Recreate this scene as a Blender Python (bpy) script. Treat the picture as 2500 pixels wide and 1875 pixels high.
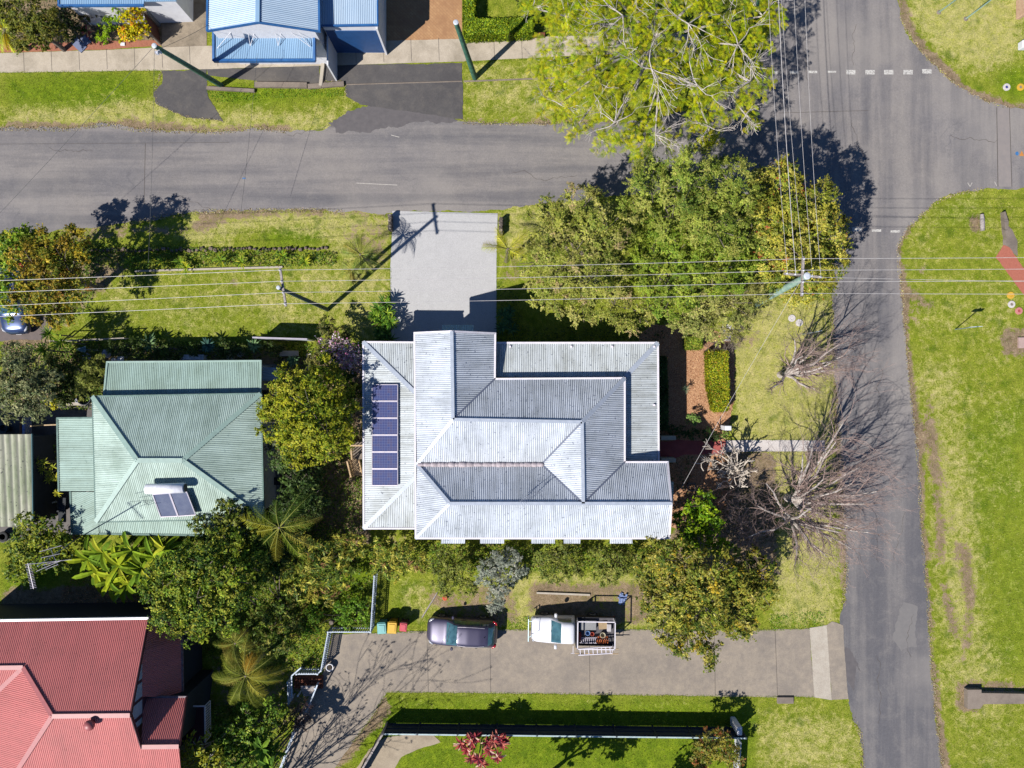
import bpy, bmesh, math, random
import numpy as np
from mathutils import Vector, Matrix
for o in list(bpy.data.objects): bpy.data.objects.remove(o)
sc = bpy.context.scene
COL = sc.collection
# ------------------------------------------------------------------ camera
H = 47.5; F = 1734.0; CX, CY = 1250.0, 937.5
cam_d = bpy.data.cameras.new('camera'); cam = bpy.data.objects.new('camera', cam_d); COL.objects.link(cam)
cam.location = (0, 0, H); cam.rotation_euler = (0, 0, 0)
cam_d.sensor_width = 34.6; cam_d.lens = F / 2500.0 * 34.6
cam_d.clip_end = 2000; cam_d.clip_start = 0.1
sc.camera = cam
# ------------------------------------------------------------------ light
SUN_EL = math.radians(46.5); SUN_AZ = math.radians(40)      # shadows run along (cos az, sin az)
w = bpy.data.worlds.new('World'); sc.world = w; w.use_nodes = True
nt = w.node_tree; bgn = nt.nodes['Background']
sky = nt.nodes.new('ShaderNodeTexSky'); sky.sky_type = 'NISHITA'; sky.sun_disc = False
sky.sun_elevation = SUN_EL
tosun = Vector((-math.cos(SUN_AZ)*math.cos(SUN_EL), -math.sin(SUN_AZ)*math.cos(SUN_EL), math.sin(SUN_EL)))
sky.sun_rotation = math.atan2(tosun.x, tosun.y)
sky.air_density = 0.75; sky.dust_density = 0.1; sky.ozone_density = 10.0
nt.links.new(sky.outputs[0], bgn.inputs[0]); bgn.inputs[1].default_value = 0.078
sl = bpy.data.lights.new('sun', 'SUN'); sl.energy = 5.0; sl.angle = math.radians(0.5); sl.color = (1.0, 0.965, 0.91)
so = bpy.data.objects.new('sun', sl); COL.objects.link(so); so.location = tosun*60
so.rotation_euler = tosun.to_track_quat('Z', 'Y').to_euler()
sc.view_settings.view_transform = 'Standard'; sc.view_settings.look = 'None'
sc.view_settings.exposure = 0.87; sc.view_settings.gamma = 1.0
sc.render.engine = 'CYCLES'
# ------------------------------------------------------------------ helpers
K = 2.0
def lin(c):
    c = c/255.0
    return c/12.92 if c <= 0.04045 else ((c+0.055)/1.055)**2.4
def A(r, g, b, k=None):
    k = k or K
    return (min(.9, lin(r)/k), min(.9, lin(g)/k), min(.9, lin(b)/k), 1.0)
def W(px, py, z=0.0):
    s = (H-z)/F
    return Vector(((px-CX)*s, (CY-py)*s, z))
def pm(z=0.0): return (H-z)/F                # metres per photo pixel at height z
rnd = random.Random(7)
NP = np.random.default_rng(5)
ORG = {}

class MB:
    def __init__(s): s.v = []; s.f = []; s.uv = []; s.mi = []; s.cur = 0
    def add(s, vs, fs, uvs=None):
        b = len(s.v); s.v += [tuple(x) for x in vs]
        for i, f in enumerate(fs):
            s.f.append([b+k for k in f]); s.mi.append(s.cur)
            s.uv.append(uvs[i] if uvs else None)
    def box(s, c, d, rz=0, tilt=None):
        c = Vector(c); hx, hy, hz = d[0]/2, d[1]/2, d[2]/2
        R = Matrix.Rotation(rz, 3, 'Z')
        if tilt is not None: R = R @ tilt
        vs = [c + R @ Vector((sx*hx, sy*hy, sz*hz)) for sz in (-1, 1) for sx, sy in ((-1,-1),(1,-1),(1,1),(-1,1))]
        s.add(vs, [(3,2,1,0),(4,5,6,7),(0,1,5,4),(1,2,6,5),(2,3,7,6),(3,0,4,7)])
    def cbox(s, c, d, b, rz=0):
        # chamfered box
        c = Vector(c); hx, hy, hz = d[0]/2, d[1]/2, d[2]/2
        R = Matrix.Rotation(rz, 3, 'Z')
        rings = []
        for z, ins in ((-hz, b), (-hz+b, 0), (hz-b, 0), (hz, b)):
            x, y = hx-ins, hy-ins
            pts = [(-x+b,-y),(x-b,-y),(x,-y+b),(x,y-b),(x-b,y),(-x+b,y),(-x,y-b),(-x,-y+b)]
            rings.append([c + R @ Vector((p[0], p[1], z)) for p in pts])
        vs = [p for r in rings for p in r]; fs = []
        for k in range(3):
            for i in range(8):
                j = (i+1) % 8; fs.append((k*8+i, k*8+j, k*8+8+j, k*8+8+i))
        fs.append(tuple(range(7, -1, -1))); fs.append(tuple(range(24, 32)))
        s.add(vs, fs)
    def beam(s, p, q, w_, h_, ext=0.0):
        p, q = Vector(p), Vector(q); d = q-p; L = d.length
        if L < 1e-6: return
        d /= L; p = p - d*ext; q = q + d*ext
        side = d.cross(Vector((0,0,1)))
        side = Vector((1,0,0)) if side.length < 1e-4 else side.normalized()
        up = side.cross(d).normalized()
        vs = [a + side*x*w_/2 + up*y*h_/2 for a in (p, q) for x, y in ((-1,-1),(1,-1),(1,1),(-1,1))]
        s.add(vs, [(3,2,1,0),(4,5,6,7),(0,1,5,4),(1,2,6,5),(2,3,7,6),(3,0,4,7)])
    def tube(s, pts, radii, n=6, cap=True):
        pts = [Vector(p) for p in pts]
        if not hasattr(radii, '__len__'): radii = [radii]*len(pts)
        rings = []; prev = None
        for i, p in enumerate(pts):
            d = (pts[min(i+1, len(pts)-1)] - pts[max(i-1, 0)])
            if d.length < 1e-9: d = Vector((0,0,1))
            d.normalize()
            if prev is None:
                a = d.cross(Vector((0,0,1)));
                if a.length < 1e-3: a = d.cross(Vector((1,0,0)))
            else:
                a = prev - d*prev.dot(d)
                if a.length < 1e-6: a = d.orthogonal()
            a.normalize(); b = d.cross(a); prev = a
            rings.append([p + (a*math.cos(2*math.pi*k/n) + b*math.sin(2*math.pi*k/n))*radii[i] for k in range(n)])
        vs = [v for r in rings for v in r]; fs = []
        for i in range(len(pts)-1):
            for k in range(n):
                j = (k+1) % n; fs.append((i*n+k, i*n+j, (i+1)*n+j, (i+1)*n+k))
        if cap:
            fs.append(tuple(range(n-1, -1, -1))); o = (len(pts)-1)*n; fs.append(tuple(range(o, o+n)))
        s.add(vs, fs)
    def prism(s, xy, z0, z1):
        n = len(xy)
        ar = sum(xy[i][0]*xy[(i+1)%n][1]-xy[(i+1)%n][0]*xy[i][1] for i in range(n))
        if ar < 0: xy = xy[::-1]
        vs = [(x, y, z0) for x, y in xy] + [(x, y, z1) for x, y in xy]
        fs = [tuple(range(n-1, -1, -1)), tuple(range(n, 2*n))] + [(i, (i+1)%n, n+(i+1)%n, n+i) for i in range(n)]
        s.add(vs, fs)
    def lathe(s, c, prof, n=16, axis='Z'):
        c = Vector(c); vs = []; fs = []
        for r, z in prof:
            for k in range(n):
                a = 2*math.pi*k/n; x, y = r*math.cos(a), r*math.sin(a)
                vs.append(c + (Vector((x, y, z)) if axis == 'Z' else Vector((x, z, y)) if axis == 'Y' else Vector((z, x, y))))
        for i in range(len(prof)-1):
            for k in range(n):
                j = (k+1) % n; fs.append((i*n+k, i*n+j, (i+1)*n+j, (i+1)*n+k))
        fs.append(tuple(range(n-1, -1, -1))); o = (len(prof)-1)*n; fs.append(tuple(range(o, o+n)))
        s.add(vs, fs)
    def build(s, name, mat, parent=None, smooth=False, org=None, world=True):
        if org is None: org = ORG.get(parent.name, Vector((0,0,0))) if parent else Vector((0,0,0))
        me = bpy.data.meshes.new(name)
        me.from_pydata([(x-org.x, y-org.y, z-org.z) for x, y, z in s.v], [], s.f)
        mats = mat if isinstance(mat, (list, tuple)) else [mat]
        for m in mats: me.materials.append(m)
        if any(s.mi): me.polygons.foreach_set('material_index', s.mi)
        if any(u is not None for u in s.uv):
            ul = me.uv_layers.new(name='UVMap'); k = 0; arr = []
            for f, u in zip(s.f, s.uv):
                arr += [c for q in (u or [(0,0)]*len(f)) for c in q]
            ul.data.foreach_set('uv', arr)
        if smooth: me.polygons.foreach_set('use_smooth', [True]*len(me.polygons))
        me.update()
        o = bpy.data.objects.new(name, me); COL.objects.link(o)
        if parent: o.parent = parent; ORG[o.name] = org
        else: o.location = org; ORG[o.name] = org
        return o

def tag(o, label=None, cat=None, group=None, kind=None):
    if label: o['label'] = label
    if cat: o['category'] = cat
    if group: o['group'] = group
    if kind: o['kind'] = kind
    return o
def thing(name, label, cat, loc, group=None, rz=0.0):
    o = bpy.data.objects.new(name, None); COL.objects.link(o); o.location = loc
    o.empty_display_size = 0.3; o.rotation_euler = (0, 0, rz); ORG[o.name] = Vector(loc)
    return tag(o, label, cat, group)
def local(name, label, cat, loc, group=None, rz=0.0):      # children given in local coordinates
    o = thing(name, label, cat, loc, group, rz); ORG[o.name] = Vector((0,0,0)); return o
def solo(name, mb, mat, label, cat, org, group=None, smooth=False):
    o = mb.build(name, mat, None, smooth, Vector(org)); return tag(o, label, cat, group)
def setup(name, mb, mat, smooth=False):
    return tag(mb.build(name, mat, None, smooth), kind='structure')
# ------------------------------------------------------------------ materials
def newmat(name):
    m = bpy.data.materials.new(name); m.use_nodes = True; nt = m.node_tree
    return m, nt, nt.nodes['Principled BSDF']
def node(nt, t, **kw):
    n = nt.nodes.new(t)
    for k, v in kw.items():
        if hasattr(n, k): setattr(n, k, v)
        else: n.inputs[k].default_value = v
    return n
def noise(nt, scale, detail=4, rough=0.6, vec=None, dist=0.0):
    n = nt.nodes.new('ShaderNodeTexNoise'); n.inputs['Scale'].default_value = scale
    n.inputs['Detail'].default_value = detail; n.inputs['Roughness'].default_value = rough
    n.inputs['Distortion'].default_value = dist
    if vec is not None: nt.links.new(vec, n.inputs['Vector'])
    return n.outputs['Fac']
def ramp(nt, fac, a, b, ca=(0,0,0,1), cb=(1,1,1,1)):
    if a > b: a, b, ca, cb = b, a, cb, ca
    r = nt.nodes.new('ShaderNodeValToRGB'); e = r.color_ramp.elements
    e[0].position = a; e[1].position = b; e[0].color = ca; e[1].color = cb
    nt.links.new(fac, r.inputs[0]); return r.outputs[0]
def mix(nt, fac, a, b, mode='MIX'):
    m = nt.nodes.new('ShaderNodeMix'); m.data_type = 'RGBA'; m.blend_type = mode
    for s, v in ((0, fac), (6, a), (7, b)):
        if hasattr(v, 'is_linked') or isinstance(v, bpy.types.NodeSocket): nt.links.new(v, m.inputs[s])
        else: m.inputs[s].default_value = v
    return m.outputs[2]
def math_(nt, op, a, b=0.0, c=None, clamp=False):
    m = nt.nodes.new('ShaderNodeMath'); m.operation = op; m.use_clamp = clamp
    for s, v in ((0, a), (1, b), (2, c)):
        if v is None: continue
        if isinstance(v, bpy.types.NodeSocket): nt.links.new(v, m.inputs[s])
        else: m.inputs[s].default_value = v
    return m.outputs[0]
def pos(nt, sx=1, sy=1, sz=1, off=(0,0,0), rot=0):
    g = nt.nodes.new('ShaderNodeNewGeometry'); mp = nt.nodes.new('ShaderNodeMapping')
    mp.inputs['Scale'].default_value = (sx, sy, sz); mp.inputs['Location'].default_value = off
    mp.inputs['Rotation'].default_value = (0, 0, rot)
    nt.links.new(g.outputs['Position'], mp.inputs[0]); return mp.outputs[0]
def bump(nt, bs, h, strength, dist):
    b = nt.nodes.new('ShaderNodeBump'); b.inputs['Strength'].default_value = strength; b.inputs['Distance'].default_value = dist
    nt.links.new(h, b.inputs['Height']); nt.links.new(b.outputs[0], bs.inputs['Normal']); return b
def M(name, c1, c2=None, scale=3.0, rough=0.7, metal=0.0, b=0.0, bscale=None, lo=.35, hi=.65, spec=0.4):
    m, nt, bs = newmat(name); bs.inputs['Roughness'].default_value = rough; bs.inputs['Metallic'].default_value = metal
    bs.inputs['Specular IOR Level'].default_value = spec
    if c2 is None: c2 = tuple(x*0.82 for x in c1[:3]) + (1,)
    p = pos(nt)
    n = noise(nt, scale, 6, 0.65, p)
    nt.links.new(ramp(nt, n, lo, hi, c1, c2), bs.inputs['Base Color'])
    if b: bump(nt, bs, noise(nt, bscale or scale*6, 4, 0.7, p), b, 0.02)
    return m
def leaf_mat(name, trans=0.35, rough=0.5):
    m, nt, bs = newmat(name)
    at = nt.nodes.new('ShaderNodeAttribute'); at.attribute_name = 'Col'
    nt.links.new(at.outputs['Color'], bs.inputs['Base Color']); bs.inputs['Roughness'].default_value = rough
    bs.inputs['Specular IOR Level'].default_value = 0.14
    tr = nt.nodes.new('ShaderNodeBsdfTranslucent'); nt.links.new(at.outputs['Color'], tr.inputs[0])
    mx = nt.nodes.new('ShaderNodeMixShader'); mx.inputs[0].default_value = trans
    nt.links.new(bs.outputs[0], mx.inputs[1]); nt.links.new(tr.outputs[0], mx.inputs[2])
    nt.links.new(mx.outputs[0], nt.nodes['Material Output'].inputs[0]); return m
def roof_mat(name, base, dark, moss, mossamt=0.5, pitch=0.16, rough=0.42, metal=0.25, stripe=0.35, spots=0.6):
    # corrugated sheet: rib shade and trough dirt painted as dark stripes from the UV (metres across the fall), grime and lichen from noise
    m, nt, bs = newmat(name); bs.inputs['Roughness'].default_value = rough; bs.inputs['Metallic'].default_value = metal
    uv = nt.nodes.new('ShaderNodeUVMap'); sx = nt.nodes.new('ShaderNodeSeparateXYZ'); nt.links.new(uv.outputs[0], sx.inputs[0])
    ph = math_(nt, 'MULTIPLY', sx.outputs[0], 2*math.pi/pitch)
    s = math_(nt, 'SINE', ph); h = math_(nt, 'MULTIPLY_ADD', s, 0.5, 0.5)
    p = pos(nt)
    big = noise(nt, 0.55, 5, 0.65, p); fine = noise(nt, 9, 4, 0.7, p)
    # grime streaks running down the sheets
    cm = nt.nodes.new('ShaderNodeCombineXYZ'); nt.links.new(sx.outputs[0], cm.inputs[0]); nt.links.new(math_(nt, 'MULTIPLY', sx.outputs[1], 0.12), cm.inputs[1])
    st = noise(nt, 3.5, 4, 0.7, cm.outputs[0])
    g = ramp(nt, math_(nt, 'MULTIPLY_ADD', st, 0.5, math_(nt, 'MULTIPLY', big, 0.5)), 0.42, 0.62)
    c = mix(nt, math_(nt, 'MULTIPLY', g, mossamt), base, moss)
    sp = noise(nt, 6.5, 2, 0.5, p); spm = ramp(nt, sp, 0.66, 0.70)
    c = mix(nt, math_(nt, 'MULTIPLY', spm, spots), c, dark)
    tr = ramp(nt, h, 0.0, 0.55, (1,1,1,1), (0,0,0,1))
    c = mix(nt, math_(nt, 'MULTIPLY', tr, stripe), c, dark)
    # every sheet a slightly different tone
    sh = math_(nt, 'FLOOR', math_(nt, 'MULTIPLY', sx.outputs[0], 1/0.78))
    wn = nt.nodes.new('ShaderNodeTexWhiteNoise'); wn.noise_dimensions = '1D'; nt.links.new(sh, wn.inputs['W'])
    v = math_(nt, 'MULTIPLY_ADD', wn.outputs[0], 0.10, 0.95)
    hs = nt.nodes.new('ShaderNodeHueSaturation'); nt.links.new(c, hs.inputs['Color']); nt.links.new(v, hs.inputs['Value'])
    nt.links.new(hs.outputs[0], bs.inputs['Base Color'])
    nt.links.new(math_(nt, 'MULTIPLY_ADD', fine, 0.3, rough-0.1), bs.inputs['Roughness'])
    bump(nt, bs, fine, 0.15, 0.01)
    return m
# ------------------------------------------------------------------ ground
def inpoly(X, Y, poly):
    n = len(poly); ins = np.zeros(X.shape, bool); j = n-1
    for i in range(n):
        xi, yi = poly[i]; xj, yj = poly[j]
        c = ((yi > Y) != (yj > Y)) & (X < (xj-xi)*(Y-yi)/((yj-yi) if abs(yj-yi) > 1e-9 else 1e-9) + xi)
        ins ^= c; j = i
    return ins
def wp(pts): return [tuple(W(x, y)[:2]) for x, y in pts]
def blur(a, k):
    for _ in range(2):
        for ax in (0, 1):
            b = np.zeros_like(a); wsum = 0
            for d in range(-k, k+1):
                b += np.roll(a, d, ax); wsum += 1
            a = b/wsum
    return a
step = 0.22
core_x = np.arange(-42, 42.01, step); core_y = np.arange(-32, 32.01, step)
xs = np.concatenate([[-400, -200, -100, -60], core_x, [60, 100, 200, 400]])
ys = np.concatenate([[-400, -200, -100, -50], core_y, [50, 100, 200, 400]])
GX, GY = np.meshgrid(core_x, core_y)
def region(polys, k):
    m = np.zeros(GX.shape)
    for p in polys:
        amt = 1.0
        if isinstance(p, tuple) and isinstance(p[1], float): p, amt = p
        m = np.maximum(m, inpoly(GX, GY, wp(p))*amt)
    return blur(m, k)
DRY = region([
    ([(0,270),(270,265),(330,250),(390,255),(540,275),(700,285),(830,265),(850,230),(880,250),(800,330),(530,330),(0,320)], 1.0),
    ([(1130,150),(1500,150),(1500,310),(1130,300)], .45),
    ([(470,510),(700,505),(860,515),(980,510),(950,560),(700,560),(640,560),(470,600),(430,560)], .9),
    ([(800,520),(960,520),(950,830),(860,850),(800,700)], .55),
    ([(600,640),(960,640),(950,800),(700,820),(620,760)], .45),
    ([(0,640),(700,620),(700,830),(0,830)], .30),
    ([(1800,740),(2040,720),(2040,1500),(2060,1530),(1900,1530),(1900,1280),(1790,1100),(1780,800)], .85),
    ([(1215,490),(1500,470),(1500,560),(1215,640)], .6),
    ([(2190,-20),(2500,-20),(2500,150),(2380,180),(2260,100)], .8),
    ([(2220,470),(2500,450),(2500,1900),(2290,1900),(2250,1300),(2200,700)], .25),
    ([(2240,880),(2330,880),(2380,1300),(2420,1650),(2500,1720),(2330,1760),(2290,1500)], .55),
    ([(1850,1720),(2080,1740),(2110,1900),(1850,1900)], .55),
    ([(1250,1400),(1650,1410),(1640,1530),(1250,1530)], .8),
    ([(950,1420),(1250,1410),(1250,1530),(1000,1530)], .5),
    ([(940,1700),(1800,1700),(1800,1725),(900,1725)], .35),
], 3)
DIRT = region([
    ([(2185,-60),(2205,-60),(2225,60),(2290,140),(2370,215),(2460,250),(2560,255),(2560,285),(2440,275),(2330,220),(2250,140),(2200,60)], 1.0),
    ([(2560,445),(2400,452),(2330,462),(2280,490),(2235,540),(2205,590),(2205,640),(2215,700),(2225,900),(2250,1050),(2262,1300),(2285,1600),(2300,1740),(2330,1900),(2290,1900),(2260,1500),(2180,700),(2180,600),(2250,500),(2330,440),(2560,430)], 1.0),
    ([(2255,950),(2275,950),(2290,1080),(2300,1200),(2310,1400),(2330,1480),(2345,1560),(2320,1560),(2290,1420),(2275,1200),(2262,1080)], .8),
    ([(2340,1320),(2365,1320),(2385,1430),(2380,1560),(2350,1640),(2335,1630),(2355,1540),(2350,1430)], .7),
    ([(2200,700),(2215,700),(2290,745),(2290,760),(2210,720)], .8), ([(2210,640),(2225,640),(2285,690),(2275,700)], .7),
    ([(130,560),(200,535),(300,540),(560,545),(520,570),(300,580),(180,600)], .6),
    ([(2035,700),(2060,700),(2075,1500),(2060,1510),(2040,1300),(2030,900)], .8),
    ([(0,298),(330,290),(540,305),(720,305),(720,330),(0,330)], .85), ([(470,505),(960,500),(960,522),(700,528),(480,560)], .7),
    ([(1130,285),(1500,290),(1500,315),(1130,310)], .7),
    ([(1290,1415),(1640,1420),(1600,1500),(1560,1530),(1280,1500)], .75),
    ([(1020,1440),(1250,1420),(1280,1530),(1100,1530)], .6),
    ([(820,1720),(940,1690),(960,1740),(900,1800),(840,1875),(800,1875)], .75),
    ([(0,1440),(330,1420),(330,1530),(0,1530)], .9), ([(300,1230),(700,1230),(700,1460),(700,1600),(500,1700),(300,1530)], .35),
    ([(620,880),(900,860),(900,1330),(640,1330)], 1.0),
    ([(900,1300),(1660,1300),(1650,1400),(900,1400)], .3),
    ([(0,840),(700,840),(700,1300),(0,1300)], .6),
    ([(400,1530),(780,1530),(780,1900),(400,1900)], .4),
    ([(780,1340),(915,1350),(905,1540),(790,1560)], .3),
    ([(0,0),(400,0),(400,110),(0,125)], 1.0), ([(830,570),(950,500),(950,660),(860,640)], .5), ([(1215,620),(1290,560),(1280,700),(1215,700)], .5),
    ([(1560,780),(1900,800),(1820,860),(1700,850)], .5), ([(1700,1050),(1900,1110),(1900,1400),(1640,1400),(1640,1200)], .8),
    ([(2440,800),(2520,800),(2520,870),(2440,870)], .8), ([(2330,1660),(2520,1665),(2520,1690),(2400,1690),(2400,1740),(2330,1740)], .8),
    ([(2360,530),(2390,515),(2400,560),(2390,575),(2370,560)], .9),
    ([(555,678),(578,678),(580,702),(556,704)], .9), ([(2290,1000),(2310,1000),(2330,1200),(2345,1420),(2330,1420),(2312,1210)], .5), ([(2240,640),(2262,640),(2250,800),(2236,800)], .5),
    ([(120,640),(300,600),(330,640),(230,740),(130,820),(100,700)], .6), ([(0,760),(120,790),(120,850),(0,850)], .8),
], 1)
LUSH = region([
    ([(0,175),(390,172),(380,240),(240,290),(0,265)], .8),
    ([(500,200),(850,215),(840,250),(540,265)], .9),
    ([(640,540),(790,520),(800,600),(640,605)], 1.0),
    ([(2420,160),(2520,150),(2520,250),(2450,240)], 1.0),
    ([(2280,480),(2420,470),(2450,560),(2260,600)], .6),
    ([(2330,1000),(2520,950),(2520,1660),(2400,1650),(2350,1300)], .6),
    ([(2380,1760),(2520,1740),(2520,1900),(2330,1900)], .4),
    ([(950,1400),(1060,1400),(1050,1460),(950,1540)], .7),
    ([(880,1690),(1860,1700),(1860,1900),(850,1900)], .75),
    ([(0,700),(700,730),(700,850),(100,850)], .45), ([(1850,1400),(2040,1400),(2040,1510),(1860,1530)], .5),
    ([(1240,1500),(1290,1500),(1290,1540),(1240,1540)], 1.0), ([(0,1400),(120,1330),(160,1420),(0,1480)], 1.0), ([(760,1330),(915,1340),(905,1540),(800,1530)], .9),
], 3)
nx, ny = len(xs), len(ys)
FX, FY = np.meshgrid(xs, ys)
FZ = np.zeros_like(FX)
msk = np.zeros((ny, nx, 4)); msk[..., 3] = 1
for k, a in enumerate((DRY, DIRT, LUSH)): msk[4:-4, 4:-4, k] = a
me = bpy.data.meshes.new('lawn')
me.vertices.add(nx*ny); me.vertices.foreach_set('co', np.stack([FX, FY, FZ], -1).reshape(-1).astype('f'))
ii = (np.arange(ny-1)[:, None]*nx + np.arange(nx-1)[None]).reshape(-1)
q = np.stack([ii, ii+1, ii+nx+1, ii+nx], -1).reshape(-1)
me.loops.add(len(q)); me.loops.foreach_set('vertex_index', q.astype('i'))
me.polygons.add(len(ii)); me.polygons.foreach_set('loop_start', (np.arange(len(ii))*4).astype('i')); me.polygons.foreach_set('loop_total', np.full(len(ii), 4, 'i'))
ca = me.color_attributes.new('cover', 'FLOAT_COLOR', 'POINT'); ca.data.foreach_set('color', msk.reshape(-1).astype('f'))
me.update(); me.validate()
def ground_mat():
    m, nt, bs = newmat('lawn_grass'); bs.inputs['Roughness'].default_value = 0.9; bs.inputs['Specular IOR Level'].default_value = 0.1
    at = nt.nodes.new('ShaderNodeAttribute'); at.attribute_name = 'cover'
    sp = nt.nodes.new('ShaderNodeSeparateColor'); nt.links.new(at.outputs['Color'], sp.inputs[0])
    p = pos(nt)
    n1 = noise(nt, 0.32, 6, 0.68, p); n2 = noise(nt, 2.2, 6, 0.75, p, 0.6); n3 = noise(nt, 11, 4, 0.75, p); n4 = noise(nt, 38, 2, 0.7, p)
    green = mix(nt, ramp(nt, n2, .36, .66), A(134,152,34), A(182,184,74))
    lush = mix(nt, ramp(nt, n2, .38, .62), A(102,134,20), A(152,172,38))
    dry = mix(nt, ramp(nt, n2, .35, .65), A(190,190,88), A(220,208,138))
    dirt = mix(nt, ramp(nt, n2, .35, .65), A(140,118,92), A(190,166,136))
    def th(s, amt=0.55, a=.46, b=.60, nn=None):
        t = math_(nt, 'MULTIPLY_ADD', math_(nt, 'SUBTRACT', nn or n2, 0.5), 1.5, s)
        t = math_(nt, 'MULTIPLY_ADD', math_(nt, 'SUBTRACT', n3, 0.5), 0.9, t)
        t = math_(nt, 'MULTIPLY_ADD', math_(nt, 'SUBTRACT', n1, 0.5), 1.0, t)
        return ramp(nt, t, a, b)
    c = mix(nt, th(sp.outputs[2], a=.35, b=.75), green, lush)
    drs = math_(nt, 'ADD', sp.outputs[0], 0.12)
    c = mix(nt, th(drs, a=.38, b=.78), c, dry)
    n5 = noise(nt, 0.9, 3, .5, pos(nt, 1, 1, 1, (9, 4, 0))); c = mix(nt, math_(nt, 'MULTIPLY', ramp(nt, n5, .58, .68), .55), c, A(92,124,20))
    n6 = noise(nt, 5.0, 3, .6, pos(nt, 1, 1, 1, (3, 14, 0))); c = mix(nt, math_(nt, 'MULTIPLY', ramp(nt, n6, .62, .70), .6), c, A(104,116,34))
    c = mix(nt, th(sp.outputs[1], a=.44, b=.62), c, dirt)
    f = mix(nt, ramp(nt, n3, .28, .72), (.58,.60,.58,1), (1.34,1.32,1.34,1))
    c = mix(nt, 1.0, c, f, 'MULTIPLY')
    f2 = mix(nt, ramp(nt, n4, .32, .68), (.60,.62,.60,1), (1.34,1.32,1.34,1))
    c = mix(nt, 1.0, c, f2, 'MULTIPLY')
    f3 = mix(nt, ramp(nt, noise(nt, 1.5, 5, .7, pos(nt, 1, 1, 1, (5, 2, 0))), .30, .66), (.74,.78,.72,1), (1.14,1.12,1.12,1)); c = mix(nt, 1.0, c, f3, 'MULTIPLY')
    nt.links.new(c, bs.inputs['Base Color'])
    hh = math_(nt, 'ADD', n3, math_(nt, 'MULTIPLY', n4, 0.6))
    bump(nt, bs, hh, 0.8, 0.06)
    return m
me.materials.append(ground_mat())
g = bpy.data.objects.new('lawn', me); COL.objects.link(g); tag(g, kind='structure')

def rough(pts, amp=0.12, stepm=0.35, seed=1, closed=True):
    r = random.Random(seed); out = []; n = len(pts)
    P = [Vector((*W(x, y)[:2], 0)) for x, y in pts]; stepm = .14
    for i in range(n):
        a, b = P[i], P[(i+1) % n]; L = (b-a).length; k = max(1, int(L/stepm)) if L < 80 else 8
        nrm = Vector((-(b-a).y, (b-a).x, 0)).normalized() if L > 0 else Vector((0,0,0))
        for j in range(k):
            t = j/k; o = 0
            if amp:
                s = L*t
                o = amp*(0.6*math.sin(s*0.9+seed+i) + 0.5*math.sin(s*2.3+i*2+seed*3) + .3*math.sin(s*6.1+seed) + r.uniform(-.5, .5))*min(1, t*6, (1-t)*6+.15)
            out.append(tuple((a.lerp(b, t) + nrm*o)[:2]))
    return out
SHEETS = []
def sheet(name, pts, z, mat, amp=0.0, seed=1, kind=True, mb=None):
    xy = rough(pts, amp, 0.35, seed) if amp else [tuple(W(x, y)[:2]) for x, y in pts]
    SHEETS.append(xy)
    n = len(xy); ar = sum(xy[i][0]*xy[(i+1)%n][1]-xy[(i+1)%n][0]*xy[i][1] for i in range(n))
    if ar < 0: xy = xy[::-1]
    b = mb or MB(); b.add([(x, y, z) for x, y in xy], [tuple(range(n))])
    if mb is None: return setup(name, b, mat)
def slab(name, pts, z, mat, th=0.1):
    b = MB(); xy = [tuple(W(x, y)[:2]) for x, y in pts]; SHEETS.append(xy); b.prism(xy, -0.05, z); return setup(name, b, mat)

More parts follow.
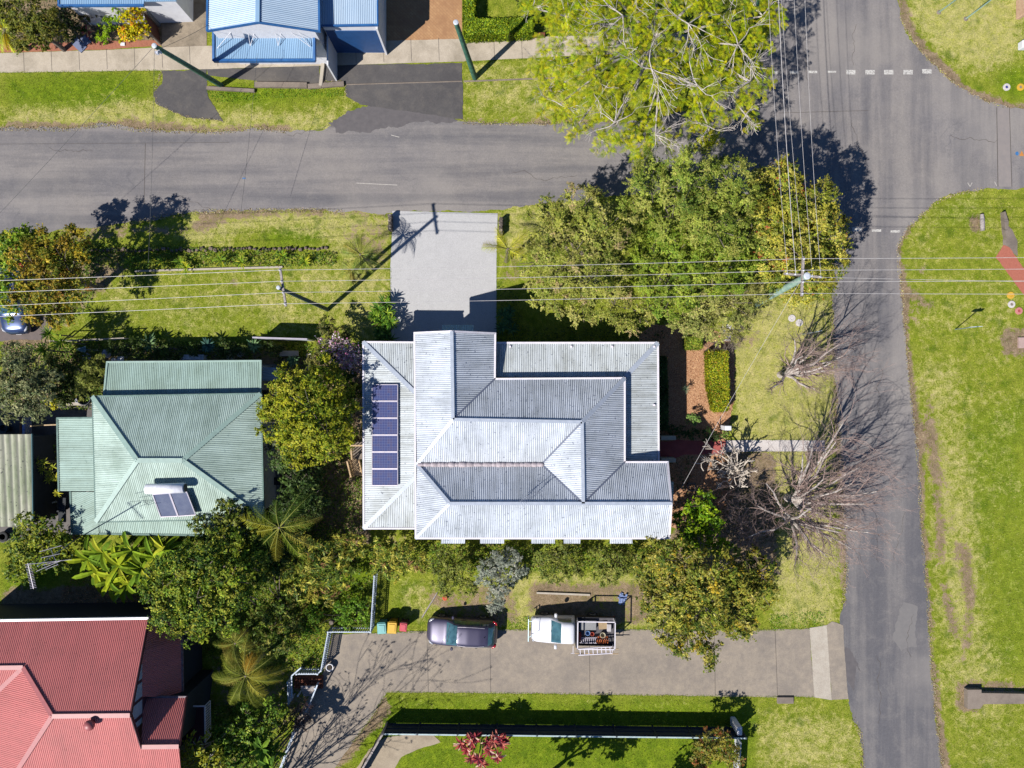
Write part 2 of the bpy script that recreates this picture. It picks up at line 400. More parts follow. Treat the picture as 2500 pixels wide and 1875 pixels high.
def asphalt(name, c1, c2, dark, light, streak=True):
    m, nt, bs = newmat(name); bs.inputs['Roughness'].default_value = 0.85; bs.inputs['Specular IOR Level'].default_value = 0.25
    p = pos(nt)
    big = noise(nt, 0.16, 5, 0.6, p); mid = noise(nt, 1.1, 6, 0.7, p, 0.4); fine = noise(nt, 30, 3, 0.8, p)
    c = mix(nt, ramp(nt, big, .35, .65), c1, c2)
    if streak:
        sxn = noise(nt, 1.0, 5, 0.6, pos(nt, 0.05, 0.75, 1)); syn = noise(nt, 1.0, 5, 0.6, pos(nt, 0.75, 0.05, 1))
        gm = nt.nodes.new('ShaderNodeNewGeometry'); sx = nt.nodes.new('ShaderNodeSeparateXYZ'); nt.links.new(gm.outputs['Position'], sx.inputs[0])
        
        selv = math_(nt, 'MULTIPLY_ADD', sx.outputs[1], -0.08, -0.05, True)     # south of the cross road: streaks run north-south
        selx = math_(nt, 'GREATER_THAN', sx.outputs[0], 16.0)
        fac = math_(nt, 'MULTIPLY', selx, 1.0)
        st = mix(nt, fac, sxn, syn)
        c = mix(nt, math_(nt, 'MULTIPLY', math_(nt, 'MULTIPLY', selx, selv), 0.75), c, dark)
        c = mix(nt, math_(nt, 'MULTIPLY', ramp(nt, st, .46, .70), 0.80), c, dark)
        c = mix(nt, math_(nt, 'MULTIPLY', ramp(nt, st, .52, .28), 0.50), c, light)
    c = mix(nt, math_(nt, 'MULTIPLY', ramp(nt, mid, .50, .80), 0.30), c, dark)
    c = mix(nt, math_(nt, 'MULTIPLY', ramp(nt, mid, .50, .22), 0.35), c, light)
    # hairline cracks
    vo = nt.nodes.new('ShaderNodeTexVoronoi'); vo.feature = 'DISTANCE_TO_EDGE'; vo.inputs['Scale'].default_value = 0.16
    wv = nt.nodes.new('ShaderNodeVectorMath'); wv.operation = 'ADD'; nt.links.new(p, wv.inputs[0])
    nn = nt.nodes.new('ShaderNodeTexNoise'); nn.inputs['Scale'].default_value = 0.8; nn.inputs['Detail'].default_value = 6; nt.links.new(p, nn.inputs['Vector'])
    sc_ = nt.nodes.new('ShaderNodeVectorMath'); sc_.operation = 'SCALE'; sc_.inputs['Scale'].default_value = 2.2; nt.links.new(nn.outputs['Color'], sc_.inputs[0])
    nt.links.new(sc_.outputs[0], wv.inputs[1]); nt.links.new(wv.outputs[0], vo.inputs['Vector'])
    cr = math_(nt, 'MULTIPLY', ramp(nt, vo.outputs['Distance'], 0.002, 0.006, (1,1,1,1), (0,0,0,1)), math_(nt, 'MULTIPLY', ramp(nt, big, .52, .60), 0.45))
    c = mix(nt, cr, c, dark)
    g2 = noise(nt, 7, 5, .8, p); f = mix(nt, ramp(nt, fine, .3, .7), (.74,.74,.74,1), (1.22,1.22,1.22,1)); c = mix(nt, 1.0, c, f, 'MULTIPLY')
    f = mix(nt, ramp(nt, g2, .3, .7), (.88,.88,.89,1), (1.10,1.10,1.09,1)); c = mix(nt, 1.0, c, f, 'MULTIPLY')
    tan = noise(nt, .09, 4, .6, pos(nt, 1, 1, 1, (31, 7, 0))); c = mix(nt, math_(nt, 'MULTIPLY', ramp(nt, tan, .52, .68), .55), c, light)
    nt.links.new(c, bs.inputs['Base Color']); bump(nt, bs, fine, 0.4, 0.015)
    return m
def concrete(name, c1, c2, stain, amt=.5):
    m, nt, bs = newmat(name); bs.inputs['Roughness'].default_value = 0.85; bs.inputs['Specular IOR Level'].default_value = 0.25
    p = pos(nt)
    big = noise(nt, 0.45, 6, 0.68, p, 0.3); fine = noise(nt, 26, 3, 0.75, p); mid = noise(nt, 2.3, 5, 0.7, p)
    c = mix(nt, ramp(nt, mid, .35, .65), c1, c2)
    c = mix(nt, math_(nt, 'MULTIPLY', ramp(nt, big, .45, .68), amt), c, stain)
    f = mix(nt, ramp(nt, fine, .3, .7), (.80,.80,.80,1), (1.18,1.18,1.18,1)); c = mix(nt, 1.0, c, f, 'MULTIPLY')
    nt.links.new(c, bs.inputs['Base Color']); bump(nt, bs, fine, 0.25, 0.01); return m
m_road = asphalt('road_asphalt', A(150,143,139), A(140,135,135), A(104,103,108), A(172,164,156))
m_tar = asphalt('drive_asphalt', A(88,85,86), A(106,102,100), A(60,58,62), A(150,140,126), False)
m_lane = concrete('lane_concrete', A(160,148,135), A(178,164,146), A(132,124,118), .65)
m_conc = concrete('pale_concrete', A(196,184,168), A(208,198,182), A(168,156,140), .4)
m_path = concrete('path_concrete', A(200,186,166), A(212,198,178), A(150,138,118), .65)
m_grey = concrete('driveway_concrete', A(202,200,199), A(208,206,205), A(192,190,190), .4)
m_red = concrete('red_path_paint', A(176,88,84), A(192,104,96), A(150,80,80), .5)
m_old = concrete('old_concrete', A(146,132,120), A(160,146,132), A(100,92,86), .6)
m_joint = M('joint_line', A(84,76,72), A(100,90,82), 4)

ROAD = [(-4000,318),(-200,314),(0,312),(170,314),(262,302),(330,316),(540,322),(620,312),(700,320),(790,318),(860,270),(1000,268),(1135,298),(1300,302),(1440,300),(1560,296),(1700,270),(1800,215),(1870,120),(1895,0),(1895,-200),(1900,-4000),
 (2190,-4000),(2188,-200),(2190,0),(2197,38),(2217,85),(2262,142),(2330,205),(2400,245),(2460,264),(2520,272),(2700,276),(6000,280),
 (6000,450),(2700,456),(2500,458),(2400,462),(2330,474),(2290,490),(2255,520),(2215,560),(2192,600),(2194,640),(2204,740),(2216,880),(2228,1000),(2242,1120),(2250,1300),(2264,1450),(2272,1600),(2284,1740),(2300,1875),(2318,2100),(2330,6000),
 (2130,6000),(2112,2100),(2106,1875),(2100,1790),(2082,1752),(2068,1700),(2055,1600),(2050,1520),(2058,1480),(2066,1400),(2060,1250),(2052,1100),(2042,950),(2036,850),(2030,720),(2034,650),(2034,590),(2010,540),(1960,500),(1890,478),(1700,470),(1520,478),(1400,492),(1300,500),(1215,512),(960,520),(840,518),(760,512),(620,514),(480,516),(300,545),(150,560),(0,578),(-200,584),(-4000,600)]
sheet('road', ROAD, 0.012, m_road, 0.10, 3)
sheet('driveway_lane', [(905,1546),(1100,1538),(1400,1536),(1700,1536),(1850,1538),(1976,1533),(1988,1702),(1850,1701),(1500,1696),(1200,1692),(945,1690),(905,1755),(862,1812),(815,1880),(760,2000),(640,2000),(690,1880),(720,1760),(790,1640),(812,1548)], 0.02, m_lane, 0.03, 5)
sheet('concrete_strip', [(1976,1533),(2018,1526),(2030,1709),(1988,1702)], 0.024, m_conc, 0)
sheet('concrete_apron', [(2018,1526),(2031,1517),(2058,1527),(2061,1586),(2071,1706),(2030,1709)], 0.021, m_lane, 0.02, 6)
sheet('driveway', [(958,515),(1215,521),(1212,640),(1212,870),(955,870),(953,650),(956,600)], 0.020, m_grey, 0)
sheet('footpath', [(-4000,150),(-200,134),(0,130),(250,123),(370,117),(800,103),(1150,95),(1400,88),(1700,84),(1700,128),(1400,136),(1140,150),(780,161),(400,172),(0,178),(-200,181),(-4000,200)], 0.030, m_path, 0.01, 8)
b = MB(); sheet('', [(395,173),(505,169),(508,235),(545,296),(450,285),(380,252),(376,225),(396,205)], 0.018, None, 0.05, 9, mb=b)
sheet('', [(505,169),(640,165),(780,160),(780,208),(690,206),(560,190),(508,185)], 0.022, None, 0.02, 10, mb=b)
sheet('', [(782,160),(1128,154),(1130,292),(1060,280),(960,268),(880,256),(845,235),(842,200),(785,200)], 0.018, None, 0.04, 11, mb=b)
setup('asphalt_crossover', b, m_tar)
sheet('concrete_yard', [(395,-300),(505,-300),(505,118),(395,118)], 0.026, concrete('yard_concrete', A(150,136,118), A(176,160,138), A(100,90,76), .7), 0)
def paver_mat():
    m, nt, bs = newmat('brick_pavers'); bs.inputs['Roughness'].default_value = 0.85
    br = nt.nodes.new('ShaderNodeTexBrick'); p = pos(nt, 1, 1, 1, (0,0,0), 0.78); nt.links.new(p, br.inputs['Vector'])
    br.inputs['Scale'].default_value = 1.6; br.inputs['Color1'].default_value = A(206,160,112); br.inputs['Color2'].default_value = A(190,142,96); br.inputs['Mortar'].default_value = A(172,130,92)
    br.inputs['Mortar Size'].default_value = 0.02
    n = noise(nt, 0.8, 6, 0.7, pos(nt)); c = mix(nt, ramp(nt, n, .40, .70), br.outputs[0], A(170,124,86)); nt.links.new(c, bs.inputs['Base Color']); return m
sheet('brick_driveway', [(824,-300),(1128,-300),(1128,98),(1000,100),(824,106)], 0.024, paver_mat(), 0)
m_mulch = M('bark_mulch', A(232,184,140), A(158,106,74), 16, .95, 0, 1.0, 22, .36, .62)
sheet('mulch_bed', [(1590,790),(1700,800),(1770,815),(1792,850),(1796,960),(1785,1020),(1778,1062),(1772,1076),(1560,1080),(1560,820)], 0.014, m_mulch, 0.1, 12)
sheet('mulch_bed_front', [(1560,1106),(1760,1106),(1800,1160),(1780,1260),(1650,1290),(1560,1280)], 0.014, m_mulch, 0.1, 13)
sheet('red_path', [(1560,1079),(1640,1077),(1655,1073),(1670,1075),(1772,1077),(1770,1108),(1670,1110),(1650,1118),(1560,1116)], 0.030, m_red, 0)
sheet('concrete_path', [(1772,1075),(1850,1074),(2013,1075),(2013,1102),(1850,1102),(1771,1104)], 0.028, concrete('white_path', A(222,212,206), A(230,222,216), A(200,188,180), .4), 0)
sheet('brick_path_right', [(2430,629),(2450,598),(2464,604),(2482,628),(2500,655),(2530,700),(2530,770),(2500,721),(2470,680)], 0.018, M('pink_brick', A(196,118,96), A(180,104,84), 9, .9), 0.03, 14)
sheet('stone_path_right', [(2448,598),(2450,560),(2455,540),(2470,560),(2484,590),(2484,626)], 0.014, m_old, 0.03, 15)
sheet('stepping_path', [(870,1875),(900,1830),(940,1800),(1000,1792),(1060,1796),(1075,1812),(1030,1826),(980,1848),(950,1900),(870,1960)], 0.018, concrete('curved_path', A(176,160,138), A(190,174,150), A(140,126,108), .5), 0.03, 16)
sheet('garden_dirt_yard', [(-100,990),(140,985),(230,990),(230,1300),(-100,1330)], 0.008, M('yard_dark', A(112,104,100), A(84,78,76), 2), .15, 17)
sheet('side_path', [(636,890),(676,890),(678,1000),(684,1120),(684,1225),(636,1225)], 0.02, concrete('side_path', A(150,148,146), A(160,158,154), A(120,116,112), .5), 0)
sheet('parking_pad', [(-200,760),(60,790),(125,760),(130,800),(110,818),(100,830),(-200,835)], 0.016, M('pad_asphalt', A(120,104,98), A(104,92,88), 3), .06, 18)
sheet('brick_edging_strip', [(-300,110),(0,108),(380,98),(395,112),(250,122),(0,129),(-300,134)], 0.034, M('terracotta', A(190,124,96), A(160,98,74), 14, .9), 0.02, 19)
# expansion joints, seams and painted lines
b = MB()
def lineq(b, x0, y0, x1, y1, wpx, z):
    p, q = W(x0, y0), W(x1, y1); d = (q-p).normalized(); s = Vector((-d.y, d.x, 0))*wpx*pm()/2
    b.add([(p+s).to_tuple()[:2]+(z,), (p-s).to_tuple()[:2]+(z,), (q-s).to_tuple()[:2]+(z,), (q+s).to_tuple()[:2]+(z,)], [(0,1,2,3)])
for x0,y0,x1,y1 in ((1042,1540,1046,1691),(1439,1537,1440,1694),(1744,1536,1746,1698),(1892,1538,1898,1701),(1196,1538,1198,1692)):
    lineq(b, x0, y0, x1, y1, 1.1, 0.0245)
for k in range(-3, 30):
    x = 58 + k*67.5
    if x < 1650: lineq(b, x, 128-x*.033, x+2, 176-x*.026, 0.9, 0.035)
setup('concrete_joints', b, m_joint)
b = MB()
for x0,y0,x1,y1,w_ in ((2433,262,2436,456,1.6),(2464,262,2468,390,1.4),(2468,390,2470,456,1.4),(355,350,352,500,1.2),(0,352,560,348,.8),(1140,302,1700,300,1),(2120,270,1900,276,1)):
    lineq(b, x0, y0, x1, y1, w_, 0.0165)
lineq(b, 846, 205, 1128, 197, 1.2, 0.023)
setup('road_seams', b, m_joint)
sheet('road_patch', [(2436,262),(2463,263),(2466,390),(2469,456),(2438,456)], 0.016, M('patch_asphalt', A(160,150,144), A(150,142,138), 3), 0)
b = MB(); sheet('', [(2178,1560),(2205,1470),(2240,1480),(2238,1580),(2200,1590)], 0.016, None, .1, 20, mb=b)
setup('road_repair', b, M('repair_asphalt', A(138,133,130), A(130,126,124), 3))
b = MB(); sheet('', [(2058,1580),(2075,1585),(2095,1620),(2102,1640),(2090,1625),(2085,1690),(2068,1660)], 0.016, None, .05, 21, mb=b)
sheet('', [(800,300),(850,270),(900,258),(1000,262),(1128,295),(1000,300),(900,325),(820,325)], 0.0165, None, .12, 22, mb=b)
setup('tar_patch', b, M('fresh_tar', A(112,106,106), A(100,95,96), 3))
def paint_mat():
    m, nt, bs = newmat('worn_paint'); n = noise(nt, 14, 4, .8, pos(nt)); nt.links.new(ramp(nt, n, .45, .6, A(226,222,214), A(150,144,140)), bs.inputs['Base Color']); bs.inputs['Roughness'].default_value = .8; return m
m_paint = paint_mat()
b = MB()
for x0,y0,x1,y1 in ((2362,446,2368,456),(2368,456,2373,446),(2428,444,2433,454),(870,447,970,452),(955,330,975,335),(1912,245,1925,232)): lineq(b, x0, y0, x1, y1, 1.6, 0.0175)
setup('road_scuffs', b, M('scuff_paint', A(214,208,198), A(186,178,168), 9))
b = MB(); b.add([W(2488,381).to_tuple()[:2]+(.0175,), W(2500,381).to_tuple()[:2]+(.0175,), W(2494,368).to_tuple()[:2]+(.0175,)], [(0,1,2)]); setup('orange_road_mark', b, M('orange_mark', A(226,150,70), None, 9))
b = MB(); sheet('', [(2480,371),(2485,370),(2487,375),(2485,380),(2480,379),(2478,375)], 0.0175, None, 0, mb=b); sheet('', [(592,434),(600,434),(600,437),(592,437)], 0.0175, None, 0, mb=b); setup('blue_road_mark', b, M('blue_mark', A(70,130,190), None, 9))
b = MB(); r_ = random.Random(77)
for (x, y, ang, n) in ((120,360,.1,14),(420,480,.2,12),(700,330,-.1,16),(1250,420,.15,18),(1450,330,.2,10),(2080,300,1.4,12),(2150,900,1.5,20),(2110,1100,1.55,18),(2210,1250,1.6,14),(2140,1600,1.5,22),(2230,1500,1.7,12),(2320,330,.0,16),(1960,120,1.5,12),(2090,60,1.6,14)):
    for k in range(n):
        a2 = ang+r_.uniform(-.7,.7); L = r_.uniform(5,12); x2, y2 = x+L*math.cos(a2), y+L*math.sin(a2); lineq(b, x, y, x2, y2, r_.uniform(.5,1.1), 0.0172+.00001*k); x, y = x2, y2
setup('road_cracks', b, m_joint)
b = MB(); lineq(b, 846, 207, 1128, 199, 2.2, 0.0236); lineq(b, 1132, 199, 1370, 190, 4, .02); setup('old_kerb_line', b, m_old)
b = MB()
for x0, x1, y0, y1 in ((1884,1898,174,180),(1928,1949,173,180),(1973,1995,173,179),(2020,2041,173,178),(2066,2088,171,182),(2112,2135,171,182),(2158,2181,171,182),(2205,2228,171,182),(2251,2274,169,180),(2080,2103,555,565),(2128,2151,560,566),(2174,2197,562,568)):
    b.add([W(x, y).to_tuple()[:2]+(0.0205,) for x, y in ((x0,y1),(x1,y1),(x1,y0),(x0,y0))], [(0,1,2,3)])
setup('give_way_line', b, m_paint)
# ------------------------------------------------------------------ buildings
def ptw(p): return W(p[0], p[1], p[2])
def clip_u(poly, uvs, lo, hi):
    """keeps the part of a face between two lines across the fall"""
    for lim, sg in ((lo, 1), (hi, -1)):
        op, ou = [], []
        n = len(poly)
        for i in range(n):
            p, q, a_, b_ = poly[i], poly[(i+1) % n], uvs[i], uvs[(i+1) % n]
            da, db = (a_[0]-lim)*sg, (b_[0]-lim)*sg
            if da >= 0: op.append(p); ou.append(a_)
            if (da >= 0) != (db >= 0):
                t = da/(da-db); op.append(p.lerp(q, t)); ou.append((lim, a_[1]+(b_[1]-a_[1])*t))
        poly, uvs = op, ou
        if len(poly) < 3: return None, None
    return poly, uvs
def roof_faces(mb, faces, th=0.09, pitch=0.114, amp=0.0135, seg=6):
    for f in faces:
        P = [ptw(p) if len(p) == 3 and not isinstance(p, Vector) else p for p in f]
        n = Vector((0,0,0))
        for i in range(len(P)): a, b_ = P[i], P[(i+1) % len(P)]; n += a.cross(b_)
        if n.z < 0: P = P[::-1]; n = -n
        n.normalize()
        u = Vector((0,0,1)).cross(n)
        u = u.normalized() if u.length > 0.02 else Vector((1,0,0))
        v = n.cross(u)
        uv = [(p.dot(u), p.dot(v)) for p in P]
        du = pitch/seg; k = math.floor(min(q[0] for q in uv)/du); end = max(q[0] for q in uv)
        while k*du < end:
            cp, cu = clip_u(P, uv, k*du, (k+1)*du)
            if cp and len(cp) >= 3:
                mb.add([p + n*(amp*math.sin(2*math.pi*q[0]/pitch)) for p, q in zip(cp, cu)], [tuple(range(len(cp)))], [cu])
            k += 1
        mb.add([p - Vector((0,0,th)) for p in P], [tuple(range(len(P)-1, -1, -1))], [uv[::-1]])
        for i in range(len(P)):
            a, b_ = P[i], P[(i+1) % len(P)]; dz = Vector((0,0,.02))
            mb.add([a - Vector((0,0,th)), b_ - Vector((0,0,th)), b_-dz, a-dz], [(0,1,2,3)], [[(0,0)]*4])
def eaves(mb, pts, w_=0.11, h_=0.13, dz=-0.02, closed=False):
    for a, b_ in zip(pts, pts[1:] + (pts[:1] if closed else [])):
        P, Q = ptw(a), ptw(b_); P.z += dz; Q.z += dz; mb.beam(P, Q, w_, h_, 0.03)
def ridges(mb, segs, w_=0.26, h_=0.05):
    for a, b_ in segs:
        P, Q = ptw(a), ptw(b_); P.z += .028; Q.z += .028; mb.beam(P, Q, w_, h_)
def inset(P, d):
    n = len(P); ar = sum(P[i][0]*P[(i+1)%n][1]-P[(i+1)%n][0]*P[i][1] for i in range(n)); s = 1 if ar > 0 else -1
    out = []
    for i in range(n):
        p0, p1, p2 = Vector(P[i-1]), Vector(P[i]), Vector(P[(i+1) % n])
        e1 = (p1-p0).normalized(); e2 = (p2-p1).normalized()
        n1 = Vector((-e1.y, e1.x))*s; n2 = Vector((-e2.y, e2.x))*s
        m = (n1+n2); m = m/(max(0.3, m.dot(n1)))
        out.append(tuple(p1 + m*d))
    return out
def walls(mb, pts, d, z1, z0=0.0):
    P = inset([tuple(ptw(p)[:2]) for p in pts], d); mb.prism(P, z0, z1); return P

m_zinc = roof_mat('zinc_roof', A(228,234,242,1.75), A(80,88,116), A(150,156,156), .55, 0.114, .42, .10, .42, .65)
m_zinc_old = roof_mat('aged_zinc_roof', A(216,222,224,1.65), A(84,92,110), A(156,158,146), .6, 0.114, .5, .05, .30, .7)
m_zinc_cap = M('zinc_capping', A(206,214,228,2.1), A(186,196,210,2.1), 4, .45, .1)
m_gutter = M('white_gutter', A(250,244,250,1.8), A(236,230,238,1.9), 6, .4)
m_wall_w = M('weatherboard_cream', A(220,214,204), A(200,194,184), 3, .7)
m_dark = M('dark_void', A(40,40,46), A(30,30,34), 3, .8)
m_glass = M('window_glass', (.03,.04,.05,1), (.05,.06,.08,1), 1, .08, 0, spec=.9)

# ---- main house
e, r = 4.4, 5.9
E1,R1,E2,V1,R2 = (1012,813,e),(1103,809,r),(1209,814,e),(1208,925,e),(1106,1024,r)
E3,R3,E4,E5,R5 = (1525,923,e),(1421,1030,r),(1525,1128,e),(1630,1128,e),(1639,1229,r)
E6,E7,R6,R4 = (1634,1314,e),(1015,1314,e),(1098,1229,r),(1424,1229,r)
G1,G2 = (1018,1134,e+.05),(1322,1133,e+.05)
hs = thing('silver_roof_house', 'large house with hipped silver corrugated roof and solar panels, centre of the photo', 'house', W(1320,1060,0))
mb = MB()
roof_faces(mb, [(E1,R1,R2,G1),(R1,E2,V1,R2),(V1,E3,R3,R2),(E3,E4,R4,R3),(R2,R3,G2,G1),(R3,R4,G2),(G1,G2,R4,R6),(G1,R6,E7),(E7,R6,R4,R5,E6),(E4,E5,R5,R4)])
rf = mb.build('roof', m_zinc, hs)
mb = MB(); ridges(mb, [(R1,R2),(R2,R3),(R3,R4),(R6,R5),(R2,G1),(R6,E7),(R6,G1)], .19); ridges(mb, [(E3,R3)], .26)
mb.build('ridge_capping', m_zinc_cap, rf)
m_val = M('valley', A(120,128,150), None, 3)
for sg in ([(V1,R2)],[(E4,R4)],[(R3,G2),(R4,G2)]):
    mb = MB(); ridges(mb, sg, .10, .02); mb.build('valley_flashing', m_val, rf)
mb = MB(); eaves(mb, [E1,R1,E2,V1,E3,E4,E5,R5,E6,E7,E1]); mb.build('gutter', m_gutter, rf)
# foam-sealed box gutter between the two ridges
mb = MB()
x = 1020
while x < 1318:
    L = rnd.uniform(10, 26); P = W(x+L/2, 1134, e+.10); wd = rnd.uniform(.24,.34)
    mb.tube([P+Vector((-L*.0125,0,0)), P+Vector((-L*.010,0,.01)), P, P+Vector((L*.010,0,.01)), P+Vector((L*.0125,0,0))], [wd*.35, wd*.5, wd*.58, wd*.5, wd*.35], 8); x += L-2
mb.build('box_gutter', M('gutter_lining', A(214,202,206), A(170,158,162), 5, .8), rf, smooth=True)
mb = MB(); walls(mb, [E1,E2,V1,E3,E4,E5,E6,E7], .5, e-.12); w_o = mb.build('wall', m_wall_w, hs)
# lower skirting roofs
o1, i1 = 3.75, 4.2
mb = MB()
L1,L2,L3,L4,L5,L6 = (887,835,o1),(1013,836,o1),(1013,958,i1),(1015,1164,i1),(1015,1290,o1),(888,1290,o1)
roof_faces(mb, [(L1,L3,L4,L6),(L1,L2,L3),(L6,L4,L5)])
lr = mb.build('lower_roof', m_zinc_old, hs)
for sg in ((L1,L3),(L6,L4)): mb = MB(); ridges(mb, [sg], .26); mb.build('ridge_capping', m_zinc_cap, lr)
mb = MB(); eaves(mb, [L2,L1,L6,L5]); mb.build('gutter', m_gutter, lr)
mb = MB()
V_1,V_2,V_3,V_4,V_5,V_6 = (1208,837,3.5),(1606,837,3.5),(1608,1127,3.5),(1524,1127,3.9),(1526,920,3.9),(1208,920,3.9)
roof_faces(mb, [(V_1,V_2,V_5,V_6),(V_2,V_3,V_4,V_5)])
vr = mb.build('verandah_roof', m_zinc_old, hs)
mb = MB(); ridges(mb, [(V_2,V_5)], .30); mb.build('ridge_capping', m_zinc_cap, vr)
mb = MB(); eaves(mb, [V_1,V_2,V_3]); mb.build('gutter', m_gutter, vr)
mb = MB(); walls(mb, [L1,L2,L5,L6], .45, o1-.1); mb.build('wall', m_wall_w, hs)
mb = MB(); walls(mb, [(1208,837,o1),(1606,837,o1),(1608,1127,o1),(1500,1127,o1),(1500,920,o1),(1208,920,o1)], .35, 1.1); mb.build('verandah_deck', M('deck_boards', A(150,130,112), None, 4), hs)
for px, py in ((1603,842),(1603,985),(1603,1120),(1400,842),(1250,842),(1500,842)):
    mb = MB(); P = W(px, py, o1); mb.box((P.x-.12, P.y-.1, (o1-.1+1.1)/2), (.12,.12,o1-.1-1.1)); mb.build('post', m_gutter, hs)
# window hoods
def hood(a, b_, c, d, zt, zb, mat=None):
    h = MB(); roof_faces(h, [((a[0],a[1],zt),(b_[0],b_[1],zt),(c[0],c[1],zb),(d[0],d[1],zb))], .05)
    return h.build('window_hood', mat or m_zinc, hs)
for x0, x1 in ((1077,1135),(1172,1231),(1297,1355),(1376,1417),(1489,1544)):
    hood((x0,1300),(x1,1300),(x1,1327),(x0,1327), 3.5, 3.05)
    mb = MB(); P, Q = W(x0+6,1306,2.4), W(x1-6,1306,2.4); mb.beam(P+Vector((0,-.02,0)), Q+Vector((0,-.02,0)), .06, 1.1); mb.build('window', m_glass, hs)
m_zinc_blue = roof_mat('shade_blue_hood', A(150,190,206), A(90,130,150), A(130,160,170), .3, .15)  # blue of sky-lit shade put into the hood colour
hood((1079,811),(1156,811),(1156,793),(1079,793), 3.4, 3.0, m_zinc_blue)
hood((1630,1176),(1630,1234),(1644,1234),(1644,1176), 3.3, 3.0, m_zinc_blue)
# garage door below the gable
mb = MB(); P, Q = W(1030,822,1.2), W(1195,822,1.2); mb.beam(P+Vector((0,-.4,0)), Q+Vector((0,-.4,0)), .06, 2.3); mb.build('garage_door', M('garage_door', A(210,212,216), None, 3), hs)
# solar panels
def solar_mat():
    m, nt, bs = newmat('solar_cells'); uv = nt.nodes.new('ShaderNodeUVMap')
    br = nt.nodes.new('ShaderNodeTexBrick'); br.offset = 0; br.inputs['Scale'].default_value = 1.0
    br.inputs['Brick Width'].default_value = 0.158; br.inputs['Row Height'].default_value = 0.158; br.inputs['Mortar Size'].default_value = 0.006
    br.inputs['Color1'].default_value = A(58,72,130); br.inputs['Color2'].default_value = A(84,78,116); br.inputs['Mortar'].default_value = A(120,130,170)
    nt.links.new(uv.outputs[0], br.inputs['Vector'])
    sx = nt.nodes.new('ShaderNodeSeparateXYZ'); nt.links.new(uv.outputs[0], sx.inputs[0])
    g = math_(nt, 'MULTIPLY_ADD', math_(nt, 'SINE', math_(nt, 'MULTIPLY', sx.outputs[1], 2*math.pi/.08)), .5, .5)
    c = mix(nt, math_(nt, 'MULTIPLY', g, .35), br.outputs[0], A(110,116,150)); nt.links.new(c, bs.inputs['Base Color'])
    bs.inputs['Roughness'].default_value = .18; bs.inputs['Specular IOR Level'].default_value = .6; return m
m_solar = solar_mat(); m_alu = M('aluminium', A(226,216,226), A(206,200,212), 5, .35, .3)
for k in range(6):
    y0 = 939+k*41.3; y1 = y0+39.6
    P = [ptw(p) for p in [(908.5,y0,3.98),(971,y0,4.21),(971,y1,4.21),(908.5,y1,3.98)]]; mb = MB()
    mb.add(P, [(3,2,1,0)], [[(0,0),(1.6,0),(1.6,1.0),(0,1.0)]]); mb.add([p-Vector((0,0,.04)) for p in P], [(0,1,2,3)], [[(0,0)]*4])
    pn = mb.build('solar_panel', m_solar, hs)
    mb = MB()
    for i in range(4): mb.beam(P[i], P[(i+1)%4], .045, .05)
    mb.build('frame', m_alu, pn)
# roof aerials
def yagi(name, label, base, mast_h, boom_dir, L, mat, n=8, el=0.5, group=None):
    b0 = Vector(base); t = thing(name, label, 'tv antenna', b0, group); mb = MB()
    top = b0+Vector((0,0,mast_h)); mb.tube([b0, top], .02, 6); mb.build('mast', mat, t)
    d = Vector(boom_dir).normalized(); s = Vector((-d.y, d.x, 0)); mb = MB()
    mb.tube([top-d*L/2, top+d*L/2], .014, 5)
    mb.build('boom', mat, t); mb = MB()
    for k in range(n):
        c = top-d*L/2 + d*L*(k+.3)/n; h = el*(1-.45*k/n); mb.tube([c-s*h, c+s*h], .008, 4)
    mb.build('element', mat, t); return t
m_steel = M('dull_steel', A(170,176,190), A(120,130,150), 8, .45, .4)
yagi('tv_antenna', 'small tv antenna on the silver roof near the dark hip', W(1288,1205,5.0), 1.2, (1,.6,0), 1.1, m_steel, 9, .35)
yagi('tv_antenna', 'thin mast aerial standing right of the antenna on the silver roof', W(1314,1197,5.1), 1.0, (1,.55,0), .7, m_steel, 4, .12)

# ---- green house
m_green = roof_mat('green_roof', A(200,220,208,1.8), A(84,124,120), A(120,140,118), .50, 0.114, .5, .03, .25, .35)
m_green_old = roof_mat('faded_green_roof', A(176,202,190,1.9), A(84,116,110), A(126,146,124), .6, 0.114, .55, .0, .25, .4)
m_gcap = M('green_capping', A(172,200,188,2.0), None, 4, .5); m_ggut = M('green_gutter', A(120,150,140), A(90,120,112), 5)
gh = thing('green_roof_house', 'house with pale green hipped roof and solar water heater', 'house', W(430,1100,0))
e, r = 3.5, 5.25
a1,a2,a3,a4,ra,rb = (226,968,e),(637,961,e),(643,1266,e),(234,1274,e),(336,1124,r),(446,1124,r)
mb = MB(); roof_faces(mb, [(a1,a2,rb,ra),(a2,a3,rb),(a3,a4,ra,rb),(a4,a1,ra)]); rf = mb.build('roof', m_green, gh)
mb = MB(); ridges(mb, [(a1,ra),(a2,rb),(a3,rb),(a4,ra),(ra,rb)], .28); mb.build('ridge_capping', m_gcap, rf)
mb = MB(); eaves(mb, [a1,a2,a3,a4], closed=True, dz=-.05); mb.build('gutter', m_ggut, rf)
m_wall_g = M('pale_wall', A(196,204,204), A(176,186,188), 3)
mb = MB(); walls(mb, [a1,a2,a3,a4], .35, e-.15); mb.build('wall', m_wall_g, gh)
mb = MB(); b1,b2,b3,b4 = (262,884,2.75),(637,881,2.75),(636,962,3.02),(254,966,3.02)
roof_faces(mb, [(b1,b2,b3,b4)]); lr = mb.build('back_roof', m_green_old, gh)
mb = MB(); eaves(mb, [b3,b2,b1,b4]); mb.build('gutter', m_gcap, lr)
mb = MB(); walls(mb, [b1,b2,b3,b4], .25, 2.62); mb.build('wall', m_wall_g, gh)
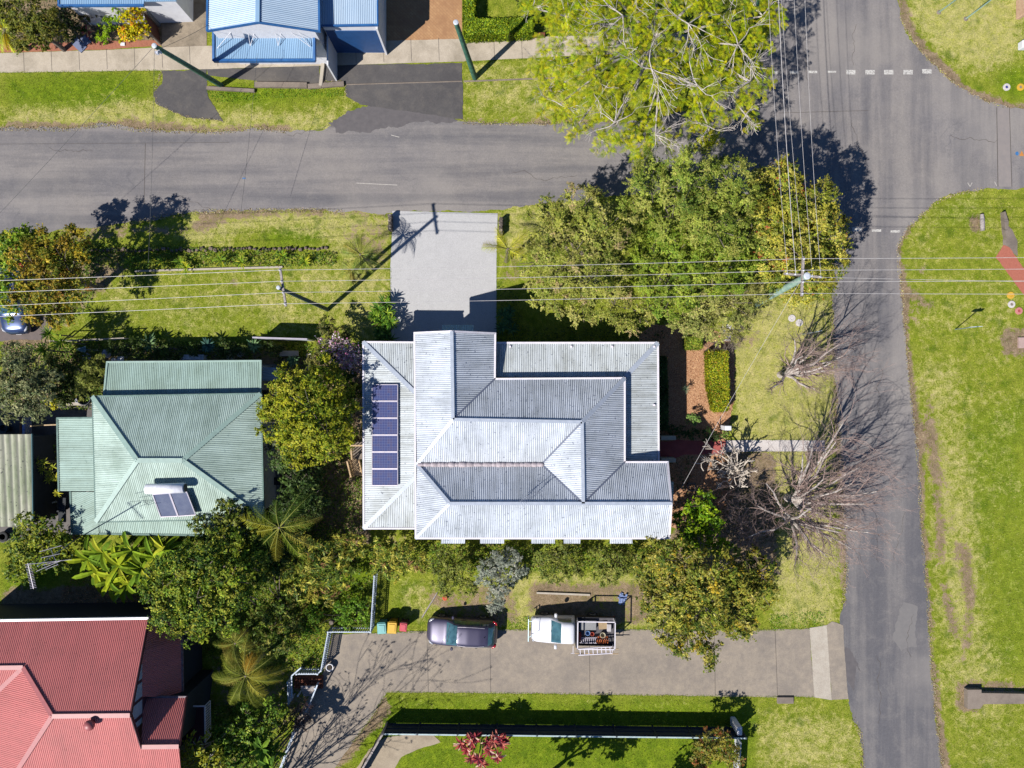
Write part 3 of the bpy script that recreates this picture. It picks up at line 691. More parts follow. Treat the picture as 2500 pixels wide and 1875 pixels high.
mb = MB(); c1,c2,c3,c4 = (140,1021,2.7),(232,1020,3.05),(234,1199,3.05),(144,1199,2.7)
roof_faces(mb, [(c1,c2,c3,c4)])
d1,d2,d3,d4,d5,d6 = (172,1201,2.75),(235,1201,3.0),(238,1262,3.05),(640,1256,3.05),(560,1312,2.7),(176,1302,2.7)
roof_faces(mb, [(d1,d2,d3,(242,1303,2.75),d6),(d3,d4,(640,1308,2.7),(242,1303,2.7))]); sr = mb.build('side_roof', m_green_old, gh)
mb = MB(); eaves(mb, [c2,c1,c4]); eaves(mb, [d1,d6,(242,1303,2.7),(600,1308,2.7)]); mb.build('gutter', m_ggut, sr)
mb = MB(); walls(mb, [c1,c2,c3,c4], .3, 2.55); mb.build('wall', m_wall_g, gh)
for px, py in ((180,1298),(260,1299),(360,1300),(450,1300),(550,1302)):
    mb = MB(); P = W(px, py, 2.7); mb.box((P.x,P.y+.1,1.33),(.1,.1,2.66)); mb.build('post', m_wall_g, gh)
# solar hot water unit
t = thing('solar_water_heater', 'silver tank and two dark collector panels on the green roof', 'water heater', W(420,1220,4.3))
mb = MB(); p0, p1 = W(357,1194,5.15), W(451,1191,5.15); d = (p1-p0).normalized()
mb.tube([p0-d*.04, p0, p0+d*.02, p1-d*.02, p1, p1+d*.04], [.12,.27,.31,.31,.27,.12], 20); mb.build('tank', M('tank_white', A(246,246,250,1.6), A(226,226,236,1.8), 3, .25), t, smooth=True)
mb = MB(); mb.tube([p1+d*.041, p1+d*.06], .24, 16); mb.build('end_cap', m_dark, t)
for q in (((373,1207,4.75),(413,1204,4.75),(434,1260,4.05),(393,1262,4.05)), ((415,1204,4.75),(456,1201,4.75),(478,1257,4.05),(436,1260,4.05))):
    mb = MB(); P = [ptw(p) for p in q]; mb.add(P, [(3,2,1,0)], [[(0,0),(1,0),(1,2),(0,2)]]); mb.add([p-Vector((0,0,.06)) for p in P],[(0,1,2,3)],[[(0,0)]*4]); pn = mb.build('collector', M('collector_glass', A(120,126,146), A(104,110,134), 2, .15, spec=.7), t)
    mb = MB(); [mb.beam(P[i], P[(i+1)%4], .05, .07) for i in range(4)]; mb.build('frame', m_alu, pn)
# big tv antenna over the back yard of the green house
t = thing('tall_tv_antenna', 'tall tv antenna on a mast above the yard below the green house', 'tv antenna', W(210,1300,0))
mb = MB(); mb.tube([W(210,1300,0), W(92,1382,8.6)], .035, 8); mb.build('mast', m_steel, t)
mb = MB(); P, Q = W(68,1375,8.4), W(82,1437,8.4); mb.tube([P,Q],.02,6); dd=(Q-P).normalized(); s=Vector((-dd.y,dd.x,0))
for k in range(16):
    c = P.lerp(Q, (k+.5)/16); mb.tube([c-s*.17, c+s*.17], .012, 4)
mb.build('beam_antenna', m_alu, t)
mb = MB()
for a_, b_ in (((96,1347),(150,1332)),((100,1362),(146,1352)),((104,1380),(150,1368)),((112,1390),(142,1378)),((66,1378),(175,1366)),((88,1395),(150,1368)),((123,1339),(141,1380)),((106,1372),(114,1392))):
    mb.tube([W(a_[0],a_[1],8.5), W(b_[0],b_[1],8.5)], .014, 4)
mb.build('element', m_alu, t)

# ---- red house
m_redr = roof_mat('red_roof', A(212,118,113,1.8), A(150,74,72), A(160,100,92), .35, 0.114, .55, .02, .25, .5)
m_rcap = M('red_capping', A(190,104,104), None, 4, .5); m_rgut = M('red_gutter', A(150,140,150), A(120,80,84), 5)
rh = thing('red_roof_house', 'house with red corrugated roof in the bottom left corner', 'house', W(200,1750,0))
e, r = 4.6, 6.9
q1,q2,q3,q4,q5,q6 = (-160,1517,e),(362,1509,e),(318,1746,r),(128,1748,r),(57,1629,5.72),(-160,1632,5.72)
fl = (-40,2010,e); fr = (450,2010,e); fg = (344,1826,6.25); pr1, pr2 = (345,1823,6.2),(437,1822,6.2)
mb = MB()
roof_faces(mb, [(q1,q2,q3,q4,q5,q6), (q4,q3,fg,(437,1827,6.22),fr,fl), (q5,q4,fl,(-60,1740,4.6)), (q6,q5,(-60,1740,4.6),(-160,1740,4.6))])
rf = mb.build('roof', m_redr, rh)
mb = MB(); ridges(mb, [(q4,q3),(q5,q4),(q6,q5),(q4,fl),(q5,(-60,1740,4.6))], .26); mb.build('ridge_capping', m_rcap, rf); mb = MB(); ridges(mb, [(pr1,pr2)], .26); mb.build('ridge_capping', m_rcap, rf)
mb = MB(); eaves(mb, [q1,q2], .14, .16); mb.build('gutter', m_gutter, rf)
mb = MB(); eaves(mb, [q2,q3,fg], .05, .22, -.08); mb.build('barge_board', M('barge', A(96,44,56), None, 4), rf)
# gable wall with clerestory windows
mb = MB(); g0, g1, g2 = W(345,1509,e), W(318,1746,r), W(344,1826,6.25)
def down(p, z): return Vector((p.x, p.y, z))
gw = [down(g0,0), down(g0,e-.1), down(g1,r-.15), down(g2,6.0), down(g2,0)]
for v in gw: v.x = -22.06
mb.add(gw, [(0,1,2,3,4)]); mb.build('gable_wall', M('plum_wall', A(90,50,66), None, 3), rh); m_pg = M('pale_glass', A(190,206,222), None, 2, .2)
for (ya, yb, zt0, zt1) in ((1632,1668,5.85,6.1),(1676,1712,6.15,6.4),(1720,1754,6.45,6.6),(1764,1778,6.5,6.3)):
    pa, pb = W(340,ya,5.9), W(340,yb,5.9)
    mb = MB(); mb.add([(-22.02,pa.y,5.2),(-22.02,pa.y,zt0-.1),(-22.02,pb.y,zt1-.1),(-22.02,pb.y,5.2)], [(3,2,1,0)]); mb.build('window', m_pg, rh)
e2 = 3.4
s1,s2,s3,s4,s5,s6 = (356,1506,4.4),(420,1504,e2),(444,1556,e2),(446,1701,e2),(343,1701,5.2),(346,1593,5.2)
mb = MB(); roof_faces(mb, [(s1,s2,(404,1541,3.8),s6),(s2,s3,(404,1541,3.8)),((404,1541,3.8),s3,s4,s5,s6)])
sr = mb.build('side_roof', m_redr, rh)
mb = MB(); eaves(mb, [s2,s3,s4]); mb.build('gutter', m_rgut, sr)
pe = 4.5
mb = MB(); roof_faces(mb, [((350,1702,pe),(454,1701,pe),pr2,pr1)]); pr = mb.build('porch_roof', m_redr, rh)
mb = MB(); eaves(mb, [(350,1702,pe),(454,1701,pe)]); mb.build('gutter', m_rgut, pr)
mb = MB(); eaves(mb, [(454,1701,pe),pr2], .05, .2, -.08); mb.build('barge_board', M('barge_lit', A(120,60,66), None, 4), pr)  # sunlit tone put into this copy of the barge colour
m_rw = M('dark_cladding', A(44,50,58), A(34,40,46), 4, .8)
mb = MB(); walls(mb, [(-160,1517,e),(362,1509,e),(344,1826,e),(440,1826,e),(440,2010,e),(-160,2010,e)], .4, 4.4); mb.build('wall', m_rw, rh)
mb = MB(); walls(mb, [s1,s2,s3,s4,s5], .25, e2-.1); walls(mb, [(350,1702,pe),(452,1702,pe),(437,1822,pe),(345,1822,pe)], .15, 4.4); mb.build('wall', m_rw, rh)
for y0, y1 in ((1560,1596),(1630,1668)):
    mb = MB(); P, Q = W(449,y0,2.6), W(449,y1,2.6); fr_ = MB()
    mb.box(((P.x+Q.x)/2-.1,(P.y+Q.y)/2,2.2),(.06,abs(P.y-Q.y),1.0)); wo = mb.build('window', m_glass, rh)
    for z in (1.7, 2.2, 2.72): fr_.box(((P.x+Q.x)/2-.06,(P.y+Q.y)/2,z),(.08,abs(P.y-Q.y)+.1,.07))
    for k in range(5): fr_.box(((P.x+Q.x)/2-.06,P.y+(Q.y-P.y)*k/4,2.2),(.08,.06,1.1))
    fr_.build('frame', m_gutter, wo)
# whirlybird vent
mb = MB(); c = W(222,1768,7.0); mb.lathe(c+Vector((0,0,-.4)), [(.12,0),(.14,.35),(.26,.42),(.30,.55),(.27,.68),(.16,.78),(.03,.80)], 20); mb.build('roof_vent', m_rcap, rh, smooth=True)
# rear deck of the red house
mb = MB(); mb.prism([tuple(W(x,y,2.2)[:2]) for x,y in ((452,1730),(500,1728),(500,1830),(448,1830))], 1.95, 2.1); mb.build('deck', M('deck_red', A(96,48,56), None, 5), rh)
mb = MB()
P, Q = W(500,1724,3.0), W(501,1812,3.0)
mb.beam(P, Q, .07, .07); mb.beam(P-Vector((0,0,.8)), Q-Vector((0,0,.8)), .05, .05); R_ = W(472,1724,3.0); mb.beam(R_, P, .07, .07)
for k in range(15): c = P.lerp(Q, k/14); mb.box((c.x,c.y,2.6),(.05,.05,.8))
mb.build('railing', m_gutter, rh)
for x in (486,494):
    pass
# ---- blue shop
m_blue = roof_mat('blue_roof', A(190,210,228,1.8), A(84,132,186), A(150,186,214), .25, 0.114, .5, .03, .25, .2)
m_blue2 = roof_mat('blue_roof_bright', A(150,186,216,1.9), A(56,116,186), A(100,150,190), .2, 0.114, .5, .03, .25, .2)
m_bb = M('blue_trim', A(52,116,180), A(40,96,160), 3, .5); m_white = M('white_paint', A(246,246,250,1.9), A(232,232,238,1.9), 3, .6)
bs_ = thing('blue_roof_shop', 'building with pale blue corrugated roof and an awning over the footpath', 'shop', W(690,20,0))
e, r = 4.5, 5.7
f1,f2,f3 = (506,75,e),(629,54,r),(780,76,e); f4,f5,f6 = (512,-260,e),(632,-280,r),(776,-260,e)
mb = MB(); roof_faces(mb, [(f1,f2,f5,f4),(f2,f3,f6,f5)]); rf = mb.build('roof', m_blue, bs_)
mb = MB(); ridges(mb, [(f2,f5)], .24); mb.build('ridge_capping', m_blue2, rf)
mb = MB(); eaves(mb, [f4,f1], .12, .2); eaves(mb, [f3,f6], .12, .2); eaves(mb, [f1,f2,f3], .05, .2, -.06); mb.build('gutter', m_bb, rf)
mb = MB(); P1, P2, P3 = ptw(f1), ptw(f2), ptw(f3); gy = P1.y-.02
mb.add([(P1.x+.3,gy,0),(P3.x-.3,gy,0),(P3.x-.3,gy,e-.1),(P2.x,gy,r-.2),(P1.x+.3,gy,e-.1)], [(0,1,2,3,4)])
mb.prism([(P1.x+.3,gy+.01),(P3.x-.3,gy+.01),(P3.x-.3,gy+9),(P1.x+.3,gy+9)], 0, 4.3); mb.build('wall', m_white, bs_)
k1,k2,k3,k4 = (522,72,3.7),(767,72,3.7),(768,147,3.35),(522,148,3.35)
mb = MB(); roof_faces(mb, [(k1,k2,k3,k4)]); aw = mb.build('awning', m_blue2, bs_)
mb = MB(); eaves(mb, [k1,k4,k3,k2], .14, .26, -.04); mb.build('fascia', m_bb, aw)
mb = MB()
for (x0,y0),(x1,y1) in (((603,62),(611,112)),((628,58),(611,112)),((668,62),(679,112)),((690,60),(679,112)),((690,64),(757,114)),((720,66),(757,114)),((575,65),(530,118))):
    mb = MB(); mb.tube([W(x0,y0,4.6), W(x1,y1,3.62)], .018, 5); mb.build('stay', m_white, aw)
h1,h2,h3,h4 = (784,63,3.7),(922,61,3.7),(920,-260,3.9),(784,-260,3.9)
mb = MB(); roof_faces(mb, [(h1,h2,h3,h4)]); lr = mb.build('side_roof', m_blue, bs_)
mb = MB(); eaves(mb, [h1,h2,h3], .1, .16); mb.build('gutter', m_bb, lr)
P, Q = ptw(h1), ptw(h2)
mb = MB(); mb.prism([(P.x+.05,P.y+.04),(Q.x-.12,P.y+.04),(Q.x-.12,P.y+9),(P.x+.05,P.y+9)], 0, 3.55); mb.build('wall', m_white, bs_)
mb = MB(); mb.box(((P.x+Q.x)/2, P.y+.02, 1.6),(3.3,.05,2.9)); mb.build('roller_door', M('navy_door', A(40,90,150), A(34,80,136), 3, .5), bs_)
mb = MB(); mb.box((Q.x-.10, P.y-.02, 1.75),(.12,.16,3.5)); mb.build('side_wall', m_white, bs_); mb = MB(); mb.box((P.x+.05, P.y-.9, 1.2),(.1,1.9,2.4)); mb.build('side_wall', m_white, bs_)

# blue house top left
b2 = thing('blue_roof_cottage', 'cottage whose bright blue roof edge shows at the top left', 'house', W(240,-60,0))
mb = MB(); roof_faces(mb, [((142,-200,3.6),(430,-200,3.6),(430,2,3.2),(352,3,3.2),(350,13,3.1),(144,14,3.1))]); rf = mb.build('roof', m_blue2, b2)
mb = MB(); eaves(mb, [(142,-200,3.6),(144,14,3.1),(350,13,3.1)], .12, .16); mb.build('gutter', m_bb, rf)
mb = MB(); mb.prism([tuple(W(x,y,3)[:2]) for x,y in ((155,-180),(420,-180),(420,-6),(155,4))], 0, 2.95); mb.build('wall', m_white, b2)
# timber fence between the blue cottage and the concrete yard
t = thing('timber_side_fence', 'brown timber and steel fence beside the concrete yard', 'fence', W(384,60,0))
for (ya, yb, mt) in ((0,36,M('rusty_board', A(176,112,74), A(130,80,54), 7)),(36,64,M('grey_steel', A(120,130,140), None, 5)),(64,108,M('brown_board', A(110,62,46), A(80,46,34), 7))):
    mb = MB(); P, Q = W(385,ya,.0), W(392,yb,0); mb.beam(P+Vector((0,0,.85)), Q+Vector((0,0,.85)), .06, 1.7); mb.build('panel', mt, t)
for y in (0,36,64,108):
    mb = MB(); P = W(385+y*.06,y,0); mb.box((P.x,P.y,.9),(.12,.12,1.8)); mb.build('post', m_old, t)

# old shed at the left edge
sh = thing('old_shed', 'shed with mossy grey ribbed roof at the left edge', 'shed', W(20,1180,0))
m_shed = roof_mat('mossy_shed_roof', A(196,194,172), A(70,70,74), A(130,146,104), .8, 0.44, .85, 0, .6, .8)
z = 2.6; mb = MB(); roof_faces(mb, [((-160,1062,z),(78,1060,z),(81,1285,z-.25),(-160,1288,z-.25))], pitch=.44, amp=.03, seg=8); rf = mb.build('roof', m_shed, sh)
mb = MB(); mb.prism([tuple(W(x,y,z)[:2]) for x,y in ((-150,1068),(72,1068),(75,1278),(-150,1280))], 0, 2.3); mb.build('wall', m_rw, sh)
mb = MB(); eaves(mb, [(78,1060,z),(81,1285,z-.25)], .06, .12); mb.build('fascia', M('teal_trim', A(40,100,110), None, 4), sh)
# lean-to box beside the green house
t = thing('side_cupboard', 'small pale blue grey lean-to roof against the green house', 'shed', W(660,910,0))
mb = MB(); roof_faces(mb, [((640,897,2.2),(680,897,1.9),(677,929,1.9),(640,929,2.2))]); mb.build('roof', M('bluegrey_sheet', A(168,184,200), A(150,168,186), 3), t)
mb = MB(); mb.prism([tuple(W(x,y,2)[:2]) for x,y in ((642,899),(677,899),(674,927),(642,927))], 0, 1.85); mb.build('wall', m_wall_g, t)
# ------------------------------------------------------------------ vegetation
def arr_mesh(name, V, cols, mat, parent=None, vpf=4, org=None):
    """V: (n, vpf, 3) world coordinates, cols: (n, 3)"""
    n = len(V); org = ORG.get(parent.name) if parent is not None else (org or Vector((0,0,0)))
    V = V - np.array(org)
    me = bpy.data.meshes.new(name); me.vertices.add(n*vpf); me.vertices.foreach_set('co', V.reshape(-1).astype('f'))
    me.loops.add(n*vpf); me.loops.foreach_set('vertex_index', np.arange(n*vpf, dtype='i'))
    me.polygons.add(n); me.polygons.foreach_set('loop_start', (np.arange(n)*vpf).astype('i')); me.polygons.foreach_set('loop_total', np.full(n, vpf, 'i'))
    c = np.ones((n, vpf, 4)); c[..., :3] = cols[:, None]
    a = me.color_attributes.new('Col', 'FLOAT_COLOR', 'POINT'); a.data.foreach_set('color', c.reshape(-1).astype('f'))
    me.materials.append(mat); me.update()
    o = bpy.data.objects.new(name, me); COL.objects.link(o)
    if parent is not None: o.parent = parent
    else: o.location = org
    ORG[o.name] = Vector(org); return o
def unit(a): return a/np.maximum(np.linalg.norm(a, axis=-1, keepdims=True), 1e-9)
def leaves(C, N, L, Wd, jit=0.35, axis=None):
    n = len(C); N = unit(N)
    r = NP.normal(size=(n, 3)) if axis is None else axis + NP.normal(size=(n, 3))*.25
    a = unit(r - N*(r*N).sum(1, keepdims=True)); b = np.cross(N, a)
    l = L*(1+jit*NP.uniform(-1, 1, (n, 1))); w_ = Wd*(1+jit*NP.uniform(-1, 1, (n, 1)))
    return np.stack([C-a*l/2, C-b*w_/2+a*l*.05, C+a*l/2, C+b*w_/2+a*l*.05], 1)
def pal(n, cols, wts, var=.18, idx=None):
    cols = np.array([c[:3] for c in cols]); wts = np.array(wts, float); wts /= wts.sum()
    if idx is None: idx = NP.choice(len(cols), n, p=wts)
    c = cols[idx]; return np.clip(c*(1+NP.normal(size=(n, 1))*var)*(1+NP.normal(size=(n, 3))*var*.25), .004, .9)
m_leaf = leaf_mat('foliage', .32, .5); m_leaf_g = leaf_mat('glossy_foliage', .28, .55)
m_bark = M('grey_bark', A(150,136,124), A(104,92,82), 6, .9); m_bark_p = M('pale_bark', A(214,204,196), A(160,146,136), 5, .8, lo=.45)
def crown_pts(blobs, rc, dens, leafA, zs=.78, low=-.25, fill=.10):
    Cs, Ns, Id = [], [], []; cid = 0
    for (B, R) in blobs:
        B = np.array(B)
        k = max(4, int(2*math.pi*R*R*1.15/(math.pi*rc*rc)))
        d = unit(NP.normal(size=(k*3, 3))); d = d[d[:, 2] > low][:k]
        rad = R*NP.uniform(.62, 1.0, (len(d), 1)); cc = B + d*rad*np.array([1, 1, zs])
        for c, dd in zip(cc, d):
            rr = rc*NP.uniform(.45, 1.45); m = max(5, int(dens*math.pi*rr*rr/leafA))
            kt = max(6, int(9*rr/.3)); tw = unit(NP.normal(size=(kt, 3))+dd*.5); tw[:, 2] = np.abs(tw[:, 2])*.9-.12; ln = NP.uniform(.6, 1.35, kt)
            ti = NP.integers(0, kt, m); u = tw[ti]; s_ = NP.uniform(.12, 1.0, (m, 1))**.8
            p = c + u*(rr*ln[ti][:, None]*s_)*np.array([1, 1, .8]) + NP.normal(size=(m, 3))*(.085*rr+.012)*(1.25-s_)
            Cs.append(p); Ns.append(u*.55 + dd*.35 + np.array([0, 0, .55]) + NP.normal(size=(m, 3))*.42); Id.append(np.full(m, cid)); cid += 1
        m = int(fill*2*math.pi*R*R/leafA)
        u = unit(NP.normal(size=(m, 3))); Cs.append(B + u*R*NP.uniform(.1, .8, (m, 1))*np.array([1, 1, zs])); Ns.append(NP.normal(size=(m, 3))+np.array([0,0,.6])); Id.append(np.full(m, cid)); cid += 1
    return np.concatenate(Cs), np.concatenate(Ns), np.concatenate(Id)
def tree(name, label, cat, blobs, cols, wts, L=.2, Wd=.1, rc=.45, dens=1.25, base=None, trunk_r=.2, bark=None, group=None, zs=.78, var=.16, mat=None, low=-.25, fill=.22, limbs=True, clumpvar=.16, gloss=False):
    """blobs: (px, py, z, radius in photo pixels)"""
    BW = [(W(x, y, z), rp*pm(z)) for x, y, z, rp in blobs]
    if base is None:
        c = sum((b_[0] for b_ in BW), Vector((0,0,0)))/len(BW); base = (c.x, c.y, 0)
    t = thing(name, label, cat, base, group)
    C, N, I = crown_pts(BW, rc, dens, L*Wd*.5, zs, low, fill)
    keep = C[:, 2] > .03; C, N, I = C[keep], N[keep], I[keep]
    V = leaves(C, N, L, Wd)
    cv = NP.normal(size=I.max()+1)*clumpvar; idxc = NP.choice(len(cols), I.max()+1, p=np.array(wts)/sum(wts))
    pick = np.where(NP.uniform(size=len(C)) < .6, idxc[I], NP.choice(len(cols), len(C), p=np.array(wts)/sum(wts)))
    col = pal(len(C), cols, wts, var, pick)*(1+cv[I])[:, None]
    col = np.clip(col, .003, .9)
    arr_mesh('crown', V, col, mat or m_leaf, t)
    mb = MB(); b0 = Vector(base)
    top = sum((b_[0] for b_ in BW), Vector((0,0,0)))/len(BW); fork = b0.lerp(Vector((top.x, top.y, top.z)), .45)
    mb.tube([b0-Vector((0,0,.05)), b0.lerp(fork, .5)+Vector((rnd.uniform(-.1,.1), rnd.uniform(-.1,.1), 0)), fork], [trunk_r*1.25, trunk_r, trunk_r*.85], 8)
    for B, R in BW:
        mid = fork.lerp(B, .5)+Vector((rnd.uniform(-.2,.2), rnd.uniform(-.2,.2), .1)); mb.tube([fork, mid, B], [trunk_r*.55, trunk_r*.4, trunk_r*.15], 6)
        if limbs:
            for k in range(5):
                d = Vector((rnd.uniform(-1,1), rnd.uniform(-1,1), rnd.uniform(.0,1))).normalized()
                mb.tube([B, B+d*R*.5+Vector((0,0,.05)), B+d*R*.85], [trunk_r*.14, trunk_r*.09, .012], 4)
    mb.build('trunk', bark or m_bark, t)
    return t
G = lambda r, g, b, k=1.5: A(r, g, b, k)
# --- jacaranda with feathery pinnate leaves and pale bare limbs
def branch(mb, p, d, L, r, depth, R_, spread=.5, kids=3, up=.05, taper=.62, minr=.006, sides=5, tips=None, wander=.18):
    n = 3 if depth > 1 else 2; pts = [p]; rs = [r]; q = p.copy(); dd = d.copy()
    for k in range(n):
        dd = (dd + Vector((R_.gauss(0, wander), R_.gauss(0, wander), R_.gauss(0, wander)+up))).normalized()
        q = q + dd*L/n; pts.append(q.copy()); rs.append(max(minr, r*(1-(1-taper)*(k+1)/n)))
    mb.tube(pts, rs, sides if depth > 2 else 4 if depth > 1 else 3, cap=False)
    if depth <= 0:
        if tips is not None: tips.append((q.copy(), dd.copy()))
        return
    for k in range(kids):
        i = R_.randint(1, n) if k else n
        s = Vector((R_.gauss(0,1), R_.gauss(0,1), R_.gauss(0,.7))); s = (s - dd*s.dot(dd)).normalized()
        nd = (dd + s*spread*R_.uniform(.6, 1.4)).normalized()
        branch(mb, pts[i], nd, L*R_.uniform(.6, .85), rs[i]*.72, depth-1, R_, spread, kids, up, taper, minr, sides, tips, wander)
def jac():
    R_ = random.Random(11)
    blobs = [(1385,60,6.5,85),(1350,150,6,60),(1365,255,5.6,55),(1450,180,7.3,90),(1520,40,7.8,95),(1500,300,6,72),(1590,170,8.2,100),(1600,330,5.4,60),(1560,350,4.8,42),
             (1680,60,8.3,100),(1700,210,7.6,92),(1730,310,5.4,55),(1740,350,3.8,30),(1800,110,7.4,85),(1830,200,6.5,62),(1860,40,6.5,60),(1480,350,4.4,34),(1820,280,5,40),
             (1420,-60,7,95),(1560,-80,8,100),(1700,-90,8,100),(1820,-80,7,90),(1340,220,5,40),(1300,20,5.6,30),(1400,320,4.8,30)]
    base = W(1610, 70, 4.5); base.z = 0
    t = thing('jacaranda_tree', 'wide yellow-green feathery tree with bare silvery branches overhanging the road', 'tree', base)
    mb = MB(); mb.tube([base, base+Vector((.1,0,1.4)), base+Vector((0,.1,2.6))], [.5,.38,.36], 10); mb.build('trunk', m_bark_p, t)
    mb = MB(); fork = base+Vector((0,.1,2.5)); tips = []
    for i, (x, y, z, rp) in enumerate(blobs):
        up_ = 1480 < x < 1840 and y < 345
        B = W(x, y, z+(.75 if up_ else -.1)); mid = fork.lerp(B, .5)+Vector((R_.uniform(-.5,.5), R_.uniform(-.5,.5), 1.1))
        mb.tube([fork, fork.lerp(mid, .5)+Vector((0,0,.3)), mid, B], [.13,.09,.06,.04], 6)
        for k in range(5 if up_ else 3):
            d = Vector((R_.gauss(0,1), R_.gauss(0,1), R_.uniform(-.1,.35))).normalized()
            branch(mb, B+Vector((0,0,.1)), d, rp*pm(z)*.62, .034, 2, R_, .55, 3, .02, .6, .010, 4, tips)
    mb.build('branch', m_bark_p, t)
    # pinnate fronds: a rachis with paired leaflets, in sprays
    P, D, K_ = [], [], []
    for i, (x, y, z, rp) in enumerate(blobs):
        B = np.array(W(x, y, z)); R = rp*pm(z); k = int(20*R*R/4.0*4.6)
        for c in range(k):
            d = unit(NP.normal(size=3)); d[2] = abs(d[2])*1.0-.25; o = B + d*R*NP.uniform(.45, 1.0)*np.array([1,1,.55])
            for _ in range(7):
                a = unit(np.array([d[0]*.6+NP.normal()*.9, d[1]*.6+NP.normal()*.9, NP.normal()*.25-.1])); P.append(o+NP.normal(size=3)*.07); D.append(a); K_.append((i, c))
    P, D = np.array(P), np.array(D); n = len(P)
    L = NP.uniform(.24, .40, (n, 1)); V = []; cols = []
    side = unit(np.cross(D, np.array([0,0,1.]))); cl = pal(n, [G(184,188,20,1.4),G(158,172,24,1.4),G(200,186,36,1.4),G(116,142,30,1.4),G(150,150,60,1.4)], [4,4,1.6,3,.5], .10)
    tone = np.repeat(1+NP.normal(size=n//7+1)*.16, 7)[:n]; cl = np.clip(cl*tone[:, None], .004, .9)
    for j in range(8):
        s = (j+.5)/8; base_ = P + D*L*s + np.array([0,0,-1])*(s*s*L*.35)
        for sg in (-1, 1):
            w_ = L*.27*math.sin(math.pi*(s*.8+.15)); tipv = base_ + side*sg*w_ + D*w_*.35 + np.array([0,0,-.02])
            hw = D*L*.032
            V.append(np.stack([base_-hw, base_+hw, tipv+hw*.5, tipv-hw*.5], 1)); cols.append(cl)
    arr_mesh('crown', np.concatenate(V), np.concatenate(cols), m_leaf, t)
jac()
# --- the dense olive street trees between the house and the road
OL = [G(168,170,74,1.35), G(142,154,60,1.35), G(190,184,104,1.35), G(112,128,50,1.2), G(190,166,120,1.2)]
tree('olive_tree', 'dense olive green tree nearest the silver driveway', 'tree',
     [(1350,545,5.2,62),(1425,505,5.4,54),(1480,565,6.6,76),(1310,640,4.6,56),(1390,635,6.4,76),(1460,660,6.4,80),(1350,710,4.6,62),(1420,745,4.2,50),(1500,745,4.6,66),(1560,765,4.2,48),(1600,745,4.0,42),(1365,540,4.6,50)],
     OL, [4,3,3,1.6,.7], .09, .04, .40, 1.35, group='olive trees along the road verge', trunk_r=.24)
tree('olive_tree', 'large dense olive green tree at the road edge, its top half shading the asphalt', 'tree',
     [(1588,455,7.2,58),(1560,520,6.2,44),(1690,452,8.8,80),(1640,540,6.8,52),(1785,462,8.4,70),(1745,560,8.0,78),(1835,560,6.8,52),(1650,430,7.6,44),(1590,415,6.6,34),(1735,405,7.6,40),(1700,510,7.2,56),(1800,520,6.8,52)],
     [G(154,164,66,1.35), G(126,146,52,1.35), G(180,180,90,1.35), G(98,122,44,1.3)], [4,3,3,1.6], .09, .04, .44, 1.35, group='olive trees along the road verge', trunk_r=.26)
tree('olive_tree', 'bright mid green tree filling the gap between the two olive trees', 'tree',
     [(1600,590,6.2,54),(1660,610,6.6,56),(1590,660,6.0,60),(1680,680,6.2,66),(1740,660,6.4,66),(1640,720,5.4,56),(1790,650,6.0,60),(1560,620,5.4,40)],
     [G(148,166,54,1.35), G(122,148,46,1.35), G(170,176,72,1.35), G(96,126,40,1.3)], [4,3,2,1.6], .095, .042, .40, 1.35, group='olive trees along the road verge', trunk_r=.22)
tree('olive_tree', 'pale olive tree with a ragged foot beside the leaning power pole', 'tree',
     [(1690,755,4.6,64),(1740,770,4.6,62),(1780,740,5.0,66),(1830,720,4.6,48),(1720,715,5.4,60),(1700,790,3.8,38),(1800,790,3.4,34)],
     [G(168,168,88,1.3), G(142,150,72,1.3), G(186,178,110,1.3), G(116,128,60,1.3)], [4,3,3,1.2], .09, .038, .38, 1.3, group='olive trees along the road verge', trunk_r=.2)
tree('red_tipped_tree', 'yellow-green tree flecked with red new leaves at the corner of the crossroad', 'tree',
     [(1900,470,6.6,72),(1860,530,7.0,60),(1880,440,6.4,46),(1950,520,7.2,72),(1990,500,6.4,56),(1910,590,6.8,74),(1990,580,6.6,66),(2030,560,5.8,40),(1880,650,5.6,56),(1960,650,6.0,62),(2020,640,5.2,46),(2040,610,4.8,32),(1960,710,3.6,40),(2000,690,4.2,38),(1920,700,4.0,36)],
     [G(186,178,66), G(142,152,52), G(206,196,92), G(98,116,44), G(176,84,54)], [4,4,3,2.2,.45], .15, .065, .42, 1.2, trunk_r=.25)
# --- round glossy tree between the houses
tree('round_tree', 'round glossy yellow-green tree between the green roof and the silver roof', 'tree',
     [(715,955,5.0,62),(690,1030,5.2,62),(760,1000,6.0,84),(800,1060,5.2,66),(740,1080,5.0,62),(680,985,4.6,46),(790,950,4.8,54),(830,1000,4.6,42),(800,905,4.0,40),(825,950,3.8,44),(830,1060,4.2,40)],
     [G(170,170,38,1.4), G(138,152,36,1.4), G(176,170,60,1.4), G(92,116,32,1.4)], [4,4,2,2], .17, .065, .32, 1.2, trunk_r=.22, gloss=True, mat=m_leaf_g)
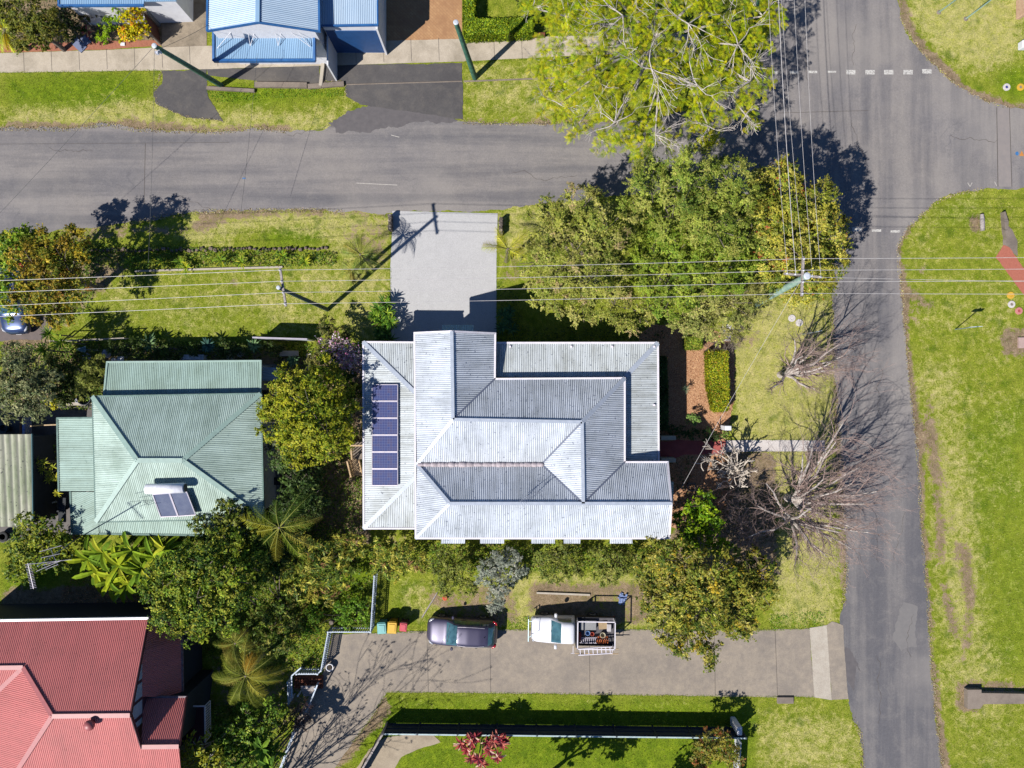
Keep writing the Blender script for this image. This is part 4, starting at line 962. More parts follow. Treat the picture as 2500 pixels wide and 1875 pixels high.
# --- trees south of the main house
tree('spreading_tree', 'large mottled green tree reaching over the lane behind the ute', 'tree',
     [(1600,1400,4.6,56),(1660,1370,5.4,66),(1730,1400,5.8,70),(1640,1450,5.2,70),(1720,1480,5.4,76),(1800,1430,4.8,66),(1790,1500,4.2,56),(1620,1520,4.4,46),(1680,1550,4.2,54),(1730,1580,3.6,34),(1850,1400,4.2,44),(1860,1450,3.8,40),(1590,1450,4,40),(1820,1370,4.2,44),(1600,1340,4,36),(1830,1530,3.4,28),(1725,1612,3.2,14),(1660,1590,3.4,22)],
     [G(166,160,62), G(124,136,46), G(190,178,88), G(84,104,38), G(202,170,44)], [4,4,2.4,2.6,.7], .20, .08, .36, 1.1, trunk_r=.24)
tree('bright_green_tree', 'small bright lime green tree beside the right end of the silver roof', 'tree',
     [(1710,1235,3.6,42),(1680,1275,3.4,38),(1735,1270,3.6,36),(1700,1320,3.2,40),(1755,1340,3.0,30),(1665,1330,2.8,26)],
     [G(140,172,26), G(108,150,24), G(166,186,40), G(70,112,26)], [4,4,2,2], .22, .11, .3, 1.15, trunk_r=.12)
tree('mango_tree', 'big dark and gold glossy tree above the red roofed house', 'tree',
     [(400,1440,4.8,56),(450,1390,5.2,62),(510,1380,5.6,66),(560,1420,5.6,66),(480,1460,5.8,66),(420,1500,4.8,50),(540,1490,5.4,62),(600,1450,4.8,52),(480,1540,4.2,36),(380,1400,4.2,34),(560,1330,5,50),(610,1380,4.6,46)],
     [G(152,166,46), G(108,136,38), G(182,182,66), G(68,98,32)], [3,4,1.8,2.6], .16, .075, .36, 1.1, trunk_r=.25, mat=m_leaf_g)
tree('laurel_tree', 'dark green bushy tree at the lower right corner of the green roof', 'tree',
     [(560,1255,4.2,44),(600,1290,4.2,46),(540,1300,4.4,44),(630,1340,4,44),(500,1285,3.8,30)], [G(110,128,44), G(144,148,60), G(70,94,34)], [4,2,3], .2, .09, .3, 1.0, trunk_r=.16)
tree('dark_shrub_tree', 'dark shady bushy tree between the palm and the silver roof', 'tree',
     [(700,1120,3.4,42),(730,1180,3.6,46),(760,1220,3.2,42),(700,1230,3.2,40),(760,1140,2.8,36),(730,1270,2.8,36)], [G(84,108,48), G(62,84,38), G(120,132,70)], [4,3,1.2], .2, .09, .3, 1.0, trunk_r=.12)
tree('grey_green_shrub', 'grey green shrub with pinkish tips under the round tree', 'shrub', [(672,1090,2.6,22),(690,1115,2.6,26),(715,1130,2.6,22)], [G(140,140,110), G(110,124,92), G(150,90,84)], [4,3,.5], .16, .06, .24, 1.1, trunk_r=.05)
# left side trees
tree('orange_leaf_tree', 'orange and gold leaved tree at the left edge under the power lines', 'tree',
     [(80,640,5.4,56),(120,690,5.4,60),(80,740,4.8,52),(160,640,5.0,52),(180,700,4.8,46),(180,600,4.8,46),(140,760,4,40),(110,600,5,40)],
     [G(186,156,56), G(144,146,44), G(200,176,50), G(92,108,34), G(196,136,66)], [2.6,4,2.4,2.4,.3], .14, .07, .34, 1.15, trunk_r=.2)
tree('lime_tree', 'bright green tree at the left edge beside the orange leaved tree', 'tree',
     [(20,620,4.6,40),(40,590,4.6,36),(0,690,4.6,50),(20,740,4.4,44),(70,575,4,26)], [G(150,176,50), G(104,146,40), G(190,190,60)], [4,3,1.5], .2, .1, .3, 1.15, trunk_r=.16)
tree('grey_leaf_tree', 'grey green tree left of the green roof', 'tree',
     [(60,920,4.2,56),(30,960,4,50),(90,970,4.2,52),(50,870,3.8,40),(110,920,3.8,40),(70,1000,3.4,36),(20,1000,3.2,30)], [G(140,146,98), G(110,120,76), G(168,166,116), G(78,90,58)], [4,3,2,2], .17, .08, .28, 1.1, trunk_r=.15)
tree('feathery_shrub', 'fine yellow green feathery shrub at the top left corner of the green roof', 'shrub', [(215,920,2.8,34),(235,890,2.6,28),(205,950,2.6,26),(240,940,2.4,22)], [G(160,164,76), G(124,136,54)], [3,3], .2, .03, .26, 1.2, trunk_r=.06)
tree('shrub_tree', 'round green tree under the left side roof of the green house', 'tree',
     [(80,1290,3.6,44),(120,1300,3.6,42),(60,1340,3.2,42),(110,1350,3.4,46),(150,1330,3,34),(50,1390,2.6,34),(160,1370,2.6,26)], [G(146,156,44), G(106,128,42), G(70,98,36), G(176,176,60)], [4,3,2,1], .2, .1, .28, 1.1, trunk_r=.15)
tree('dark_bush_tree', 'dark olive bushy tree at the top left corner below the blue roof', 'tree',
     [(70,40,3.2,44),(110,60,3.4,44),(60,90,3,38),(100,100,3,34),(140,80,2.8,26),(20,30,2.6,30)], [G(116,120,40), G(88,98,36), G(148,140,56)], [4,3,1.4], .16, .07, .26, 1.15, trunk_r=.14)
tree('yellow_shrub', 'golden yellow shrub with orange tips beside the timber fence', 'shrub', [(325,55,1.9,32),(340,80,1.7,24),(310,85,1.7,24),(335,28,1.7,22)], [G(222,206,20), G(196,190,24), G(234,150,40)], [5,3,1.2], .15, .07, .2, 1.2, trunk_r=.05)
tree('green_shrub', 'lime green shrub left of the golden yellow shrub', 'shrub', [(262,68,1.7,22),(252,92,1.4,16),(290,30,1.8,20)], [G(150,180,20), G(120,156,22)], [3,3], .15, .07, .2, 1.2, trunk_r=.05)
tree('dark_shrub', 'dark green shrub between the olive bush and the red plant at top left', 'shrub', [(175,70,1.4,26),(165,35,1.5,24),(215,30,1.2,22),(240,20,1.2,18)], [G(70,90,40), G(90,84,52)], [3,1], .16, .08, .22, 1.1, trunk_r=.05)
# strip of shrubs between the main house and the lane
BAM = [G(190,180,70), G(122,140,50), G(214,206,96), G(80,104,40), G(160,120,80)]
tree('ginger_clump', 'clump of striped yellow-green leaves right of the property corner', 'shrub', [(740,1330,2.8,34),(790,1350,3,38),(840,1340,2.8,36),(770,1400,3,42),(830,1400,2.8,40),(720,1390,2.6,34),(880,1330,2.6,28),(790,1450,2.2,30),(740,1440,2.4,30)], BAM, [3,4,1.6,3,.7], .34, .07, .28, 1.1, trunk_r=.06, group='leafy clumps south of the silver roof')
tree('ginger_clump', 'smaller clump of yellow-green leaves by the first window hoods', 'shrub', [(940,1345,2.4,32),(985,1360,2.5,34),(1020,1375,2.3,26),(960,1390,2.2,30),(930,1380,2.2,22)], BAM, [3,4,2,2,.4], .34, .07, .26, 1.1, trunk_r=.06, group='leafy clumps south of the silver roof')
for nm, lb, bl in (('olive_shrub','olive shrub left of the silvery shrub below the silver roof',[(1080,1370,2.4,36),(1120,1385,2.4,34),(1090,1420,2.2,32),(1140,1430,2,22)]),
                   ('olive_shrub','olive shrub right of the silvery shrub below the silver roof',[(1340,1360,2.2,34),(1380,1350,2.2,30),(1350,1395,2,30),(1400,1385,2,26)]),
                   ('olive_shrub','olive shrub nearest the big tree below the silver roof',[(1470,1360,2.3,34),(1510,1370,2.3,32),(1480,1400,2.1,30),(1540,1380,2.1,26)])):
    tree(nm, lb, 'shrub', bl, [G(136,144,62), G(104,120,50), G(160,160,78)], [4,3,2], .13, .06, .24, 1.15, trunk_r=.06, group='olive shrubs along the lane')
tree('silvery_shrub', 'silvery grey shrub hanging towards the dark car', 'shrub', [(1210,1370,2.5,34),(1240,1360,2.5,28),(1190,1400,2.3,30),(1225,1420,2.2,34),(1215,1460,2,26),(1260,1390,2.2,26),(1205,1480,1.8,12)], [G(170,176,158), G(140,148,130), G(196,196,176)], [4,3,2], .16, .035, .24, 1.2, trunk_r=.07)
tree('autumn_shrub', 'green and russet shrub at the right end of the dark fence', 'shrub', [(1730,1810,2.2,34),(1770,1830,2.2,34),(1720,1850,2,26),(1765,1795,2.2,20),(1790,1860,1.8,24)], [G(170,158,62), G(176,110,62), G(116,132,50), G(150,150,80)], [4,1.4,3,2], .16, .06, .24, 1.1, trunk_r=.06)
tree('broadleaf_shrub', 'lush green shrubs in the bottom left garden beside the lane', 'shrub', [(560,1800,3,44),(620,1790,2.8,40),(640,1840,2.6,40),(580,1850,2.8,44),(520,1860,2.8,34),(660,1740,2.4,34),(600,1745,2.6,30)], [G(116,144,44), G(76,112,36), G(160,172,60)], [4,4,1.2], .22, .11, .28, 1.05, trunk_r=.08, group=None)
tree('yellow_leaf_tree', 'sparse yellow green tree at the corner of the red roof', 'tree', [(480,1820,4.4,32),(510,1850,4.2,34),(460,1860,4.2,30),(540,1870,4,30)], [G(176,172,52), G(132,142,44)], [3,3], .28, .09, .3, .55, trunk_r=.1, bark=m_bark_p)
tree('pink_orchid_shrub', 'brown green shrub behind the pink magnolia', 'shrub', [(800,800,1.8,26),(830,820,1.8,26),(790,850,1.6,24),(830,870,1.6,22),(770,880,1.6,20)], [G(130,124,64), G(96,104,48)], [3,3], .15, .06, .22, 1.1, trunk_r=.05)
tree('side_hedge_shrub', 'green shrub behind the round tree near the lower silver roof', 'shrub', [(800,900,2.6,32),(840,920,2.6,30),(860,960,2.4,26),(855,1010,2.2,20)], [G(96,116,44), G(132,142,56), G(70,90,36)], [4,2,3], .18, .08, .26, 1.1, trunk_r=.06)
tree('garden_tree', 'tree whose shadow falls on the lawn from below the frame', 'tree', [(1330,2010,5.5,60),(1270,2030,5,60),(1380,2040,5.0,50)], [G(130,146,54)], [1], .3, .15, .4, 1.0, trunk_r=.15)
tree('garden_tree', 'second tree shading the lawn edge from below the frame', 'tree', [(1650,2030,4.5,50),(1600,2050,4.5,50)], [G(130,146,54)], [1], .3, .15, .4, 1.0, trunk_r=.15)
tree('bushy_shrub', 'dense green shrubs in the gully between the palms', 'shrub', [(690,1480,1.6,34),(640,1500,1.6,34),(720,1520,1.4,28),(660,1560,1.5,34),(700,1580,1.2,26),(690,1340,2.6,34),(650,1400,2.6,38),(660,1340,3,34),(610,1560,1.8,30)], [G(130,150,56), G(96,120,44), G(170,166,84), G(74,98,40)], [3,3,1.6,2], .18, .08, .28, 1.1, trunk_r=.06)
tree('bushy_shrub', 'low leafy bushes inside the picket fence above the lane', 'shrub', [(840,1490,1.0,30),(880,1480,1.0,26),(850,1520,.8,22),(890,1515,.8,18),(770,1500,1.2,24),(760,1540,1.0,20)], [G(120,160,44), G(90,130,36), G(150,180,60)], [3,3,1.6], .16, .08, .22, 1.1, trunk_r=.04)

tree('yard_shrub', 'dark green shrubs filling the yard corner left of the green back roof', 'shrub', [(140,875,1.6,30),(165,905,1.5,28),(150,945,1.6,30),(180,935,1.4,24),(125,900,1.6,26),(190,880,1.2,20),(165,975,1.2,20),(230,865,1.2,22)], [G(96,112,48), G(70,88,38), G(130,136,70)], [3,3,1.4], .15, .06, .26, 1.1, trunk_r=.05)
tree('yard_shrub', 'mixed low shrubs behind the agaves above the green back roof', 'shrub', [(330,850,1.0,26),(290,850,1.1,26),(400,855,.9,24),(440,862,.8,20),(560,850,1.0,24),(590,855,.9,22),(665,850,.9,20),(475,855,.8,20),(535,862,.8,16)], [G(90,110,50), G(66,86,40), G(130,140,70)], [3,3,1.2], .14, .06, .24, 1.1, trunk_r=.05)
tree('gold_shrub', 'small bright gold shrub below the grey green tree', 'shrub', [(128,978,1.0,12),(135,990,.9,10)], [G(214,206,40), G(180,176,40)], [3,2], .1, .05, .14, 1.2, trunk_r=.03)
tree('dark_shrub_tree', 'deep green shrub mass under the tall palm beside the laurel', 'tree', [(680,1330,3,34),(640,1310,3,32),(700,1370,2.6,32),(610,1330,3.4,34),(660,1270,3,30)], [G(96,116,44), G(70,90,36), G(140,146,60)], [3,3,1.5], .17, .07, .28, 1.1, trunk_r=.1)
# ------------------------------------------------------------------ palms, blades, bare trees
m_twig = M('brown_twig', A(196,170,160), A(150,124,114), 5, .9)
m_frond = leaf_mat('palm_frond', .35, .4)
def palm(name, label, px, py, z, n, L, cols, wts, seed, drop=.55, el=(.0,.9), group=None, trunk_r=.11, lf=.40, wd=.0125, cat='palm'):
    R_ = np.random.default_rng(seed); C = np.array(W(px, py, z)); base = Vector((C[0]+R_.uniform(-.2,.2), C[1]+R_.uniform(-.2,.2), 0))
    t = thing(name, label, cat, base, group)
    Q, cl = [], []; mr = MB()
    for k in range(n):
        az = 2*math.pi*(k*.381966 + R_.uniform(-.04,.04)); e_ = R_.uniform(*el); l = L*R_.uniform(.8,1.1)
        d = np.array([math.cos(az), math.sin(az), 0]); pts = []; m = 14
        for j in range(m+1):
            s = j/m; pts.append(C + d*l*(math.cos(e_)*s - .12*s*s) + np.array([0,0,1])*(l*math.sin(e_)*s - drop*l*s*s*1.25))
        mr.tube([Vector(p) for p in pts[::2]], [.028*(1-.8*i/7) for i in range(8)], 4, cap=False)
        c0 = np.array(cols[R_.choice(len(cols), p=np.array(wts)/sum(wts))][:3])*(1+R_.normal()*.12); c0 = np.clip(c0 if R_.uniform() > .12 else c0*np.array([1.0,.62,.6]), .004, .9)
        tw = R_.uniform(-.5, .5); nl = 36
        for j in range(nl):
            s = .12+.86*j/nl; i = min(m-1, int(s*m)); f = s*m-i; p = pts[i]*(1-f)+pts[i+1]*f
            ax = unit(pts[i+1]-pts[i]); sd = unit(np.cross(ax, [0,0,1.])); w_ = lf*L/2.2*(math.sin(math.pi*min(1,(s*.85+.12)))**.6)
            for sg in (-1, 1):
                v = unit(sd*sg*(1-.1*tw*sg) + ax*(.55+.5*s) + np.array([0,0,-.45+tw*sg*.4]) + R_.normal(size=3)*.12)
                tip = p + v*w_ + np.array([0,0,-.10*w_]); h_ = ax*wd
                Q.append([p-h_*.8, p+h_*.8, tip+h_*.15, tip-h_*.15]); cl.append(c0*(1+R_.normal()*.10))
    fr = arr_mesh('fronds', np.array(Q), np.clip(np.array(cl), .004, .9), m_frond, t)
    mr.build('frond_stem', M('stem_green', A(170,170,70), None, 3), t)
    mb = MB(); Cv = Vector(C); mb.tube([base-Vector((0,0,.05)), base.lerp(Cv, .6), Cv-Vector((0,0,.15)), Cv+Vector((0,0,.1))], [trunk_r*1.4, trunk_r, trunk_r*1.1, trunk_r*.5], 10); mb.build('trunk', m_bark, t)
    return t
PG = [G(196,192,60), G(140,164,48), G(210,196,90), G(96,124,44)]
palm('palm_tree', 'tall yellow-green palm between the green roof and the silver roof', 682, 1288, 5.2, 13, 3.1, PG, [3,3,2,2], 3, group='feather palms', el=(.0,.75), drop=.4)
palm('palm_tree', 'golden palm beside the steps of the red roofed house', 600, 1650, 4.8, 22, 2.9, [G(196,184,70),G(150,160,56),G(214,196,100),G(110,128,50)], [3,3,2,1], 8, group='feather palms', drop=.5)
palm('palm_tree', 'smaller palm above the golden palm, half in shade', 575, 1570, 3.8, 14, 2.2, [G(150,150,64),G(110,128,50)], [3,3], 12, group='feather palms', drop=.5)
palm('palm_tree', 'palm left of the silver driveway with a shadow on the concrete', 880, 622, 3.0, 15, 2.1, [G(200,190,80),G(150,164,66),G(110,136,56)], [3,3,2], 21, group='feather palms')
palm('palm_tree', 'slim yellow palm right of the silver driveway', 1240, 608, 3.2, 10, 2.4, [G(214,206,60),G(176,184,60)], [3,3], 25, group='feather palms', drop=.4)
palm('cycad', 'bushy dark palm at the foot of the taller palm by the driveway', 860, 660, 1.0, 18, 1.3, [G(120,140,60),G(150,158,76)], [3,2], 31, trunk_r=.08, el=(.2,1.0), cat='cycad')
palm('tree_fern', 'bright tree fern at the top left edge', 12, 75, 2.4, 13, 1.75, [G(196,204,40),G(160,186,44)], [3,2], 35, lf=.40, wd=.03, drop=.3, el=(.0,.5), cat='fern')
def blades(name, label, px, py, z, n, L, wd, cols, wts, seed, el=(.15,1.1), droop=.35, cat='plant', group=None, stem=True, heads=None, mat=None):
    """rosettes of strap leaves; heads = list of (px,py,z) rosette centres"""
    R_ = np.random.default_rng(seed); heads = heads or [(px, py, z)]
    base = W(px, py, z); base.z = 0; t = thing(name, label, cat, base, group); Q, cl = [], []; mb = MB(); cols_ = np.array([c[:3] for c in cols])
    for hx, hy, hz in heads:
        C = np.array(W(hx, hy, hz))
        mb.tube([Vector((C[0]*.5+base.x*.5, C[1]*.5+base.y*.5, 0)), Vector(C)], [.05,.035], 6)
        for k in range(n):
            az = 2*math.pi*(k*.381966)+R_.uniform(-.2,.2); e_ = R_.uniform(*el); l = L*R_.uniform(.7,1.15)
            d = np.array([math.cos(az), math.sin(az), 0]); sd = np.array([-math.sin(az), math.cos(az), 0])
            c0 = cols_[R_.choice(len(cols_), p=np.array(wts)/sum(wts))]*(1+R_.normal()*.15); prev = None
            for j in range(5):
                s = j/4; p = C + d*l*math.cos(e_)*s + np.array([0,0,1])*(l*math.sin(e_)*s - droop*l*s*s)
                w_ = wd*(.45+1.3*s*(1-s)*2) if j < 4 else wd*.05
                up_ = np.array([0,0,w_*.28]); cur = (p-sd*w_/2+up_, p, p+sd*w_/2+up_)
                if prev is not None:
                    cc = np.clip(c0*(1+.05*R_.normal()), .004, .9)
                    Q.append([prev[0], prev[1], cur[1], cur[0]]); Q.append([prev[1], prev[2], cur[2], cur[1]]); cl += [cc, np.clip(cc*1.06, .004, .9)]
                prev = cur
    arr_mesh('leaves', np.array(Q), np.array(cl), mat or m_leaf_g, t); mb.build('stem', m_bark, t); return t
AG = [G(130,160,110), G(90,124,84), G(170,190,130)]
YU = [G(130,164,40), G(90,130,40), G(170,190,70)]
for i, (x, y, r, lb) in enumerate(((365,840,1.0,'pale agave at the fence line left of the round shrubs'),(508,845,.85,'dark blue green agave behind the green back roof'),(620,845,.85,'agave nearest the silver fence above the green roof'),(715,880,.6,'small pale yucca beside the white bench'))):
    blades('agave', lb, x, y, .7, 34, r*.8, .10, AG if i != 1 else [G(86,124,110), G(66,100,90)], [3,3,1][:3 if i != 1 else 2], 40+i, group='spiky agaves')
for i, (x, y, z, lb) in enumerate(((108,855,2.6,'green yucca head lowest on the left, above the grey tree'),(150,835,2.8,'green yucca head nearest the parked car at left'),(120,815,2.4,'upper small yucca head beside the dark pad'))):
    blades('yucca', lb, x, y, z, 46, .75, .045, YU, [3,3,1], 50+i, el=(-.1,1.3), droop=.2, group='yucca heads')
blades('yucca_cluster', 'yellow spiky plant cluster between the old shed and the green house', 110, 1140, 1.6, 16, .42, .05, [G(206,200,70),G(160,170,60)], [3,2], 56, heads=[(92,1125,1.9),(108,1130,1.9),(78,1137,1.6),(85,1155,1.6),(103,1146,1.7),(130,1140,1.6),(122,1155,1.5),(135,1165,1.4),(120,1170,1.3),(140,1204,1.4)])
for i, (x, y, lb) in enumerate(((440,640,'spiky plant at the left of the garden bed by the upper lawn'),(455,652,'pale spiky plant right beside the first one on the upper lawn edge'),(540,635,'yellow strappy plant in the middle of the garden bed by the road wall'),(590,640,'bright green broad plant in the garden bed by the road wall'),(690,625,'yellow strappy clump near the right end of the road wall'),(745,640,'small green rosette left of the driveway palm'),(318,640,'shaded green rosette under the tree shadow by the road'),(395,640,'small yellow strappy plant in the garden bed under the road'))):
    blades('strappy_plant', lb, x, y, .45, 24, .62, .05, [G(190,190,50),G(130,160,40),G(96,130,40)], [2,3,1.5] if i % 2 else [1,3,2], 60+i, group='strappy plants along the road wall')
blades('bromeliad', 'pink and cream striped bromeliad in the top left garden', 214, 76, .7, 26, .55, .09, [G(206,110,110),G(226,190,140),G(150,70,84)], [3,2,2], 71, el=(.1,.8), droop=.2)
blades('cordyline_clump', 'crimson cordyline clump of many rosettes against the dark fence', 1180, 1820, 1.8, 22, .55, .095, [G(170,66,70),G(214,130,110),G(236,196,176),G(110,40,60)], [4,2.4,1.3,2.4], 73, el=(-.1,1.1), droop=.35, heads=[(1125,1815,1.6),(1150,1808,1.9),(1160,1800,1.9),(1190,1812,2.1),(1215,1800,2.0),(1225,1815,2.0),(1140,1830,1.7),(1195,1832,2.0),(1150,1850,1.7),(1168,1852,1.8),(1215,1848,1.9),(1232,1805,1.8),(1175,1862,1.6),(1205,1810,2.1)])
blades('strelitzia_clump', 'green strappy clump between the round tree and the silver driveway', 935, 770, .8, 30, .75, .075, [G(120,156,44),G(80,120,40),G(160,180,60)], [3,3,1], 75, heads=[(925,755,.9),(945,765,.9),(930,785,.8),(955,785,.8),(940,740,.7),(915,770,.8)])
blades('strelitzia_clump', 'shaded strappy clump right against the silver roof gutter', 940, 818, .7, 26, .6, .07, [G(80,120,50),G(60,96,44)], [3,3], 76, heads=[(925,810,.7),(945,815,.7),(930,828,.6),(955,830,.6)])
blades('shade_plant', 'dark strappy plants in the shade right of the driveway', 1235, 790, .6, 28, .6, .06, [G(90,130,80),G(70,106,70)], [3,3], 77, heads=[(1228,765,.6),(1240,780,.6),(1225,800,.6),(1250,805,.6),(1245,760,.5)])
blades('potted_grass', 'dark tufted plant in the middle of the mulch bed', 1675, 950, .6, 22, .38, .03, [G(60,80,60),G(130,150,120)], [3,1], 78)
blades('banana_like_plant', 'row of big glossy yellow-green banana leaves below the green roof', 270, 1390, 2.8, 11, 1.7, .27, [G(172,186,40),G(140,166,38),G(190,192,56),G(112,144,38)], [3,3,1.5,2], 80, el=(-.1,1.0), droop=.5, mat=m_leaf, heads=[(215,1365,2.8),(250,1350,2.9),(290,1380,3.0),(320,1345,2.9),(345,1390,2.9),(270,1420,2.6),(375,1360,2.8),(310,1425,2.6),(235,1395,2.6),(400,1340,2.6)])
blades('canna_clump', 'leafy cannas along the white fence by the lane', 680, 1860, 3.4, 8, 1.05, .26, [G(120,150,44),G(90,126,40)], [3,3], 82, el=(.1,1.0), heads=[(640,1830,3.4),(655,1870,4.0),(630,1890,4.2),(668,1835,2.4),(615,1800,2.8),(600,1900,4.4),(560,1905,4.6),(640,1920,4.4)])
# --- leafless trees
def bare(name, label, cat, px, py, stems, seed, mat, depth=4, kids=3, r0=.12, group=None, spread=.5, up=.05, taper=.62, minr=.006, wander=.18, bud=None, mat2=None):
    """stems: (target px, py, z) ends of the main limbs"""
    R_ = random.Random(seed); base = W(px, py, 0); t = thing(name, label, cat, base, group); tips = []
    mb = MB(); fk = base+Vector((0,0,.8)); mb.tube([base-Vector((0,0,.05)), base+Vector((0,0,.4)), fk], [r0*1.5, r0*1.2, r0], 9)
    tw = MB()
    for (x, y, z) in stems:
        T = W(x, y, z); mid = fk.lerp(T, .5)+Vector((R_.uniform(-.2,.2), R_.uniform(-.2,.2), .25)); q1 = fk.lerp(mid, .5)+Vector((R_.uniform(-.1,.1),R_.uniform(-.1,.1),.1))
        pts = [fk, q1, mid, mid.lerp(T,.5)+Vector((R_.uniform(-.12,.12),R_.uniform(-.12,.12),0)), T]; rs = [r0*.62, r0*.5, r0*.4, r0*.28, r0*.16]
        mb.tube(pts, rs, 6)
        L = (T-fk).length
        for i in range(1, 5):
            d = (pts[i]-pts[i-1]).normalized()
            for k in range(kids):
                s = Vector((R_.gauss(0,1), R_.gauss(0,1), R_.gauss(0,.5))); s = (s-d*s.dot(d)).normalized()
                branch(tw, pts[i], (d+s*spread*1.2).normalized(), L*R_.uniform(.16,.30), rs[i]*.6, depth-1, R_, spread, 3, up, taper, minr, 4, tips, wander)
    mb.build('trunk', mat, t); tw.build('twigs', mat2 or mat, t)
    if bud and tips:
        C = np.array([p for p, d in tips]); C = np.repeat(C, bud[1], 0)+NP.normal(size=(len(C)*bud[1],3))*bud[2]
        N = NP.normal(size=C.shape)+np.array([0,0,.8]); arr_mesh('blossom', leaves(C, N, bud[3], bud[4]), pal(len(C), bud[0], [1]*len(bud[0]), .15), m_leaf, t)
    return t
bare('bare_street_tree', 'leafless grey tree on the verge nearest the power pole', 'tree', 1905, 915,
     [(2060,868,3.4),(2075,900,2.8),(2040,905,2.6),(1940,830,4.6),(1990,850,4.2),(2050,840,5.0),(1990,950,2.8),(1880,950,2.2),(2030,885,4.4),(1960,870,5.4)], 3, m_bark_p, 4, 2, .17, 'leafless trees on the verge', mat2=m_twig, minr=.0045, taper=.55)
bare('bare_street_tree', 'leafless tree below the white concrete path', 'tree', 1922, 1215,
     [(2060,1030,5.6),(2040,1080,5.2),(2100,1140,4.4),(2110,1230,4.2),(2085,1290,3.8),(1960,1110,5.6),(2030,1320,3.4),(1985,1090,6.2),(2140,1200,4.6),(2010,1170,5.4),(2080,1180,5.0)], 5, m_bark_p, 4, 2, .20, 'leafless trees on the verge', mat2=m_twig, minr=.0045, taper=.55)
bare('bare_street_tree', 'twiggy leafless tree spreading pinkish twigs to both sides near the property corner', 'tree', 1918, 1262,
     [(1850,1235,4.0),(1830,1310,3.4),(1940,1380,3.0),(2020,1360,3.6),(2080,1340,3.8),(2120,1300,4.0),(1980,1330,4.8),(1870,1180,4.4),(2050,1300,4.8),(1980,1240,5.6)], 9, m_bark_p, 4, 2, .18, 'leafless trees on the verge', mat2=m_twig, minr=.0045, taper=.55)
bare('bare_shrub', 'tangle of brown leafless twigs above the big mottled tree', 'shrub', 1800, 1290, [(1790,1260,1.8),(1830,1280,2.0),(1810,1330,1.8),(1850,1330,1.8),(1850,1370,1.6),(1770,1310,1.6),(1880,1380,1.5),(1800,1230,1.4)], 15, m_twig, 4, 3, .05, minr=.005, spread=.7)
bare('frangipani', 'bare white branched frangipani beside the red path', 'tree', 1792, 1150, [(1735,1120,1.9),(1750,1100,2.0),(1775,1110,2.2),(1800,1105,2.2),(1825,1125,2.0),(1745,1145,1.8),(1830,1150,1.8),(1765,1175,1.7),(1810,1185,1.6),(1790,1135,2.4)], 21,
     M('frangipani_bark', A(232,220,204,1.8), A(196,182,168,1.8), 5, .8), 2, 2, .13, spread=.75, taper=.9, minr=.030, wander=.20)
bare('pink_magnolia', 'nearly leafless magnolia with pink blossom at the corner of the silver roof', 'tree', 845, 872, [(815,840,2.6),(835,850,2.8),(860,860,2.7),(830,885,2.5),(868,890,2.4),(880,870,2.3),(850,905,2.2),(805,860,2.3)], 23, m_bark_p, 3, 3, .08, spread=.6, minr=.008,
     bud=([G(240,196,220),G(220,140,180),G(250,226,236)], 1, .03, .13, .11))
bare('bare_climber', 'dry grey vine tangle over the white letter stone at the mulch bed', 'shrub', 1775, 828, [(1750,835,1.0),(1790,850,1.1),(1730,842,.9),(1800,845,.9),(1770,860,.9),(1820,790,1.3),(1850,760,1.5),(1790,815,1.2)], 27, m_bark, 3, 3, .05, spread=.7, minr=.006)
bare('dry_bush', 'dry brown twiggy bush under the white timber steps', 'shrub', 735, 1755, [(715,1735,1.2),(740,1725,1.2),(755,1740,1.2),(730,1765,1.1),(750,1765,1.0),(705,1755,1.1),(720,1775,.9)], 33, M('dry_twig', A(130,96,84), A(90,64,56), 5, .9), 4, 3, .05, spread=.8, minr=.006)
bare('lane_corner_tree', 'thin bare branched tree whose shadow falls across the lane from below the frame', 'tree', 640, 1955, [(560,2040,8.5),(600,2010,8.0),(650,2080,9.0),(620,2160,9),(700,2050,7.5),(590,2000,7.0)], 41, m_bark_p, 2, 3, .10, minr=.014, spread=.6,
     bud=([G(140,160,60),G(110,130,50)], 2, .10, .22, .12))
